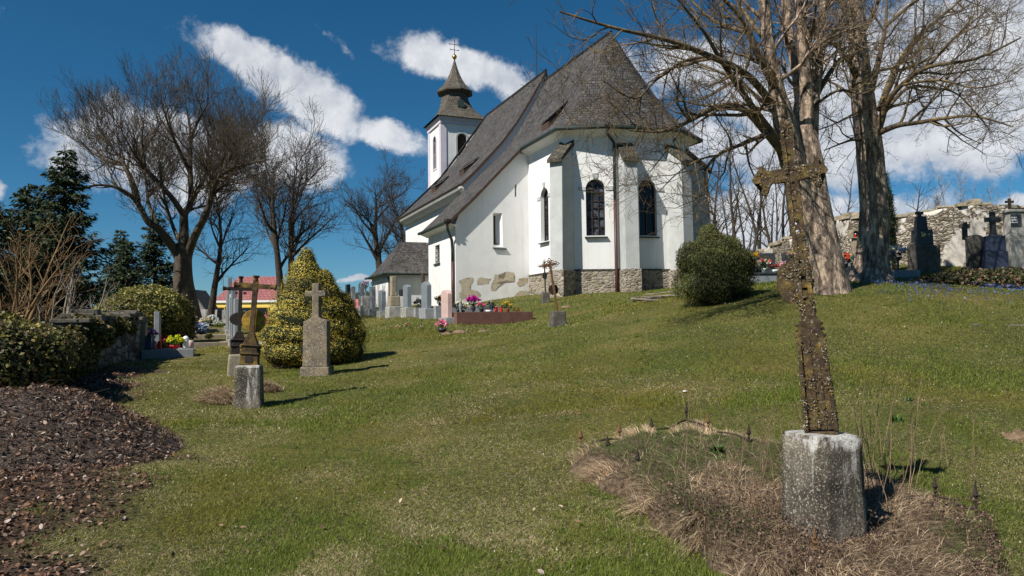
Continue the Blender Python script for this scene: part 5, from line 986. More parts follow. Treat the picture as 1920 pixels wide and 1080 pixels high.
# --- graves on the right, before the rubble wall
FA = 0.0
kx = gp(1440, 23.2, 530); a = P(1404, 520, 23); b_ = P(1492, 520, 23); zt = P(1440, 514, 23).z
rt = thing('grave_kerb', ((a.x+b_.x)/2, 23.6, kx.z), 'long grey granite kerb under the two dark headstones behind the round evergreen', 'grave')
MB().box(((a.x+b_.x)/2, 23.6, kx.z-.6), (b_.x-a.x, 1.2, zt-kx.z+.6)).build('kerb', M['granite_grey'], rt, bevel=.015); MB().box(((a.x+b_.x)/2, 23.6, zt-.0), (b_.x-a.x+.08, 1.28, .05)).build('cover_slab', M['granite_dark'], rt, bevel=.01)
zt += .05
def dark_stone(px0, px1, py0, d, label, parts, gold=None):
    a = P(px0, 510, d); b_ = P(px1, 510, d); cx = (a.x+b_.x)/2; rt = thing('gravestone', (cx, d, zt), label, 'gravestone')
    for nm, u0, u1, v in parts:
        p0 = P(u0, 510, d); p1 = P(u1, 510, d); h = P(u0, v, d).z-zt; MB().box(((p0.x+p1.x)/2, d, zt), (p1.x-p0.x, .14, h)).build(nm, M['granite_dark'], rt, bevel=.01)
    if gold:
        g = MB(); r = random.Random(3)
        for (u0, u1, v) in gold:
            u = u0
            while u < u1:
                w_ = r.uniform(.8, 1.6); p0 = P(u, v, d-.075); g.box((p0.x, d-.0735, p0.z-.018), (w_*d/FPX, .003, r.uniform(.03, .045))); u += w_+.7
        g.build('gold_lettering', M['gold'], rt)
    return rt
dark_stone(1402, 1453, 475, 23.8, 'broad dark headstone with faint gold lettering beside the round evergreen', [('side_pillar', 1402, 1421.5, 471), ('panel', 1422, 1453, 475)], [(1434,1441,481), (1429,1445,485), (1432,1443,489), (1433,1442,493)])
dark_stone(1467, 1494, 477, 23.8, 'dark headstone half hidden by the foreground iron cross', [('side_pillar', 1467, 1472.5, 474), ('panel', 1473, 1494, 478)])
for i, (px, d, s_, pot, pm, cols, lb) in enumerate([(1413,23.3,.17,'tall','pot_dark',[(.85,.68,.04),(.75,.3,.04)],'yellow flowers raised before the broad dark headstone'), (1432,23.2,.24,'pot','ceramic_white',[(.75,.75,.72),(.7,.08,.06),(.8,.4,.1)],'red and white bouquet in a pale pot on the long grey kerb'), (1452,23.2,.15,'bowl','ceramic_white',[(.5,.05,.06),(.3,.1,.08)],'white bowl with few red flowers on the long grey kerb'), (1470,23.2,.16,'pot','pot_red',[(.75,.12,.2),(.8,.6,.65)],'pink flowers in a red pot on the long grey kerb'), (1486,23.4,.17,'tall','pot_dark',[(.75,.6,.05),(.35,.08,.3)],'yellow and purple flowers before the half hidden dark headstone')]):
    q = P(px, 510, d); bouquet(Vector((q.x, d, zt)), pot, pm, cols, s_, 90+i, lb, 26)
kx2 = gp(1596, 21.5, 512); kerb(Vector((kx2.x, 22.4, kx2.z)), 1.0, 1.3, .28, math.pi, 'granite_dark', 'dark granite grave kerb between the two maples', 'granite_dark')
p = Vector((kx2.x+.0, 22.5, g1(kx2.x, 22.5))); slab(p, .5, .3, .1, 'slant', 0, .3)
gravestone(Vector((kx2.x+.25, 22.55, g1(kx2.x, 22.5))), .48, .34, .16, 'slant', 'granite_grey', 0, 'low grey slanted book-like headstone between the two maples', .3, 1.1, 1.5, 'granite_dark')
for i, (px, d, s_, pot, pm, cols, gr, lb) in enumerate([(1575,21.6,.11,'pot','pot_dark',[(.85,.8,.1)],(.06,.09,.03),'small yellow flowers close behind the foot of the many-stemmed maple'), (1586,21.7,.22,'pot','pot_dark',[(.6,.03,.02),(.7,.1,.03)],(.06,.03,.02),'red heart-shaped bouquet between the two maples'), (1600,21.6,.17,'pot','pot_dark',[(.05,.2,.1),(.1,.3,.25)],(.03,.12,.05),'green and teal decoration beside the red bouquet'), (1668,20.5,.13,'pot','pot_red',[(.5,.08,.06),(.1,.3,.1)],(.03,.1,.03),'small red and green flowers right of the second maple'), (1684,20.6,.24,'tall','granite_dark',[(.45,.55,.75),(.75,.75,.5),(.6,.65,.75)],(.02,.03,.04),'pale blue and yellow flowers in a tall black vase right of the second maple')]):
    q = P(px, 510, d); bouquet(Vector((q.x, d, g1(q.x, d)+(.28 if px < 1650 else .12))), pot, pm, cols, s_, 110+i, lb, 24, gr)
q = gp(1675, 21, 505); kerb(Vector((q.x, 21.4, q.z)), 1.0, .9, .12, math.pi, 'granite_grey', 'small grey grave kerb right of the second maple', 'granite_grey'); gravestone(Vector((q.x-.05, 21.6, q.z)), .5, .85, .14, 'flat', 'granite_dark', 0, 'dark headstone under the thuja, behind the black vase', .12, 1.1, 1.6)
candle(Vector((q.x-.12, 20.9, q.z+.12)), 'ceramic_white', 'white grave candle right of the second maple', .3, .05, 'ceramic_white')
# shrine post
p = gp(1604, 24.5, 482); rt = thing('shrine_post', p, 'stone post with arched niche holding a small red candle, before the rubble wall', 'shrine'); zt_ = P(1604, 447, 24.5).z; MB().box((p.x, p.y, p.z-.3), (.17, .17, zt_-p.z+.3), 0, (.9, .9)).build('post', M['old_stone'], rt, bevel=.015)
pr_ = [(-.15, 0), (.15, 0), (.15, .18)]+[(.15*math.cos(a), .18+.14*math.sin(a)) for a in (.5, 1.05, 1.57, 2.1, 2.64)]+[(-.15, .18)]; inn = [(-.09, .03), (.09, .03), (.09, .17)]+[(.09*math.cos(a), .17+.08*math.sin(a)) for a in (.5, 1.05, 1.57, 2.1, 2.64)]+[(-.09, .17)]; nn_ = len(pr_)
h_ = MB(); v0 = [(p.x+x, p.y-.13, zt_+z) for x, z in pr_]; v1 = [(p.x+x, p.y-.13, zt_+z) for x, z in inn]; v2 = [(x, p.y+.05, z) for x, y, z in v1]; v3 = [(x, p.y+.13, z) for x, y, z in v0]
h_.add(v0+v1+v2+v3, [(i, (i+1) % nn_, nn_+(i+1) % nn_, nn_+i) for i in range(nn_)]+[(nn_+i, nn_+(i+1) % nn_, 2*nn_+(i+1) % nn_, 2*nn_+i) for i in range(nn_)]+[(3*nn_+i, 3*nn_+(i+1) % nn_, (i+1) % nn_, i) for i in range(nn_)]+[tuple(range(2*nn_, 3*nn_))]); h_.build('niche', M['old_stone'], rt)
candle(Vector((p.x, p.y-.05, zt_+.03)), 'glass_red', 'small red candle inside the niche of the shrine post', .15, .045, 'ceramic_white')
# monuments
def mono(px, d, py): q = gp(px, d, py); return q
def cross_stone(p, z0, h, arm, w_, t, bar_at=.68): return MB().box((p.x, p.y, z0), (w_, t, h)), MB().box((p.x, p.y, z0+h*bar_at), (arm, t*.96, w_))
def cross_mesh(p, z0, h, arm, w_, t, f=.66):
    z1 = z0+h*f; return MB().prism([(p.x+x, p.y-t/2, z) for x, z in [(-w_/2, z0), (w_/2, z0), (w_/2, z1), (arm/2, z1), (arm/2, z1+w_), (w_/2, z1+w_), (w_/2, z0+h), (-w_/2, z0+h), (-w_/2, z1+w_), (-arm/2, z1+w_), (-arm/2, z1), (-w_/2, z1)]], (0, t, 0))
d = 22.2; p = gp(1733, d, 500); Zp = lambda v: P(1733, v, d).z
rt = thing('grave_monument', p, 'tall dark monument with golden ornament and a cross, before the rubble wall', 'monument')
MB().box((p.x, p.y, p.z-.4), (.70, .6, Zp(461)-p.z+.4)).build('base_block', M['dark_stone'], rt, bevel=.02); MB().box((p.x+.02, p.y+.08, Zp(461)), (.54, .32, Zp(431)-Zp(461)), 0, (.96, .96)).build('middle_block', M['granite_dark'], rt, bevel=.02)
MB().prism([(p.x-.30, p.y-.1, Zp(461)), (p.x-.18, p.y-.1, Zp(461)), (p.x-.18, p.y-.1, Zp(436)), (p.x-.30, p.y-.1, Zp(441))], (0, .2, 0)).build('side_wing', M['granite_dark'], rt, bevel=.01)
MB().box((p.x, p.y+.1, Zp(431)), (.34, .24, Zp(405)-Zp(431)), 0, (.8, .8)).build('shaft', M['granite_dark'], rt, bevel=.015); cross_mesh(p+Vector((-.03, .1, 0)), Zp(412), Zp(396)-Zp(412), .22, .09, .09).build('cross', M['granite_dark'], rt, bevel=.01)
g = MB()
for u, v in ((1729,437),(1731,440),(1734,439),(1730,443),(1733,443),(1736,441),(1721,439),(1721,441),(1743,440)): q = P(u, v, p.y-.11); g.box((q.x, p.y-.0865, q.z), (.035, .006, .035))
g.build('gold_ornament', M['gold'], rt); MB().box((p.x+.1, p.y-.31, Zp(474)), (.26, .03, Zp(464)-Zp(474))).build('dark_plate', M['granite_dark'], rt)
p2 = Vector((p.x-.42, p.y-.25, p.z)); gravestone(p2, .32, Zp(456)-p.z-.1, .22, 'peak', 'dark_stone', 0, 'brownish pointed stone left of the golden-ornamented monument', .1, 1.2, 1.4, 'dark_stone')
d = 22; p = gp(1829, d, 485); Zp = lambda v: P(1829, v, d).z
rt = thing('grave_monument', p, 'brown-grey rounded headstone with a small worn stone cross, left of the dark blue cross', 'monument'); slab(p, .46, Zp(440)-p.z, .2, 'round', 0).build('headstone', M['dark_stone'], rt, bevel=.02); MB().box((p.x+.02, p.y+.03, p.z-.4), (.62, .4, .56)).build('base', M['dark_stone'], rt, bevel=.02)
cross_mesh(p+Vector((-.14, .22, 0)), Zp(448), Zp(415)-Zp(448), .3, .13, .12).build('cross', M['dark_stone'], rt, bevel=.02)
d = 21.6; p = gp(1865, d, 485); Zp = lambda v: P(1865, v, d).z
rt = thing('grave_monument', p, 'dark blue block pedestal carrying a plain dark stone cross', 'monument'); MB().box((p.x, p.y, p.z-.4), (.60, .42, Zp(472)-p.z+.4), rad(-12)).build('base', M['granite_blue'], rt, bevel=.015); MB().box((p.x, p.y, Zp(472)), (.54, .36, Zp(443)-Zp(472)), rad(-12), (.97, .97)).build('pedestal', M['granite_blue'], rt, bevel=.015)
cross_mesh(p, Zp(444), Zp(397)-Zp(444), .44, .13, .12, .60).build('cross', M['granite_dark'], rt, bevel=.01)
MB().box((p.x, p.y, Zp(444)), (.22, .18, .12), 0, (.7, .7)).build('cross_foot', M['granite_dark'], rt, bevel=.01)
d = 23.2; p = gp(1905, d, 490); Zp = lambda v: P(1905, v, d).z
rt = thing('grave_monument', p, 'pale stone monument with black inscription plaque against the right end of the wall', 'monument'); MB().box((p.x+.05, p.y, p.z-.4), (.72, .5, Zp(440)-p.z+.4)).build('base', M['concrete'], rt, bevel=.02); MB().box((p.x+.05, p.y, Zp(440)), (.60, .34, Zp(399)-Zp(440))).build('block', M['concrete'], rt, bevel=.02); MB().box((p.x+.05, p.y, Zp(399)), (.72, .44, .09)).build('cornice', M['concrete'], rt, bevel=.02)
pq = MB().box((p.x-.06, p.y-.18, Zp(426)), (.34, .02, Zp(403)-Zp(426))).build('plaque', M['granite_dark'], rt)
g = MB(); r = random.Random(5)
for v, u0, u1 in ((409, 1896, 1906), (413.5, 1895, 1908), (418, 1895, 1908)):
    u = u0
    while u < u1: q = P(u, v, p.y-.19); g.box((q.x, p.y-.1915, q.z), (r.uniform(.008, .02), .003, r.uniform(.02, .05))); u += r.uniform(1.1, 1.9)
g.build('inscription', M['ceramic_white'], pq)
cross_mesh(p+Vector((-.12, 0, 0)), Zp(399)+.09, Zp(372)-Zp(399)-.09, .26, .07, .06, .62).build('cross', M['black_iron'], rt)
# ------------------------------------------------------------------ iron crosses
def ornate(mb, A, p, a, up, size, n=6):
    """a small pierced trefoil end: three rings and a knob"""
    for dx, dz in ((0, 1), (-.75, .1), (.75, .1)):
        c = p+up*dz*size*.55+a*dx*size*.6; pts_ = [c+(a*math.cos(t)+up*math.sin(t))*size*.38 for t in np.linspace(0, 2*math.pi, 9)]; mb.tube(pts_, size*.11, 5, False)
    mb.blob(p+up*size*1.05, size*.22, 1, 1, .1)
def iron_cross(name, base, ph, pw, h, arm, ang, lean, label, shaft_m, plinth_m, sw=.05, orn=.09, plaque=None, bar=.74, foot=None, taper=.8, knob=False):
    rt = thing(name, base, label, 'iron cross'); a, nrm = frame(ang); L_ = Vector((math.sin(lean[0]), math.sin(lean[1]), 1)).normalized(); top0 = base+Vector((0, 0, ph))
    if ph > 0: MB().box((base.x, base.y, base.z-.25), (pw, pw*.75, ph+.25), ang, (taper, taper)).build('plinth', M[plinth_m], rt, bevel=.03)
    a = (a-L_*a.dot(L_)).normalized(); nrm = L_.cross(a); k = MB()
    def pl_(x0, x1, z0, z1, t): k.prism([top0+a*x0+L_*z0-nrm*t/2, top0+a*x1+L_*z0-nrm*t/2, top0+a*x1+L_*z1-nrm*t/2, top0+a*x0+L_*z1-nrm*t/2], nrm*t)
    pl_(-sw/2, sw/2, -.1, h-orn, sw*.55); zb = h*bar; 
    pl_(-arm/2+orn, -sw/2, zb-sw/2, zb+sw/2, sw*.5); pl_(sw/2, arm/2-orn, zb-sw/2, zb+sw/2, sw*.5)
    for s in ((-1, 1) if plaque[1] < .15 else ()):              # scrolls in the corners of the cross
        for z in (-1, 1):
            c = top0+a*s*sw*1.25+L_*(zb+z*sw*1.25); k.tube([c+(a*math.cos(t)+L_*math.sin(t))*sw*.6 for t in np.linspace(0, 2*math.pi, 9)], sw*.16, 5, False)
    k.build('shaft', M[shaft_m], rt, bevel=.004)
    if knob:                                              # bell shaped ends
        bell = lambda p, u: MB().tube([p-u*orn*.2, p+u*orn*.35, p+u*orn*.7, p+u*orn*1.0, p+u*orn*1.08], [sw*.42, sw*.45, sw*.6, sw*.75, sw*.5], 10)
        bell(top0+L_*(h-orn), L_).build('ornament', M[shaft_m], rt)
        for s in (-1, 1): bell(top0+a*s*(arm/2-orn)+L_*zb, a*s).build('ornament', M[shaft_m], rt)
        for s in ((-1, 1) if orn > .07 else ()):
            for z in (-1, 1): k_ = MB(); k_.blob(top0+a*s*sw*1.1+L_*(zb+z*sw*1.1), sw*.45, 5, 1, .3, (1, .5, 1)); k_.build('corner_leaf', M[shaft_m], rt)
        s_ends = ()
    else:
        o_ = MB(); ornate(o_, None, top0+L_*(h-orn), a, L_, orn); o_.build('ornament', M[shaft_m], rt); s_ends = (-1, 1)
    for s in s_ends: o_ = MB(); ornate(o_, None, top0+a*s*(arm/2-orn)+L_*zb, L_, a*s, orn); o_.build('ornament', M[shaft_m], rt)
    if plaque:
        zc_, rx_, rz_, pm, off = plaque; c = top0+L_*zc_+nrm*off; pts_ = [c+a*math.cos(t)*rx_+L_*math.sin(t)*rz_ for t in np.linspace(0, 2*math.pi, 25)[:-1]]; MB().prism(pts_, nrm*.025).build('plaque', M[pm], rt, bevel=.006)
    if foot:
        hw, fh = foot; f_ = MB(); f_.prism([top0+a*x+L_*z-nrm*.05 for x, z in [(-hw, 0), (hw, 0), (hw, fh*.35), (hw*.8, fh*.5), (hw*.9, fh*.62), (hw*.35, fh), (-hw*.35, fh), (-hw*.9, fh*.62), (-hw*.8, fh*.5), (-hw, fh*.35)]], nrm*.10)
        for s in (-1, 1): f_.tube([top0+a*s*hw*.95+L_*z for z in (0, fh*.2, fh*.5)], [.03, .022, .03], 6); f_.blob(top0+a*s*hw*.95+L_*fh*.58, .045, 3, 1, .1)
        for z0_, z1_, k_ in ((0, .06, 1.1), (.34, .39, 1.12), (.60, .65, 1.05)): f_.prism([top0+a*x*hw*k_+L_*z*fh-nrm*.068 for x, z in [(-1, z0_), (1, z0_), (1, z1_), (-1, z1_)]], nrm*.136)
        f_.build('cast_foot', M[shaft_m], rt, bevel=.01)
        MB().prism([top0+a*x*hw*.42+L_*z*fh-nrm*.056 for x, z in [(-1, .08), (1, .08), (1, .24), (.7, .30), (0, .33), (-.7, .30), (-1, .24)]], nrm*.01).build('foot_niche_shade', M['black_iron'], rt)  # raised dark arch, its colour stands in for the shade of a niche
    return rt
M['ochre_lichen'] = mottled('ochre_lichen', [(.3, (.10, .065, .03)), (.48, (.24, .15, .03)), (.6, (.40, .25, .03)), (.8, (.45, .33, .06))], 9, .95, .7, .01)
M['ochre_shaft'] = mottled('ochre_shaft', [(.28, (.025, .018, .012)), (.46, (.065, .043, .023)), (.57, (.12, .078, .026)), (.68, (.21, .135, .028)), (.82, (.30, .27, .20))], 9, .95, .8, .012)
M['lichen_iron'] = mottled('lichen_iron', [(.28, (.020, .014, .010)), (.46, (.055, .036, .021)), (.57, (.10, .07, .026)), (.66, (.19, .125, .028)), (.8, (.28, .18, .035))], 9, .95, 1.0, .02, None, 9, fine=(42, .62, .68, (.36, .34, .31)))
def plinth_mat():
    m, n, l, b = newmat('plinth_fg', .98); tc = n.new('ShaderNodeTexCoord'); O = tc.outputs['Object']; ge = n.new('ShaderNodeNewGeometry')
    t = noise(n, l, O, 3.2, 10, .68); r = ramp(n, [(.32, (.028, .024, .019)), (.46, (.08, .068, .052)), (.56, (.16, .138, .108)), (.72, (.30, .265, .215))]); l.new(t.outputs['Fac'], r.inputs[0])
    f = noise(n, l, O, 62, 5, .7); fr = ramp(n, [(.55, (0, 0, 0)), (.60, (1, 1, 1))]); l.new(f.outputs['Fac'], fr.inputs[0]); x = n.new('ShaderNodeMixRGB'); l.new(fr.outputs[0], x.inputs[0]); l.new(r.outputs[0], x.inputs[1]); x.inputs[2].default_value = (.40, .37, .29, 1)
    # pale crust on what faces up, running down in streaks
    sp = n.new('ShaderNodeSeparateXYZ'); l.new(ge.outputs['Normal'], sp.inputs[0]); k = noise(n, l, O, 5, 8, .7, (1, 1, .16)); ad = n.new('ShaderNodeMath'); ad.operation = 'MULTIPLY_ADD'; l.new(sp.outputs['Z'], ad.inputs[0]); ad.inputs[1].default_value = .22; l.new(k.outputs['Fac'], ad.inputs[2])
    kr = ramp(n, [(.58, (0, 0, 0)), (.66, (1, 1, 1))]); l.new(ad.outputs[0], kr.inputs[0]); y = n.new('ShaderNodeMixRGB'); l.new(kr.outputs[0], y.inputs[0]); l.new(x.outputs[0], y.inputs[1]); cn = noise(n, l, O, 30, 6, .75); cr_ = ramp(n, [(.35, (.20, .19, .17)), (.5, (.48, .47, .44)), (.65, (.66, .65, .62))]); l.new(cn.outputs['Fac'], cr_.inputs[0]); l.new(cr_.outputs[0], y.inputs[2])
    l.new(y.outputs[0], b.inputs['Base Color']); hh = n.new('ShaderNodeMath'); hh.operation = 'ADD'; l.new(t.outputs['Fac'], hh.inputs[0]); l.new(f.outputs['Fac'], hh.inputs[1]); bump(n, l, b, hh.outputs[0], 1.0, .02); return m
M['plinth_fg'] = plinth_mat()
# left pair
b_ = gpix(467, 763); iron_cross('iron_cross', b_, .60, .40, 1.30, .58, rad(8), (.075, 0), 'lichen-ochre iron cross with round yellow plaque on a tapering grey block, front left', 'ochre_shaft', 'plinth_fg', .072, .06, (.64, .17, .17, 'ochre_lichen', .06), .885, (.125, .46), .86, True)
b_ = gp(447, 13.2, 690); iron_cross('iron_cross', b_, .38, .42, 1.42, .60, rad(20), (.03, 0), 'dark iron cross with big black oval plaque behind the ochre one, on the left', 'black_iron', 'old_stone', .066, .085, (.64, .18, .125, 'black_iron', .06), .84, (.13, .42), .8, True)
# small ones by the apse
b_ = gpix(1023, 568); iron_cross('iron_cross', b_, .40, .34, 1.22, .52, rad(10), (-.02, 0), 'small dark ornate iron cross standing closest to the apse plinth', 'black_iron', 'dark_stone', .05, .075, (.62, .09, .13, 'black_iron', .03), .80)
b_ = gpix(1046, 613); iron_cross('iron_cross', b_, .42, .46, 1.42, .50, rad(14), (-.15, 0), 'leaning ochre and black ornate iron cross on a dark stump before the apse', 'rust_iron', 'dark_stone', .06, .085, (.58, .14, .14, 'black_iron', .04), .88, None, .8)
# stone cross by the golden bush
b_ = gp(594, 13, 700); rt = thing('stone_cross', b_, 'weathered brown stone cross on a tall slab in front of the golden bush', 'stone cross'); a, nrm = frame(rad(-6))
def sc(x, z): return b_+a*x*.0098+Vector((0, 0, z*.0098))
MB().prism([sc(x, z)-nrm*.13 for x, z in [(-28, -25), (28, -25), (27, 15), (-27, 15)]], nrm*.30).build('base', M['stone_brown'], rt, bevel=.02)
MB().prism([sc(x, z)-nrm*.09 for x, z in [(-24, 15), (23, 15), (22.5, 98), (19, 101), (13, 102), (7, 106), (6.5, 108), (-6.5, 108), (-8, 104), (-14, 101), (-22.5, 98)]], nrm*.18).build('slab', M['stone_brown'], rt, bevel=.02)
MB().prism([sc(x, z)-nrm*.075 for x, z in [(-7, 106), (7, 106), (6.5, 143), (19, 143), (19, 154), (6.5, 154), (6.5, 168), (-6.5, 168), (-6.5, 154), (-19.5, 154), (-19.5, 143), (-6.5, 143)]], nrm*.15).build('cross', M['stone_brown'], rt, bevel=.015)
# ------------------------------------------------------------------ the foreground cross
DF = 5.0
b_ = gp(1545, DF, 1012); fc = thing('iron_cross', b_, 'large lichen-crusted leaning iron cross on a square stone block, right foreground', 'iron cross')
ptop = P(1540, 812, DF).z; rot = rad(23)
pm_ = bpy.data.meshes.new('plinth'); bm = bmesh.new(); bmesh.ops.create_cube(bm, size=1)
hw0, hw1 = .205, .185
for v in bm.verts:
    up_ = v.co.z > 0; k = hw1 if up_ else hw0; v.co = Vector((v.co.x*2*k, v.co.y*2*k, (ptop-b_.z) if up_ else -.2))
bmesh.ops.bevel(bm, geom=bm.edges[:], offset=.022, segments=2, affect='EDGES'); bmesh.ops.subdivide_edges(bm, edges=[e for e in bm.edges if e.calc_length() > .08], cuts=9, use_grid_fill=True)
from mathutils import noise as mn
for v in bm.verts:
    n3 = v.normal if v.normal.length else Vector((0, 0, 1)); v.co += n3*(mn.noise(v.co*7)*.013+mn.noise(v.co*23)*.008); v.co = Matrix.Rotation(rot, 3, 'Z') @ v.co
bm.to_mesh(pm_); bm.free(); finish(pm_, 'plinth', M['plinth_fg'], fc); pm_.polygons.foreach_set('use_smooth', [True]*len(pm_.polygons))
ca = rad(-24); a, nrm = frame(ca); c0 = Vector((b_.x, b_.y, ptop)); Lz = (P(1484, 315, DF)-P(1541, 800, DF)).normalized(); a = (a-Lz*a.dot(Lz)).normalized(); nrm = Lz.cross(a); c0 = P(1541, 812, DF); S_ = DF/FPX/math.cos(rad(2))
def fp(x, z, o=0): return c0+a*(x*.86*S_/math.cos(ca))+Lz*(z*S_)+nrm*o
def outline(pts2, o0, o1): return MB().prism([fp(x, z, o0) for x, z in pts2], nrm*(o1-o0))
MB().prism([fp(-31, -16, -.06), fp(31, -16, -.06), fp(31, 4, -.06), fp(-31, 4, -.06)], nrm*.12).build('foot_plate', M['lichen_iron'], fc, bevel=.008)
low = [(-25, 8), (25, 8), (24, 60), (22, 120), (20, 160), (24, 178), (20, 196), (22, 206), (14, 214), (13, 232), (-13, 232), (-14, 212), (-21, 204), (-20, 192), (-25, 178), (-20, 160), (-22, 120), (-24, 60)]
shaft_parts = MB(); outline(low, -.028, .028)
def crust(pts2, th, name, seed, cell=.013, amp=.0034):
    """a cast iron plate, its faces cut fine and roughened by rust and lichen"""
    bm = bmesh.new(); mb = outline(pts2, -th, th); vs = [bm.verts.new(v) for v in mb.v]; [bm.faces.new([vs[i] for i in f]) for f in mb.f]; bmesh.ops.triangulate(bm, faces=bm.faces[:])
    for _ in range(6):
        ed = [e for e in bm.edges if e.calc_length() > cell*1.6]
        if not ed: break
        bmesh.ops.subdivide_edges(bm, edges=ed, cuts=1); bmesh.ops.triangulate(bm, faces=[f for f in bm.faces if len(f.verts) > 3])
    bm.normal_update()
    for v in bm.verts: q = v.co*1.0+Vector((seed, 0, 0)); v.co += v.normal*(mn.noise(q*38)*amp+mn.noise(q*95)*amp*.6)
    me = bpy.data.meshes.new(name); bm.to_mesh(me); bm.free(); o = bpy.data.objects.new(name, me); COL.objects.link(o); o.parent = fc; org = Vector(fc.location)
    me.transform(Matrix.Translation(-org)); me.materials.append(M['lichen_iron']); return o
crust(low, .026, 'lower_panel', 1)
for s in (-1, 1): crust([(s*27-3.5, 6), (s*27+3.5, 6), (s*22+3.5, 172), (s*22-3.5, 172)], .05, 'side_rib', 2+s)
crust([(-8, 12), (-2, 12), (-2, 180), (-7, 180)], .036, 'inner_panel', 6, .02, .004); crust([(7, 12), (12, 12), (11, 130), (8, 130)], .034, 'inner_panel', 7, .02, .004)
crust([(-13.5, 225), (-5.5, 225), (-5, 330), (-4.5, 480), (-4, 592), (-9, 592), (-12, 560), (-12, 480), (-12.5, 330)], .026, 'shaft_rail', 3); crust([(5.5, 225), (13.5, 225), (12.5, 330), (12, 480), (12, 560), (9, 592), (4, 592), (4.5, 480), (5, 330)], .026, 'shaft_rail', 9)
zr = 226; rq = random.Random(12)
while zr < 585:
    ln = rq.uniform(9, 34); k_ = rq.uniform(-1, 1); crust([(-6, zr), (6, zr+k_), (6, min(zr+ln, 592)), (-6, min(zr+ln, 592)-k_)], .017, 'shaft_web', 20+zr*.01, .02); zr += ln+rq.uniform(4, 8)
arm_z = 488
armL = [(-11, arm_z-15), (-11, arm_z+12), (-40, arm_z+10), (-48, arm_z+14), (-53, arm_z+23), (-61, arm_z+21), (-59, arm_z+9), (-70, arm_z+7), (-76, arm_z-2), (-71, arm_z-10), (-60, arm_z-9), (-57, arm_z-20), (-61, arm_z-28), (-55, arm_z-34), (-47, arm_z-29), (-44, arm_z-17), (-36, arm_z-12)]
crust(armL, .03, 'left_arm', 4); crust([(-x*.88, z) for x, z in armL], .03, 'right_arm', 5); bpy.data.objects[-1] if False else None
dz = 285; cpts = [(-16+34*math.cos(t), dz+44*math.sin(t)) for t in np.linspace(0, 2*math.pi, 25)[:-1]]
o = crust([(x-3, z) for x, z in cpts], .012, 'medallion', 8); o.location = nrm*.10
for s in (-1, 1):
    kb = MB(); rq = random.Random(40+s)
    for i, z in enumerate((160, 171, 182, 193, 203)): kb.blob(fp(s*(25-abs(i-2)*1.2), z, rq.uniform(-.02, .02)), rq.uniform(.010, .019), i, 1, .3)
    kb.build('knob', M['lichen_iron'], fc)
# lichen tufts and flakes on all of it
rng = np.random.default_rng(5); lv, lf, lc = [], [], []; off = 0
tgt = [o for o in COL.objects if o.parent == fc and o.name.split('.')[0] in ('lower_panel', 'side_rib', 'inner_panel', 'shaft_rail', 'shaft_web', 'left_arm', 'right_arm', 'medallion')]
for o in tgt:
    me = o.data; k = len(me.vertices); co = np.empty(k*3, np.float32); me.vertices.foreach_get('co', co); no = np.empty(k*3, np.float32); me.vertices.foreach_get('normal', no); co = co.reshape(-1, 3)+np.array(fc.location)+np.array(o.location); no = no.reshape(-1, 3)
    cl = vnoise3(co, 21, 16); pr_ = np.clip((cl-.42)*3, .02, 1); pick_ = rng.choice(k, min(int(k*.30), 700), p=pr_/pr_.sum()); p_ = co[pick_]; n_ = no[pick_]; m_ = len(pick_)
    for rep in range(3):
        V, F, C_ = leaves(p_+n_*rng.uniform(.000, .005, (m_, 1))+rng.normal(size=(m_, 3))*.004, rng.uniform(.004, .013, m_), pick([(.40, .38, .34), (.28, .25, .19), (.12, .09, .055), (.06, .045, .03), (.30, .19, .04), (.18, .14, .08)], m_, rng, .2, [.10, .13, .25, .24, .14, .14]), rng, n_, .45, .9)
        lv.append(V); lf.append(F+off); lc.append(C_); off += len(V)
build_np('lichen_crust', np.vstack(lv), np.vstack(lf), M['dry'], fc, np.vstack(lc))

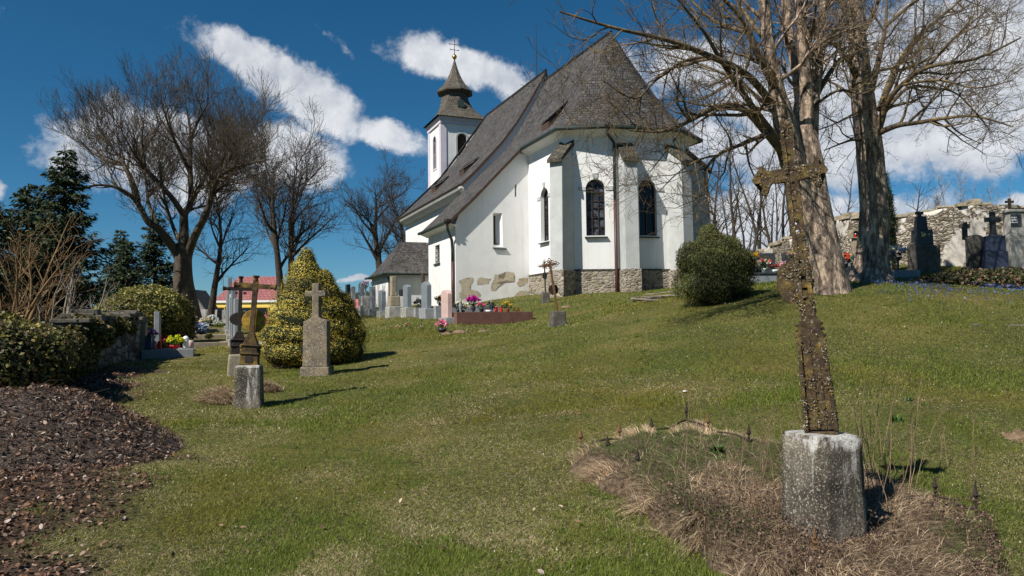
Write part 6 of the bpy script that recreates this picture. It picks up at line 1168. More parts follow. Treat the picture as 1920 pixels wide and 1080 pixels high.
# ------------------------------------------------------------------ shrubs, ivy, conifers
def bushcloud(name, ells, n, size, cols, label, cat, seed, amp=.22, cs=3.0, nspread=.8, p=None, core=.80, mat='leaf', aspect=.6, depth=.22, kind=None, tuft=1):
    """foliage over a lumpy body of ellipsoids (centre, radii): leaves lie in the outer shell, a dark inner mass behind them"""
    rng = np.random.default_rng(seed); c0 = np.array([e[0] for e in ells], float); rads_ = np.array([e[1] for e in ells], float); base = Vector((float(c0[:, 0].mean()), float(c0[:, 1].mean()), float((c0[:, 2]-rads_[:, 2]).min())))
    rt = thing(name, base, label, cat); area = (rads_[:, 0]*rads_[:, 2]); m_ = (n*area/area.sum()).astype(int); P_, N_ = [], []
    for e in range(len(ells)):
        d_ = rdirs(m_[e], rng); lump = 1+(vnoise3(d_*rads_[e]+c0[e], seed, cs)-.5)*2*amp+(vnoise3(d_*rads_[e]+c0[e], seed+5, cs*2.6)-.5)*amp
        q = c0[e]+d_*rads_[e]*(lump*(1-depth*rng.random(m_[e])**2))[:, None]; nn = unit(d_/rads_[e]); keep = np.ones(m_[e], bool)
        for f in range(len(ells)):
            if f != e: keep &= np.linalg.norm((q-c0[f])/rads_[f], axis=1) > .72
        st_k = rng.random(m_[e]) < .035; q = np.where(st_k[:, None], c0[e]+(q-c0[e])*(1+.17*rng.random((m_[e], 1))), q); P_.append(q[keep]); N_.append(nn[keep])
    P_ = np.vstack(P_); N_ = np.vstack(N_); 
    if tuft > 1: P_ = np.repeat(P_, tuft, 0)+rng.normal(size=(len(P_)*tuft, 3))*size*.5; N_ = np.repeat(N_, tuft, 0)
    k = len(P_); cl = np.clip((vnoise3(P_, seed+2, cs*.8)-.5)*2.2+.5, 0, 1); pc = pick(cols, k, rng, .2, p)*(.65+.7*cl)[:, None]
    V, F, C_ = leaves(P_, rng.uniform(.6, 1.3, k)*size, pc, rng, N_, nspread, aspect); build_np('foliage', V, F, M[mat], rt, C_)
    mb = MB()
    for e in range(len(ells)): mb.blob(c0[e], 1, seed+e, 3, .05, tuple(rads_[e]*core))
    o = mb.build('dark_core', M['core'], rt, True)  # solid dark filler added behind the leaves to stop the view through
    if kind: tag(rt, kind=kind)
    return rt
def E_(px, d, dz, rx, ry, rz_, py=620): p = gp(px, d, py); return ((p.x, p.y, p.z+dz), (rx, ry, rz_))
# golden dwarf spruce: lumpy cone with a side lobe
ev_ = []
p = gp(563, 14.9, 690)
for f, r in ((0.30, .88), (.62, .86), (.95, .78), (1.25, .64), (1.55, .50), (1.82, .36), (2.03, .22)): ev_.append(((p.x+.02+f*.05, p.y, p.z+f), (r, r*.95, .42)))
q = gp(604, 15.0, 686)
for f, r in ((.3, .82), (.7, .74), (1.05, .62), (1.36, .46), (1.6, .3)): ev_.append(((q.x, q.y, q.z+f), (r, r*.95, .40)))
q = gp(636, 15.2, 680)
for f, r in ((.25, .56), (.55, .60), (.85, .50), (1.12, .36)): ev_.append(((q.x, q.y, q.z+f), (r, r, .38)))
bushcloud('golden_bush', ev_, 60000, .026, [(.40, .30, .04), (.29, .24, .036), (.19, .18, .03), (.48, .35, .055)], 'big lumpy cone-shaped golden-green dwarf conifer behind the stone cross', 'bush', 3, .17, 4.5, .32, None, .90, 'needle', .55, .10, tuft=2)
# round dark evergreen before the apse
p = gp(1340, 17, 568)
bushcloud('evergreen_bush', [((p.x, p.y, p.z+.45), (.92, .9, .55)), ((p.x+.02, p.y, p.z+.85), (.84, .84, .55)), ((p.x+.05, p.y, p.z+1.2), (.62, .62, .45)), ((p.x-.10, p.y, p.z+1.48), (.26, .28, .40)), ((p.x-.5, p.y, p.z+1.05), (.36, .4, .42)), ((p.x+.62, p.y-.1, p.z+.9), (.36, .4, .36)), ((p.x+.25, p.y, p.z+1.28), (.4, .4, .35))], 44000, .036, [(.045, .065, .02), (.075, .095, .026), (.115, .12, .034), (.17, .15, .045)], 'dense rounded dark green evergreen bush in front of the right side of the apse', 'bush', 5, .22, 3.6, .7, None, .82, 'leaf', .5, .18, tuft=2)
# ivy over the bank at the left edge
ells = [E_(-60, 9.8, .48, 1.0, .9, .72), E_(10, 9.7, .50, .8, .75, .62), E_(62, 10.4, .46, .65, .65, .55), E_(98, 11.4, .36, .5, .6, .46), E_(135, 12.2, .24, .4, .5, .36)]
bushcloud('ivy_bank', ells, 36000, .06, [(.24, .20, .05), (.14, .14, .035), (.06, .07, .022), (.13, .085, .05), (.30, .22, .07)], 'large ivy-leaved bush over the bank at the left edge', 'bush', 7, .2, 2.2, 1.0, [.18, .25, .27, .2, .10], .85, 'leaf', .75, .25)
bushcloud('ivy_clump', [E_(172, 12.9, .62, .40, .4, .30), E_(200, 14.2, .72, .40, .4, .24), E_(150, 12.3, .62, .4, .4, .34), E_(222, 15.6, .70, .35, .4, .16)], 5200, .075, [(.16, .14, .035), (.09, .095, .025), (.2, .15, .05), (.04, .05, .016)], 'yellowish ivy draped over the top of the dry stone wall', 'ivy', 9, .25, 3, 1.0, None, .7, 'leaf', .7)
ells = [E_(232, 19.5, .72, .85, .8, .72), E_(275, 20.5, .95, 1.05, .9, .78), E_(318, 21.5, .75, .75, .8, .8), E_(205, 18.6, .45, .5, .5, .5)]
bushcloud('ivy_mound', ells, 32000, .072, [(.27, .24, .05), (.16, .165, .04), (.06, .075, .022), (.33, .27, .07)], 'broad yellow-green ivy mound behind the dry stone wall', 'bush', 11, .2, 2.0, 1.0, None, .82, 'leaf', .7)
# thuja column
p = gp(1664, 22.4, 500); zt_ = P(1662, 330, 22.4).z-p.z
bushcloud('thuja', [((p.x, p.y, p.z+zt_*f), (r, r, zt_*.16)) for f, r in ((.12, .26), (.28, .30), (.45, .29), (.6, .26), (.75, .21), (.88, .12))], 9000, .06, [(.02, .035, .012), (.035, .05, .018), (.012, .02, .008)], 'narrow dark thuja column touching the right side of the second maple', 'thuja', 13, .12, 5, .6, None, .85, 'needle', .4, .15, tuft=2)
# low leafy bed on the right
ells = [E_(1965, 17.0, .12, 1.0, .8, .36, 500), E_(1900, 17.4, .10, .9, .75, .34, 505), E_(1835, 17.8, .06, .8, .7, .30, 508), E_(1775, 18.2, .02, .7, .6, .22, 512)]
bushcloud('leafy_bed', ells, 11000, .075, [(.035, .05, .016), (.07, .08, .022), (.13, .075, .045), (.21, .14, .09), (.02, .025, .01)], 'low bed of brown and green leaves below the monuments on the right', 'ground cover', 15, .22, 2.5, 1.2, [.25, .22, .22, .13, .18], .8, 'leaf', .7)
def spruce(px, d, top_py, R_, seed, label, py=600, dens=1.0, group=None, dark=1.0, base_z=None):
    rng = np.random.default_rng(seed); b_ = gp(px, d, py); H = P(px, top_py, d).z-b_.z; rt = thing('spruce_tree', b_, label, 'spruce', group)
    MB().tube([b_+Vector((0, 0, -.2)), b_+Vector((0, 0, H*.5)), b_+Vector((0, 0, H*.97))], [.17, .1, .02], 8).build('trunk', M['bark_dark'], rt); V_, F_, C_ = [], [], []; off = 0; tw_ = Wood(seed); nb = int(H/.17)
    for i in range(nb):
        f = .03+.97*i/nb; z = H*f; L0 = R_*(1-f)**.75*rng.uniform(.8, 1.1)+.08; kb = rng.integers(7, 11)
        for j in range(kb):
            az = rng.uniform(0, 6.283); ln = L0*rng.uniform(.6, 1.15); u = np.array([math.cos(az), math.sin(az), 0]); sd = np.array([-u[1], u[0], 0]); m_ = max(8, int(ln*46*dens)); s = rng.random(m_)**.75; droop = rng.uniform(.12, .35)*ln*(1-f*.6)
            ax = np.array([0, 0, z])+u*ln*s[:, None]; ax[:, 2] += -droop*np.sin(s*2.2)+.10*ln*s**3
            lat = rng.normal(size=m_)*.24*ln*(1.05-s)*.9; pos = ax+sd*lat[:, None]; pos[:, 2] -= np.abs(lat)*.35+rng.random(m_)*.10
            dr = unit(u*.8+sd*np.sign(lat)[:, None]*.6+np.array([0, 0, -.45])+rng.normal(size=(m_, 3))*.25); sz = rng.uniform(.13, .25, m_)[:, None]; w_ = unit(np.cross(dr, rng.normal(size=(m_, 3))*.5+[0, 0, 1]))*sz*.16; pos = pos+np.array(b_)
            V_.append(np.stack([pos, pos+dr*sz*.5+w_, pos+dr*sz, pos+dr*sz*.5-w_], 1).reshape(-1, 3)); F_.append(np.arange(m_*4).reshape(-1, 4)+off); off += m_*4
            C_.append(np.repeat(pick([(.022, .040, .016), (.034, .055, .020), (.055, .072, .025), (.075, .066, .026)], m_, rng, .2, [.35, .35, .2, .1])*dark, 4, 0))
            if ln > .5: tw_.limb([np.array(b_)+[0, 0, z], np.array(b_)+[0, 0, z-droop*.8]+u*ln*.5, np.array(b_)+[0, 0, z-droop*.7]+u*ln*.9], [.022, .014, .006], 3)
    build_np('foliage', np.vstack(V_), np.vstack(F_), M['needle'], rt, np.vstack(C_)); V, F = tw_.mesh(); build_np('branches', V, F, M['bark_dark'], rt); return rt
spruce(118, 24, 272, 2.0, 61, 'tallest dark spruce on the left with ragged drooping branches', dens=1.3)
spruce(48, 25, 335, 2.0, 62, 'second dark spruce, left of the tallest one', dens=1.2)
spruce(-15, 22, 370, 1.9, 63, 'dark spruce cut by the left edge of the picture')
spruce(224, 37, 425, 1.6, 64, 'small spruce with two others between the tallest spruce and the ash')
spruce(238, 34, 445, 1.5, 66, 'lowest young spruce between the tallest spruce and the ash'); spruce(290, 40, 392, 2.3, 65, 'dark spruce standing right behind the ash trunk')
spruce(85, 29, 400, 2.6, 67, 'bushy spruce filling the gap behind the bare golden tree')
# ------------------------------------------------------------------ ground cover
def inpoly(x, y, poly):
    ins = np.zeros(len(x), bool); j = len(poly)-1
    for i in range(len(poly)):
        xi, yi = poly[i][0], poly[i][1]; xj, yj = poly[j][0], poly[j][1]; ins ^= ((yi > y) != (yj > y)) & (x < (xj-xi)*(y-yi)/(yj-yi+1e-12)+xi); j = i
    return ins
hum = [gpix(*q) for q in [(1078,862),(1180,838),(1285,806),(1390,822),(1480,845),(1640,890),(1760,945),(1880,1000),(1900,1100),(1700,1150),(1400,1120),(1290,1050),(1220,985),(1150,930)]]
hx = np.array([p.x for p in hum]); hy = np.array([p.y for p in hum]); hcx, hcy = hx.mean(), hy.mean()
def humd(x, y):
    """distance inside the overgrown grave plot (0 at its rim)"""
    d = np.full(len(x), 1e9)
    for i in range(len(hum)):
        ax_, ay_ = hum[i].x, hum[i].y; bx_, by_ = hum[(i+1) % len(hum)].x, hum[(i+1) % len(hum)].y; t = np.clip(((x-ax_)*(bx_-ax_)+(y-ay_)*(by_-ay_))/((bx_-ax_)**2+(by_-ay_)**2), 0, 1); d = np.minimum(d, np.hypot(x-ax_-t*(bx_-ax_), y-ay_-t*(by_-ay_)))
    return np.where(inpoly(x, y, hum), d, -d)
_hd = humd
def humd(x, y): return _hd(x, y)+(fbm(x, y, 37, 2.4, 3)-.5)*.42
def humz(x, y): return (.10+.07*np.clip((hcx-x)/.8, 0, 1))*np.clip(humd(x, y)/.20+.15, 0, 1)**.7*(1+.5*(fbm(x, y, 31, 3, 3)-.5))
def blades(x, y, z, h, w_, lean, col, rng, seg=2, ld=None, curl=.6):
    n = len(x); az = rng.uniform(0, 6.283, n); ld = np.stack([np.cos(az), np.sin(az)], 1) if ld is None else ld; wd_ = np.stack([-np.sin(az), np.cos(az), 0*az], 1)*w_[:, None]*.5; b_ = np.stack([x, y, z-.004], 1); L2 = ld*(h*lean)[:, None]
    V = []
    for i in range(seg+1):
        s = i/seg; c = b_+np.stack([L2[:, 0]*s**1.6, L2[:, 1]*s**1.6, h*(s-curl*lean*s*s*.5)], 1); k = (1-s)*.9+.1
        V += ([c-wd_*k, c+wd_*k] if i < seg else [c])
    m_ = len(V); V = np.stack(V, 1).reshape(-1, 3); o = np.arange(n)[:, None]*m_; F = [np.hstack([o+2*i, o+2*i+1, o+2*i+3, o+2*i+2]) for i in range(seg-1)]; F.append(np.hstack([o+2*seg-2, o+2*seg-1, o+2*seg, o+2*seg]))
    tri = np.vstack([np.vstack([f[:, [0, 1, 2]], f[:, [0, 2, 3]]]) for f in F[:-1]]+[F[-1][:, :3]]) if seg > 1 else F[-1][:, :3]
    return V, tri, np.repeat(col, m_, 0)
def wedge(n, d0, d1, rng, pw=1.0, x0=-.82, x1=.80):
    u = rng.random(n); d = d0*(d1/d0)**(u**pw); return d*rng.uniform(x0, x1, n), d
def lawncol(x, y, n, rng):
    a = fbm(x, y, 41, .5, 3); b_ = fbm(x, y, 47, 1.7, 3); straw = np.clip((b_-.45)*2.4+(a-.5)*2.2+.36, .08, .8)*np.clip(1.2-y/26, .45, 1.0); moss = np.clip((fbm(x, y, 53, .8, 2)-.5)*4, 0, 1)
    g = pick([(.095, .14, .018), (.135, .178, .026), (.185, .21, .036)], n, rng, .25); g = g*(1-moss[:, None])+pick([(.26, .21, .034), (.20, .18, .03)], n, rng, .2)*moss[:, None]; warm = np.clip((-3-x)/4, 0, 1)*np.clip((y-6)/4, 0, 1)*.7; g = g*(1-warm[:, None])+pick([(.34, .25, .05), (.22, .19, .04)], n, rng, .2)*warm[:, None]
    s = pick([(.48, .39, .21), (.58, .49, .31), (.35, .265, .14)], n, rng, .25); k = rng.random(n) < straw; g[k] = s[k]; return g
rng = np.random.default_rng(19); GV, GF, GC = [], [], []; off = 0
kerbs = [(o.location.x, o.location.y) for o in COL.objects if o.name.startswith('grave_kerb')]
for n, d0, d1, seg, hh, ww in ((430000, 3.9, 9.5, 1, (.018, .044), .0048), (300000, 8.8, 20, 1, (.024, .055), .009), (190000, 18, 44, 1, (.03, .075), .022)):
    x, y = wedge(n, d0, d1, rng); k = (rng.random(n) > litter(x, y)*1.15) & (humd(x, y)+(rng.random(n)-.75)*.22 < .0); x, y = x[k], y[k]; n = len(x); z = G(x, y)
    # tussocks and bare patches
    cl = fbm(x, y, 61, 2.6, 3); h = rng.uniform(*hh, n)*(.55+.9*cl); bare = fbm(x, y, 67, 1.1, 2); k = (rng.random(n) < .45+.9*bare); x, y, z, h = x[k], y[k], z[k], h[k]; n = len(x)
    cl_ = lawncol(x, y, n, rng); dry_ = cl_[:, 0] > cl_[:, 1]*1.08; ln_ = np.where(dry_, rng.uniform(1.2, 3.5, n), rng.uniform(.2, 1.5, n)); h = np.where(dry_, h*.55, h)
    V, F, C_ = blades(x, y, z, h, rng.uniform(.6, 1.3, n)*ww, ln_, cl_, rng, seg, None, .15); GV.append(V); GF.append(F+off); GC.append(C_); off += len(V)
# darker green tufts standing out of the turf
x, y = wedge(620, 4.2, 20, rng); k = (humd(x, y) < -.1) & (litter(x, y) < .3); x, y = x[k], y[k]; rp = rng.integers(10, 30, len(x)); x = np.repeat(x, rp); y = np.repeat(y, rp); n = len(x); x = x+rng.normal(size=n)*.03; y = y+rng.normal(size=n)*.03
V, F, C_ = blades(x, y, G(x, y), rng.uniform(.035, .085, n), rng.uniform(.6, 1.2, n)*.0055*np.clip(y/7, .8, 2), rng.uniform(.4, 1.6, n), pick([(.07, .125, .018), (.10, .16, .022), (.13, .17, .03)], n, rng, .2), rng, 1); GV.append(V); GF.append(F+off); GC.append(C_); off += len(V)
tag(build_np('grass', np.vstack(GV), np.vstack(GF), M['grass'], None, np.vstack(GC)), 'short mixed green and straw-coloured grass of the churchyard lawn', 'grass', kind='stuff')
# overgrown plot around the foreground cross
gx_, gy_ = np.meshgrid(np.linspace(hx.min()-.1, hx.max()+.1, 90), np.linspace(hy.min()-.1, hy.max()+.1, 90)); xx, yy = gx_.ravel(), gy_.ravel(); zz_ = G(xx, yy)+np.where(humd(xx, yy) > -.12, humz(xx, yy), 0)-.02; I_ = np.arange(8100).reshape(90, 90); F = np.stack([I_[:-1, :-1], I_[:-1, 1:], I_[1:, 1:], I_[1:, :-1]], -1).reshape(-1, 4); F = F[humd(xx, yy)[F].max(1) > -.10]
M['thatch'] = mottled('thatch', [(.3, (.025, .016, .011)), (.5, (.085, .058, .036)), (.7, (.20, .145, .09))], 22, 1, 1, .03)
tag(build_np('grave_mound', np.stack([xx, yy, zz_], 1), F, M['thatch'], None, None, True), 'low overgrown grave mound of matted dead grass around the foreground cross', 'grave mound')
def in_hum(n, rng, lo=-.02, hi=9):
    X_, Y_ = [], []; c = 0
    while c < n:
        x = rng.uniform(hx.min(), hx.max(), n*2); y = rng.uniform(hy.min(), hy.max(), n*2); d = humd(x, y); k = (d > lo) & (d < hi); X_.append(x[k]); Y_.append(y[k]); c += k.sum()
    return np.concatenate(X_)[:n], np.concatenate(Y_)[:n]
rng = np.random.default_rng(23); DV, DF_, DC = [], [], []; off = 0
straws = [(.40, .29, .18), (.51, .40, .26), (.28, .185, .115), (.17, .105, .07), (.60, .49, .34)]
for n, lo, hi, hh, lean_, curl, ww in ((19000, 0, 9, (.025, .085), (1.2, 3.6), .35, .0055), (6000, -.03, .16, (.07, .24), (.7, 1.4), 1.5, .006), (900, 0, 9, (.10, .22), (.3, 1.2), .6, .004)):
    x, y = in_hum(n, rng, lo, hi)
    if hi < 1:
        k_ = (x < hcx+.25); x, y = x[k_], y[k_]; ci = rng.choice(len(x), 48); ci = np.repeat(ci, rng.integers(30, 170, 48)); x = x[ci]+rng.normal(size=len(ci))*.035; y = y[ci]+rng.normal(size=len(ci))*.035; n = len(x)
    d_ = np.stack([x-hcx, y-hcy], 1)/np.hypot(x-hcx, y-hcy)[:, None]; az = rng.uniform(0, 6.283, n); rd = np.stack([np.cos(az), np.sin(az)], 1); kk = 2.2 if hi < 1 else .5; ld = d_*kk+rd*.8; ld /= np.linalg.norm(ld, axis=1)[:, None]
    fl_ = np.clip((fbm(x, y, 71, 2.6, 3)[:, None]-.5)*2.2+.5, 0, 1); col_ = pick(straws, n, rng, .18, [.3, .22, .24, .14, .1])*(.55+.8*fl_); gr_ = (rng.random(n) < np.clip((fbm(x, y, 73, 1.6, 2)-  .50)*5, 0, .85)) & (hi > 1); col_ = col_*(1.45 if hi < 1 else 1.0); col_[gr_] = pick([(.06, .10, .02), (.09, .12, .03)], gr_.sum(), rng)
    V, F, C_ = blades(x, y, G(x, y)+humz(x, y)-.02, rng.uniform(*hh, n), rng.uniform(.6, 1.2, n)*ww, rng.uniform(*lean_, n), col_, rng, 3, ld, curl); DV.append(V); DF_.append(F+off); DC.append(C_); off += len(V)
tag(build_np('dry_grass', np.vstack(DV), np.vstack(DF_), M['dry'], None, np.vstack(DC)), 'long matted straw-coloured dead grass on the overgrown grave', 'dry grass', kind='stuff')
# dead flower heads and stems lying along the near side
rng = np.random.default_rng(29); P0 = []
x, y = in_hum(4800, rng, .0, 9); k = (y < np.percentile(hy, 30)+.35*fbm(x, y, 77, 2, 2)+.0) & (fbm(x, y, 78, 2.2, 2) > .42) ; x, y = x[k], y[k]; n = len(x); z = G(x, y)+humz(x, y)+rng.uniform(.02, .16, n)
q = np.repeat(np.stack([x, y, z], 1), 5, 0)+rng.normal(size=(n*5, 3))*.010; V, F, C_ = leaves(q, rng.uniform(.010, .020, n*5), pick([(.09, .055, .042), (.14, .088, .062), (.22, .15, .11), (.055, .034, .03)], n*5, rng), rng, aspect=.9); V1, F1, C1 = V, F, C_
V, F, C_ = blades(x, y, G(x, y)+humz(x, y)-.02, z-G(x, y)-humz(x, y)+.03, np.full(n, .005), rng.uniform(.1, .6, n), pick([(.13, .09, .06), (.2, .14, .09)], n, rng), rng, 2); 
tag(build_np('dead_flower_heads', V1, F1, M['dry'], None, C1), 'brown dead flower heads massed along the near side of the overgrown grave', 'dead flowers', kind='stuff'); tag(build_np('dead_stems', V, F, M['dry'], None, C_), 'short brown dead stems under the dead flower heads', 'dead stems', kind='stuff')
wd = Wood(91); r = wd.r
for i in range(110):
    if i < 62: px = r.choice([r.gauss(1660, 40), r.gauss(1400, 70), r.gauss(1560, 60)]); py = r.uniform(850, 1000)
    else: px, py = r.uniform(1180, 1850), r.uniform(850, 1050)
    p = gpix(px, py); hgt = r.uniform(.25, .95) if i < 62 else r.uniform(.15, .4); d_ = Vector((r.gauss(0, .16), r.gauss(0, .16), 1)); pp = [p]
    for _ in range(6): d_ = (d_.normalized()+Vector((r.gauss(0, .08), r.gauss(0, .08), 0))).normalized(); pp.append(pp[-1]+d_*hgt/6)
    wd.limb(pp, [.0032*(1-j/7)+.0009 for j in range(7)], 4)
    for _ in range(r.randint(0, 4)): j = r.randint(2, 5); q = pp[j]; e = Vector((r.gauss(0, .5), r.gauss(0, .5), 1)).normalized(); wd.limb([q, q+e*.05, q+e*.11+Vector((0, 0, .02))], [.0018, .0014, .0008], 3)
V, F = wd.mesh(); st_ = build_np('dry_stalks', V, F, mottled('stalk', [(.3, (.14, .09, .055)), (.7, (.30, .21, .13))], 9, .9, 0), None, None, True); tag(st_, 'thin upright dry weed stalks around the foreground cross', 'dry stalks', kind='stuff')
# rusted grave fence, half sunk in the grass
fr = thing('grave_fence', gpix(1180, 840), 'low rusty wrought-iron grave fence with pointed finials sunk in the dead grass', 'fence')
fence_px = [(1089,856),(1140,868),(1196,900),(1162,842),(1222,830),(1288,806),(1328,824),(1405,846),(1832,988),(1530,1075),(1290,1010),(1755,955)]
for i, (px, py) in enumerate(fence_px):
    p = gpix(px, py); h = [.13, .07, .08, .09, .08, .15, .10, .09, .17, .12, .08, .08][i]; f_ = MB(); f_.tube([p+Vector((0, 0, -.05)), p+Vector((0, 0, .10+h*.5))], .009, 6); f_.lathe([(.004, 0), (.018, .012), (.008, .03), (.024, .055), (.014, .09), (.002, .12+h*.3)], p+Vector((0, 0, .08+h*.4)), 6)
    if i % 2 == 0:
        for s in (-1, 1): f_.tube([p+Vector((s*(.02+.03*math.cos(t)), 0, .10+h*.4+.03*math.sin(t))) for t in np.linspace(0, 5, 8)], .005, 5)
    f_.build('finial_post', M['rust_iron'] if i % 3 == 0 else M['black_iron'], fr)
for q in ([(1089,856),(1196,900),(1290,1010)], [(1110,850),(1222,830),(1288,806)], [(1288,806),(1405,846)], [(1755,955),(1832,988)]):
    pp = []
    for (x0, y0), (x1, y1) in zip(q[:-1], q[1:]): pp += [gpix(x0+(x1-x0)*t, y0+(y1-y0)*t)+Vector((0, 0, .095+.012*math.sin(9*t))) for t in np.linspace(0, 1, 7)]
    MB().tube(pp, .011, 5).build('fence_rail', M['black_iron'], fr)
def rosette(px, py, label, size=.16, n=22, col=((.07, .14, .03), (.10, .18, .04), (.05, .10, .02)), seed=1, up=.7, z=.1, w_=.035):
    p = gpix(px, py); rng = np.random.default_rng(seed); V, F, C_ = blades(np.full(n, p.x)+rng.normal(size=n)*.02, np.full(n, p.y)+rng.normal(size=n)*.02, np.full(n, p.z+z), rng.uniform(.6, 1, n)*size, np.full(n, w_), rng.uniform(.4, 1.4, n), pick(col, n, rng, .1), rng, 4, None, .7); tag(build_np('leaf_rosette', V, F, M['leaf'], None, C_), label, 'plant')
rosette(1346, 872, 'fresh green leaf rosette growing out of the dead grass', .12, 34); rosette(1490, 965, 'small green weed beside the foot of the stone block', .12, 16, seed=2) ; rosette(1615, 1005, 'green weed right of the foot of the stone block', .13, 24, seed=3); rosette(1680, 790, 'small clump of green leaves on the lawn right of the big cross', .12, 14, seed=4, z=0)
for i, (px, py, lb) in enumerate([(1705, 755, 'upper left'), (225, 715, 'left')]): rosette(px, py, ['clump of young green leaves on the lawn right of the foreground cross shaft', 'clump of snowdrop leaves by the edge of the ivy bank'][i], .14, 30, seed=7+i, z=0, w_=.012)
# snowdrops, daisies and fallen petals
rng = np.random.default_rng(33); n = 1250; x, y = wedge(n, 4.2, 34, rng); k = (humd(x, y) < 0) & (litter(x, y) < .4); x, y = x[k], y[k]
sx, sy = [], []
for px, py, c, rr_ in ((225, 720, 60, .35), (250, 835, 40, .35), (285, 690, 30, .5), (150, 690, 20, .3), (330, 830, 16, .4)): p = gpix(px, py); sx.append(p.x+rng.normal(size=c)*rr_); sy.append(p.y+rng.normal(size=c)*rr_)
x = np.concatenate([x]+sx); y = np.concatenate([y]+sy); n = len(x); q = np.stack([x, y, G(x, y)+rng.uniform(.02, .06, n)], 1); V, F, C_ = leaves(q, rng.uniform(.008, .018, n)*np.clip(y/9, .8, 2.0), pick([(.70, .68, .60), (.55, .50, .38), (.75, .74, .72), (.6, .5, .15)], n, rng, .1, [.4, .3, .25, .05]), rng, aspect=.8)
tag(build_np('petals', V, F, M['petal'], None, C_), 'tiny white petals and daisies scattered over the lawn', 'petals', kind='stuff')
# blue squill below the second maple
rng = np.random.default_rng(35); n = 1300; px_ = 1640+300*rng.random(n)**.8; d = 16.2+rng.normal(size=n)*.9+(px_-1700)*.001; x = (px_-960)/FPX*d; y = d; k = fbm(x, y, 83, 1.6, 2) > .40; x, y = x[k], y[k]; n = len(x); q = np.stack([x, y, G(x, y)+rng.uniform(.04, .11, n)], 1); V, F, C_ = leaves(q, rng.uniform(.025, .05, n), pick([(.05, .09, .30), (.10, .15, .38), (.04, .07, .2)], n, rng), rng, aspect=.8)
tag(build_np('blue_squill', V, F, M['petal'], None, C_), 'carpet of small blue spring flowers below the second maple', 'flowers', kind='stuff')
# leaf litter
cp_ = gpix(45, 850)
def heapz(x, y): d = np.hypot((x-cp_.x+.35)/1.75, (y-cp_.y-.3)/1.35); return .58*np.clip(1-d*d, 0, 1)**1.2*(1+.35*(fbm(x, y, 91, 2.5, 3)-.5))
rng = np.random.default_rng(37); n = 60000; x = rng.uniform(-8, -2.0, n); y = rng.uniform(3.6, 13, n); k = rng.random(n) < litter(x, y); x, y = x[k], y[k]
m_ = 420; x2, y2 = wedge(m_, 4, 16, rng, 1, -.75, .3); k2 = rng.random(m_) < np.clip(1-(x2+2.5)/4, .05, 1); x = np.concatenate([x, x2[k2]]); y = np.concatenate([y, y2[k2]]); n = len(x)
q = np.stack([x, y, G(x, y)+heapz(x, y)*(rng.random(n) < .45)+rng.uniform(.004, .045, n)], 1); V, F, C_ = leaves6(q, rng.uniform(.015, .050, n), pick([(.125, .068, .045), (.19, .108, .07), (.26, .16, .11), (.08, .046, .034), (.42, .31, .24), (.22, .10, .05), (.5, .41, .35)], n, rng, .2, [.28, .22, .15, .22, .07, .03, .03]), rng, np.tile([0, 0, 1.], (n, 1)), .5, .62)
tag(build_np('leaf_litter', V, F, M['dry'], None, C_), 'brown dead leaves covering the ground at the lower left', 'dead leaves', kind='stuff')
# compost heap
hp = thing('compost_heap', cp_, 'grey-brown heap of shredded garden waste at the left edge', 'heap'); rng = np.random.default_rng(39)
gx_, gy_ = np.meshgrid(np.linspace(cp_.x-2.2, cp_.x+1.6, 70), np.linspace(cp_.y-1.3, cp_.y+1.9, 70)); xx, yy = gx_.ravel(), gy_.ravel(); zz_ = G(xx, yy)+heapz(xx, yy)-.03; I_ = np.arange(4900).reshape(70, 70); F = np.stack([I_[:-1, :-1], I_[:-1, 1:], I_[1:, 1:], I_[1:, :-1]], -1).reshape(-1, 4)
M['mulch'] = mottled('mulch', [(.3, (.025, .018, .015)), (.5, (.075, .055, .045)), (.7, (.16, .125, .105))], 26, 1, 1, .05); build_np('mound', np.stack([xx, yy, zz_], 1), F, M['mulch'], hp, None, True)
n = 15000; x = rng.uniform(cp_.x-2.1, cp_.x+1.5, n); y = rng.uniform(cp_.y-1.2, cp_.y+1.8, n); k = heapz(x, y) > .02; x, y = x[k], y[k]; n = len(x); q = np.stack([x, y, G(x, y)+heapz(x, y)-.02+rng.uniform(0, .05, n)], 1)
V, F, C_ = leaves(q, rng.uniform(.02, .085, n), pick([(.16, .115, .088), (.26, .195, .155), (.08, .055, .04), (.40, .32, .26), (.14, .08, .05)], n, rng, .2, [.3, .24, .24, .10, .12]), rng, np.tile([0, 0, 1.], (n, 1)), .8, .18); tag(build_np('chips', V, F, M['dry'], hp, C_), kind='stuff')
wd = Wood(95); r = wd.r
for i in range(80):
    x_, y_ = cp_.x-.4+r.uniform(-1.3, 1.3), cp_.y+.3+r.uniform(-.9, 1.0); z_ = g1(x_, y_)+float(heapz(np.array([x_]), np.array([y_]))[0]); az = r.uniform(0, 6.28); d_ = Vector((math.cos(az), math.sin(az), r.uniform(-.1, .35))).normalized(); p = Vector((x_, y_, z_)); ln = r.uniform(.08, .38); wd.limb([p, p+d_*ln*.5+Vector((0, 0, r.uniform(-.03, .05))), p+d_*ln], [.005, .004, .002], 4)
V, F = wd.mesh(); tag(build_np('twigs', V, F, M['bark_dark'], hp), kind='stuff')
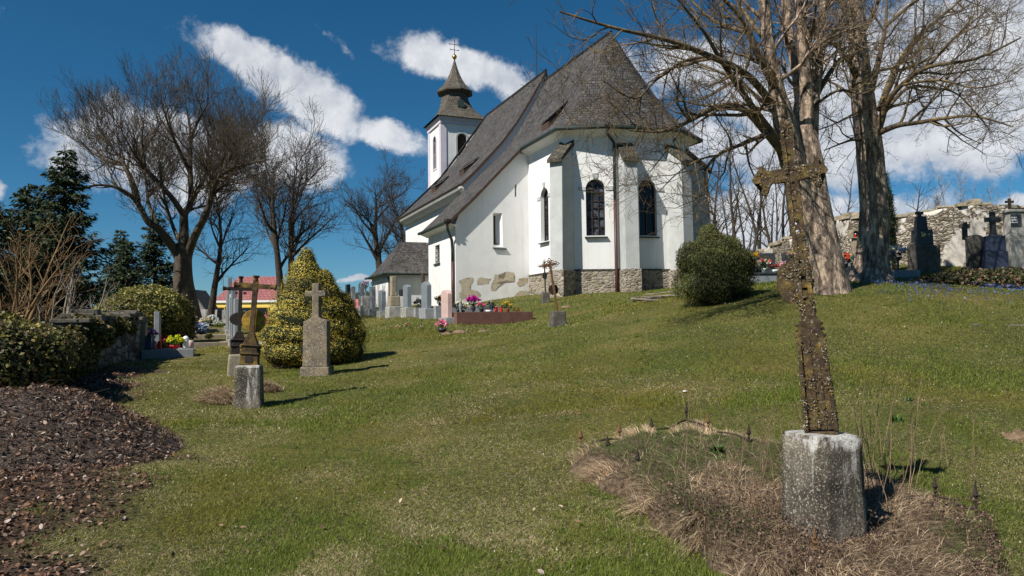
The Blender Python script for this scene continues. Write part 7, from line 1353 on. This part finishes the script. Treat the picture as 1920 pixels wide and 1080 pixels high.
# dry heap beside the ochre cross, straw tufts at the stone cross
for px, py, rad_, lb in ((420, 755, .34, 'small heap of dry grass leaning on the block of the ochre iron cross'), (545, 690, .22, 'dry grass tuft left of the stone cross'), (505, 735, .2, 'dry tuft right behind the block of the ochre iron cross')):
    p = gpix(px, py); rng = np.random.default_rng(int(px)); n = 1500; aa = rng.uniform(0, 6.28, n); rr_ = rad_*rng.random(n)**.6; x = p.x+rr_*np.cos(aa)+rng.normal(size=n)*.03; y = p.y+rr_*np.sin(aa)*.6; z = G(x, y)+np.clip(.22*(1-(rr_/rad_)**2), 0, 1)*rng.random(n)*(rad_/.34)
    ld = np.stack([-.8+rng.normal(size=n)*.5, -.3+rng.normal(size=n)*.5], 1); ld /= np.linalg.norm(ld, axis=1)[:, None]; V, F, C_ = blades(x, y, z, rng.uniform(.08, .22, n), np.full(n, .008), rng.uniform(.8, 1.9, n), pick(straws, n, rng), rng, 2, ld, 1.0); tag(build_np('dry_grass_heap', V, F, M['dry'], None, C_), lb, 'dry grass')
# fallen twigs on the lawn
wd = Wood(97); r = wd.r
for i in range(40):
    p = gpix(r.uniform(330, 1500), r.uniform(640, 1060)); az = r.uniform(0, 6.28); e = Vector((math.cos(az), math.sin(az), 0)); ln = r.uniform(.05, .17); q = p+e*ln; wd.limb([p+Vector((0, 0, .03)), p+e*ln*.5+Vector((r.gauss(0, .01), r.gauss(0, .01), .045)), Vector((q.x, q.y, g1(q.x, q.y)+.03))], [.0035, .003, .002], 4)
V, F = wd.mesh(); tag(build_np('fallen_twigs', V, F, M['bark_dark']), 'thin fallen twigs scattered over the lawn', 'twigs', kind='stuff')
# molehills
for px, py, s, lb in ((862, 624, .22, 'molehill of brown soil nearest the corner of the red-brown kerb'), (838, 627, .17, 'smaller molehill beside the bowl of pink flowers'), (1062, 577, .2, 'pale molehill right of the leaning ochre cross'), (1912, 822, .16, 'molehill at the right edge of the lawn'), (905, 622, .15, 'flat molehill along the front of the red-brown kerb')):
    p = gpix(px, py); mb = MB(); n_ = 18; rg = random.Random(px); mb.lathe([(s*(1.15-.9*f), s*.42*f*(1.6-.6*f)) for f in (0, .25, .5, .75, .95, 1)], p-Vector((0, 0, .02)), n_); mb.v = [(x+rg.uniform(-.012, .012), y+rg.uniform(-.012, .012), z+rg.uniform(-.012, .012)) for x, y, z in mb.v]
    for _ in range(24): t = rg.uniform(0, 6.28); f = rg.random(); mb.blob((p.x+s*f*math.cos(t), p.y+s*f*math.sin(t), p.z+s*.36*(1-f)), rg.uniform(.012, .03), rg.randint(0, 99), 1, .3)
    tag(mb.build('molehill', M['soil'], None, True), lb, 'molehill')
# heap of cut branches before the apse
pb = gpix(1232, 562); bp = thing('branch_pile', pb, 'low pile of cut bare branches on the lawn left of the round evergreen', 'branches'); r = random.Random(8)
for i in range(15):
    x0 = pb.x+r.uniform(-.75, .1); y0 = pb.y+r.uniform(-.3, .3); ln = r.uniform(.6, 1.25); z0 = .02+r.uniform(0, .22); p0 = Vector((x0, y0, g1(x0, y0)+z0)); e = Vector((1, r.uniform(-.45, .45), r.uniform(-.10, .16))).normalized(); MB().tube(spline([p0, p0+e*ln*.5+Vector((0, 0, r.uniform(-.03, .04))), p0+e*ln], 3), [r.uniform(.010, .024)]*6+[.006], 6).build('branch', M['bark_pale'], bp, True)
# kerb stone sunk in the lawn, and a white pebble
p = gpix(1893, 610); st = thing('stone_slab', p, 'flat grey stone slab sunk in the lawn at the right edge', 'stone'); MB().box((p.x+.2, p.y, p.z-.12), (.55, .18, .13), rad(-12), (.95, .9)).build('slab', M['dark_stone'], st, bevel=.03); MB().blob(p+Vector((-.55, .05, 0)), .06, 3, 2, .15, (1.3, .9, .4)).build('stone_end', M['dark_stone'], st)
p = gpix(1284, 737); tag(MB().blob(p+Vector((0, 0, .02)), .022, 4, 2, .12, (1.4, .9, .5)).build('pebble', M['ceramic_white'], None, True), 'white pebble lying on the lawn above the overgrown grave', 'pebble')
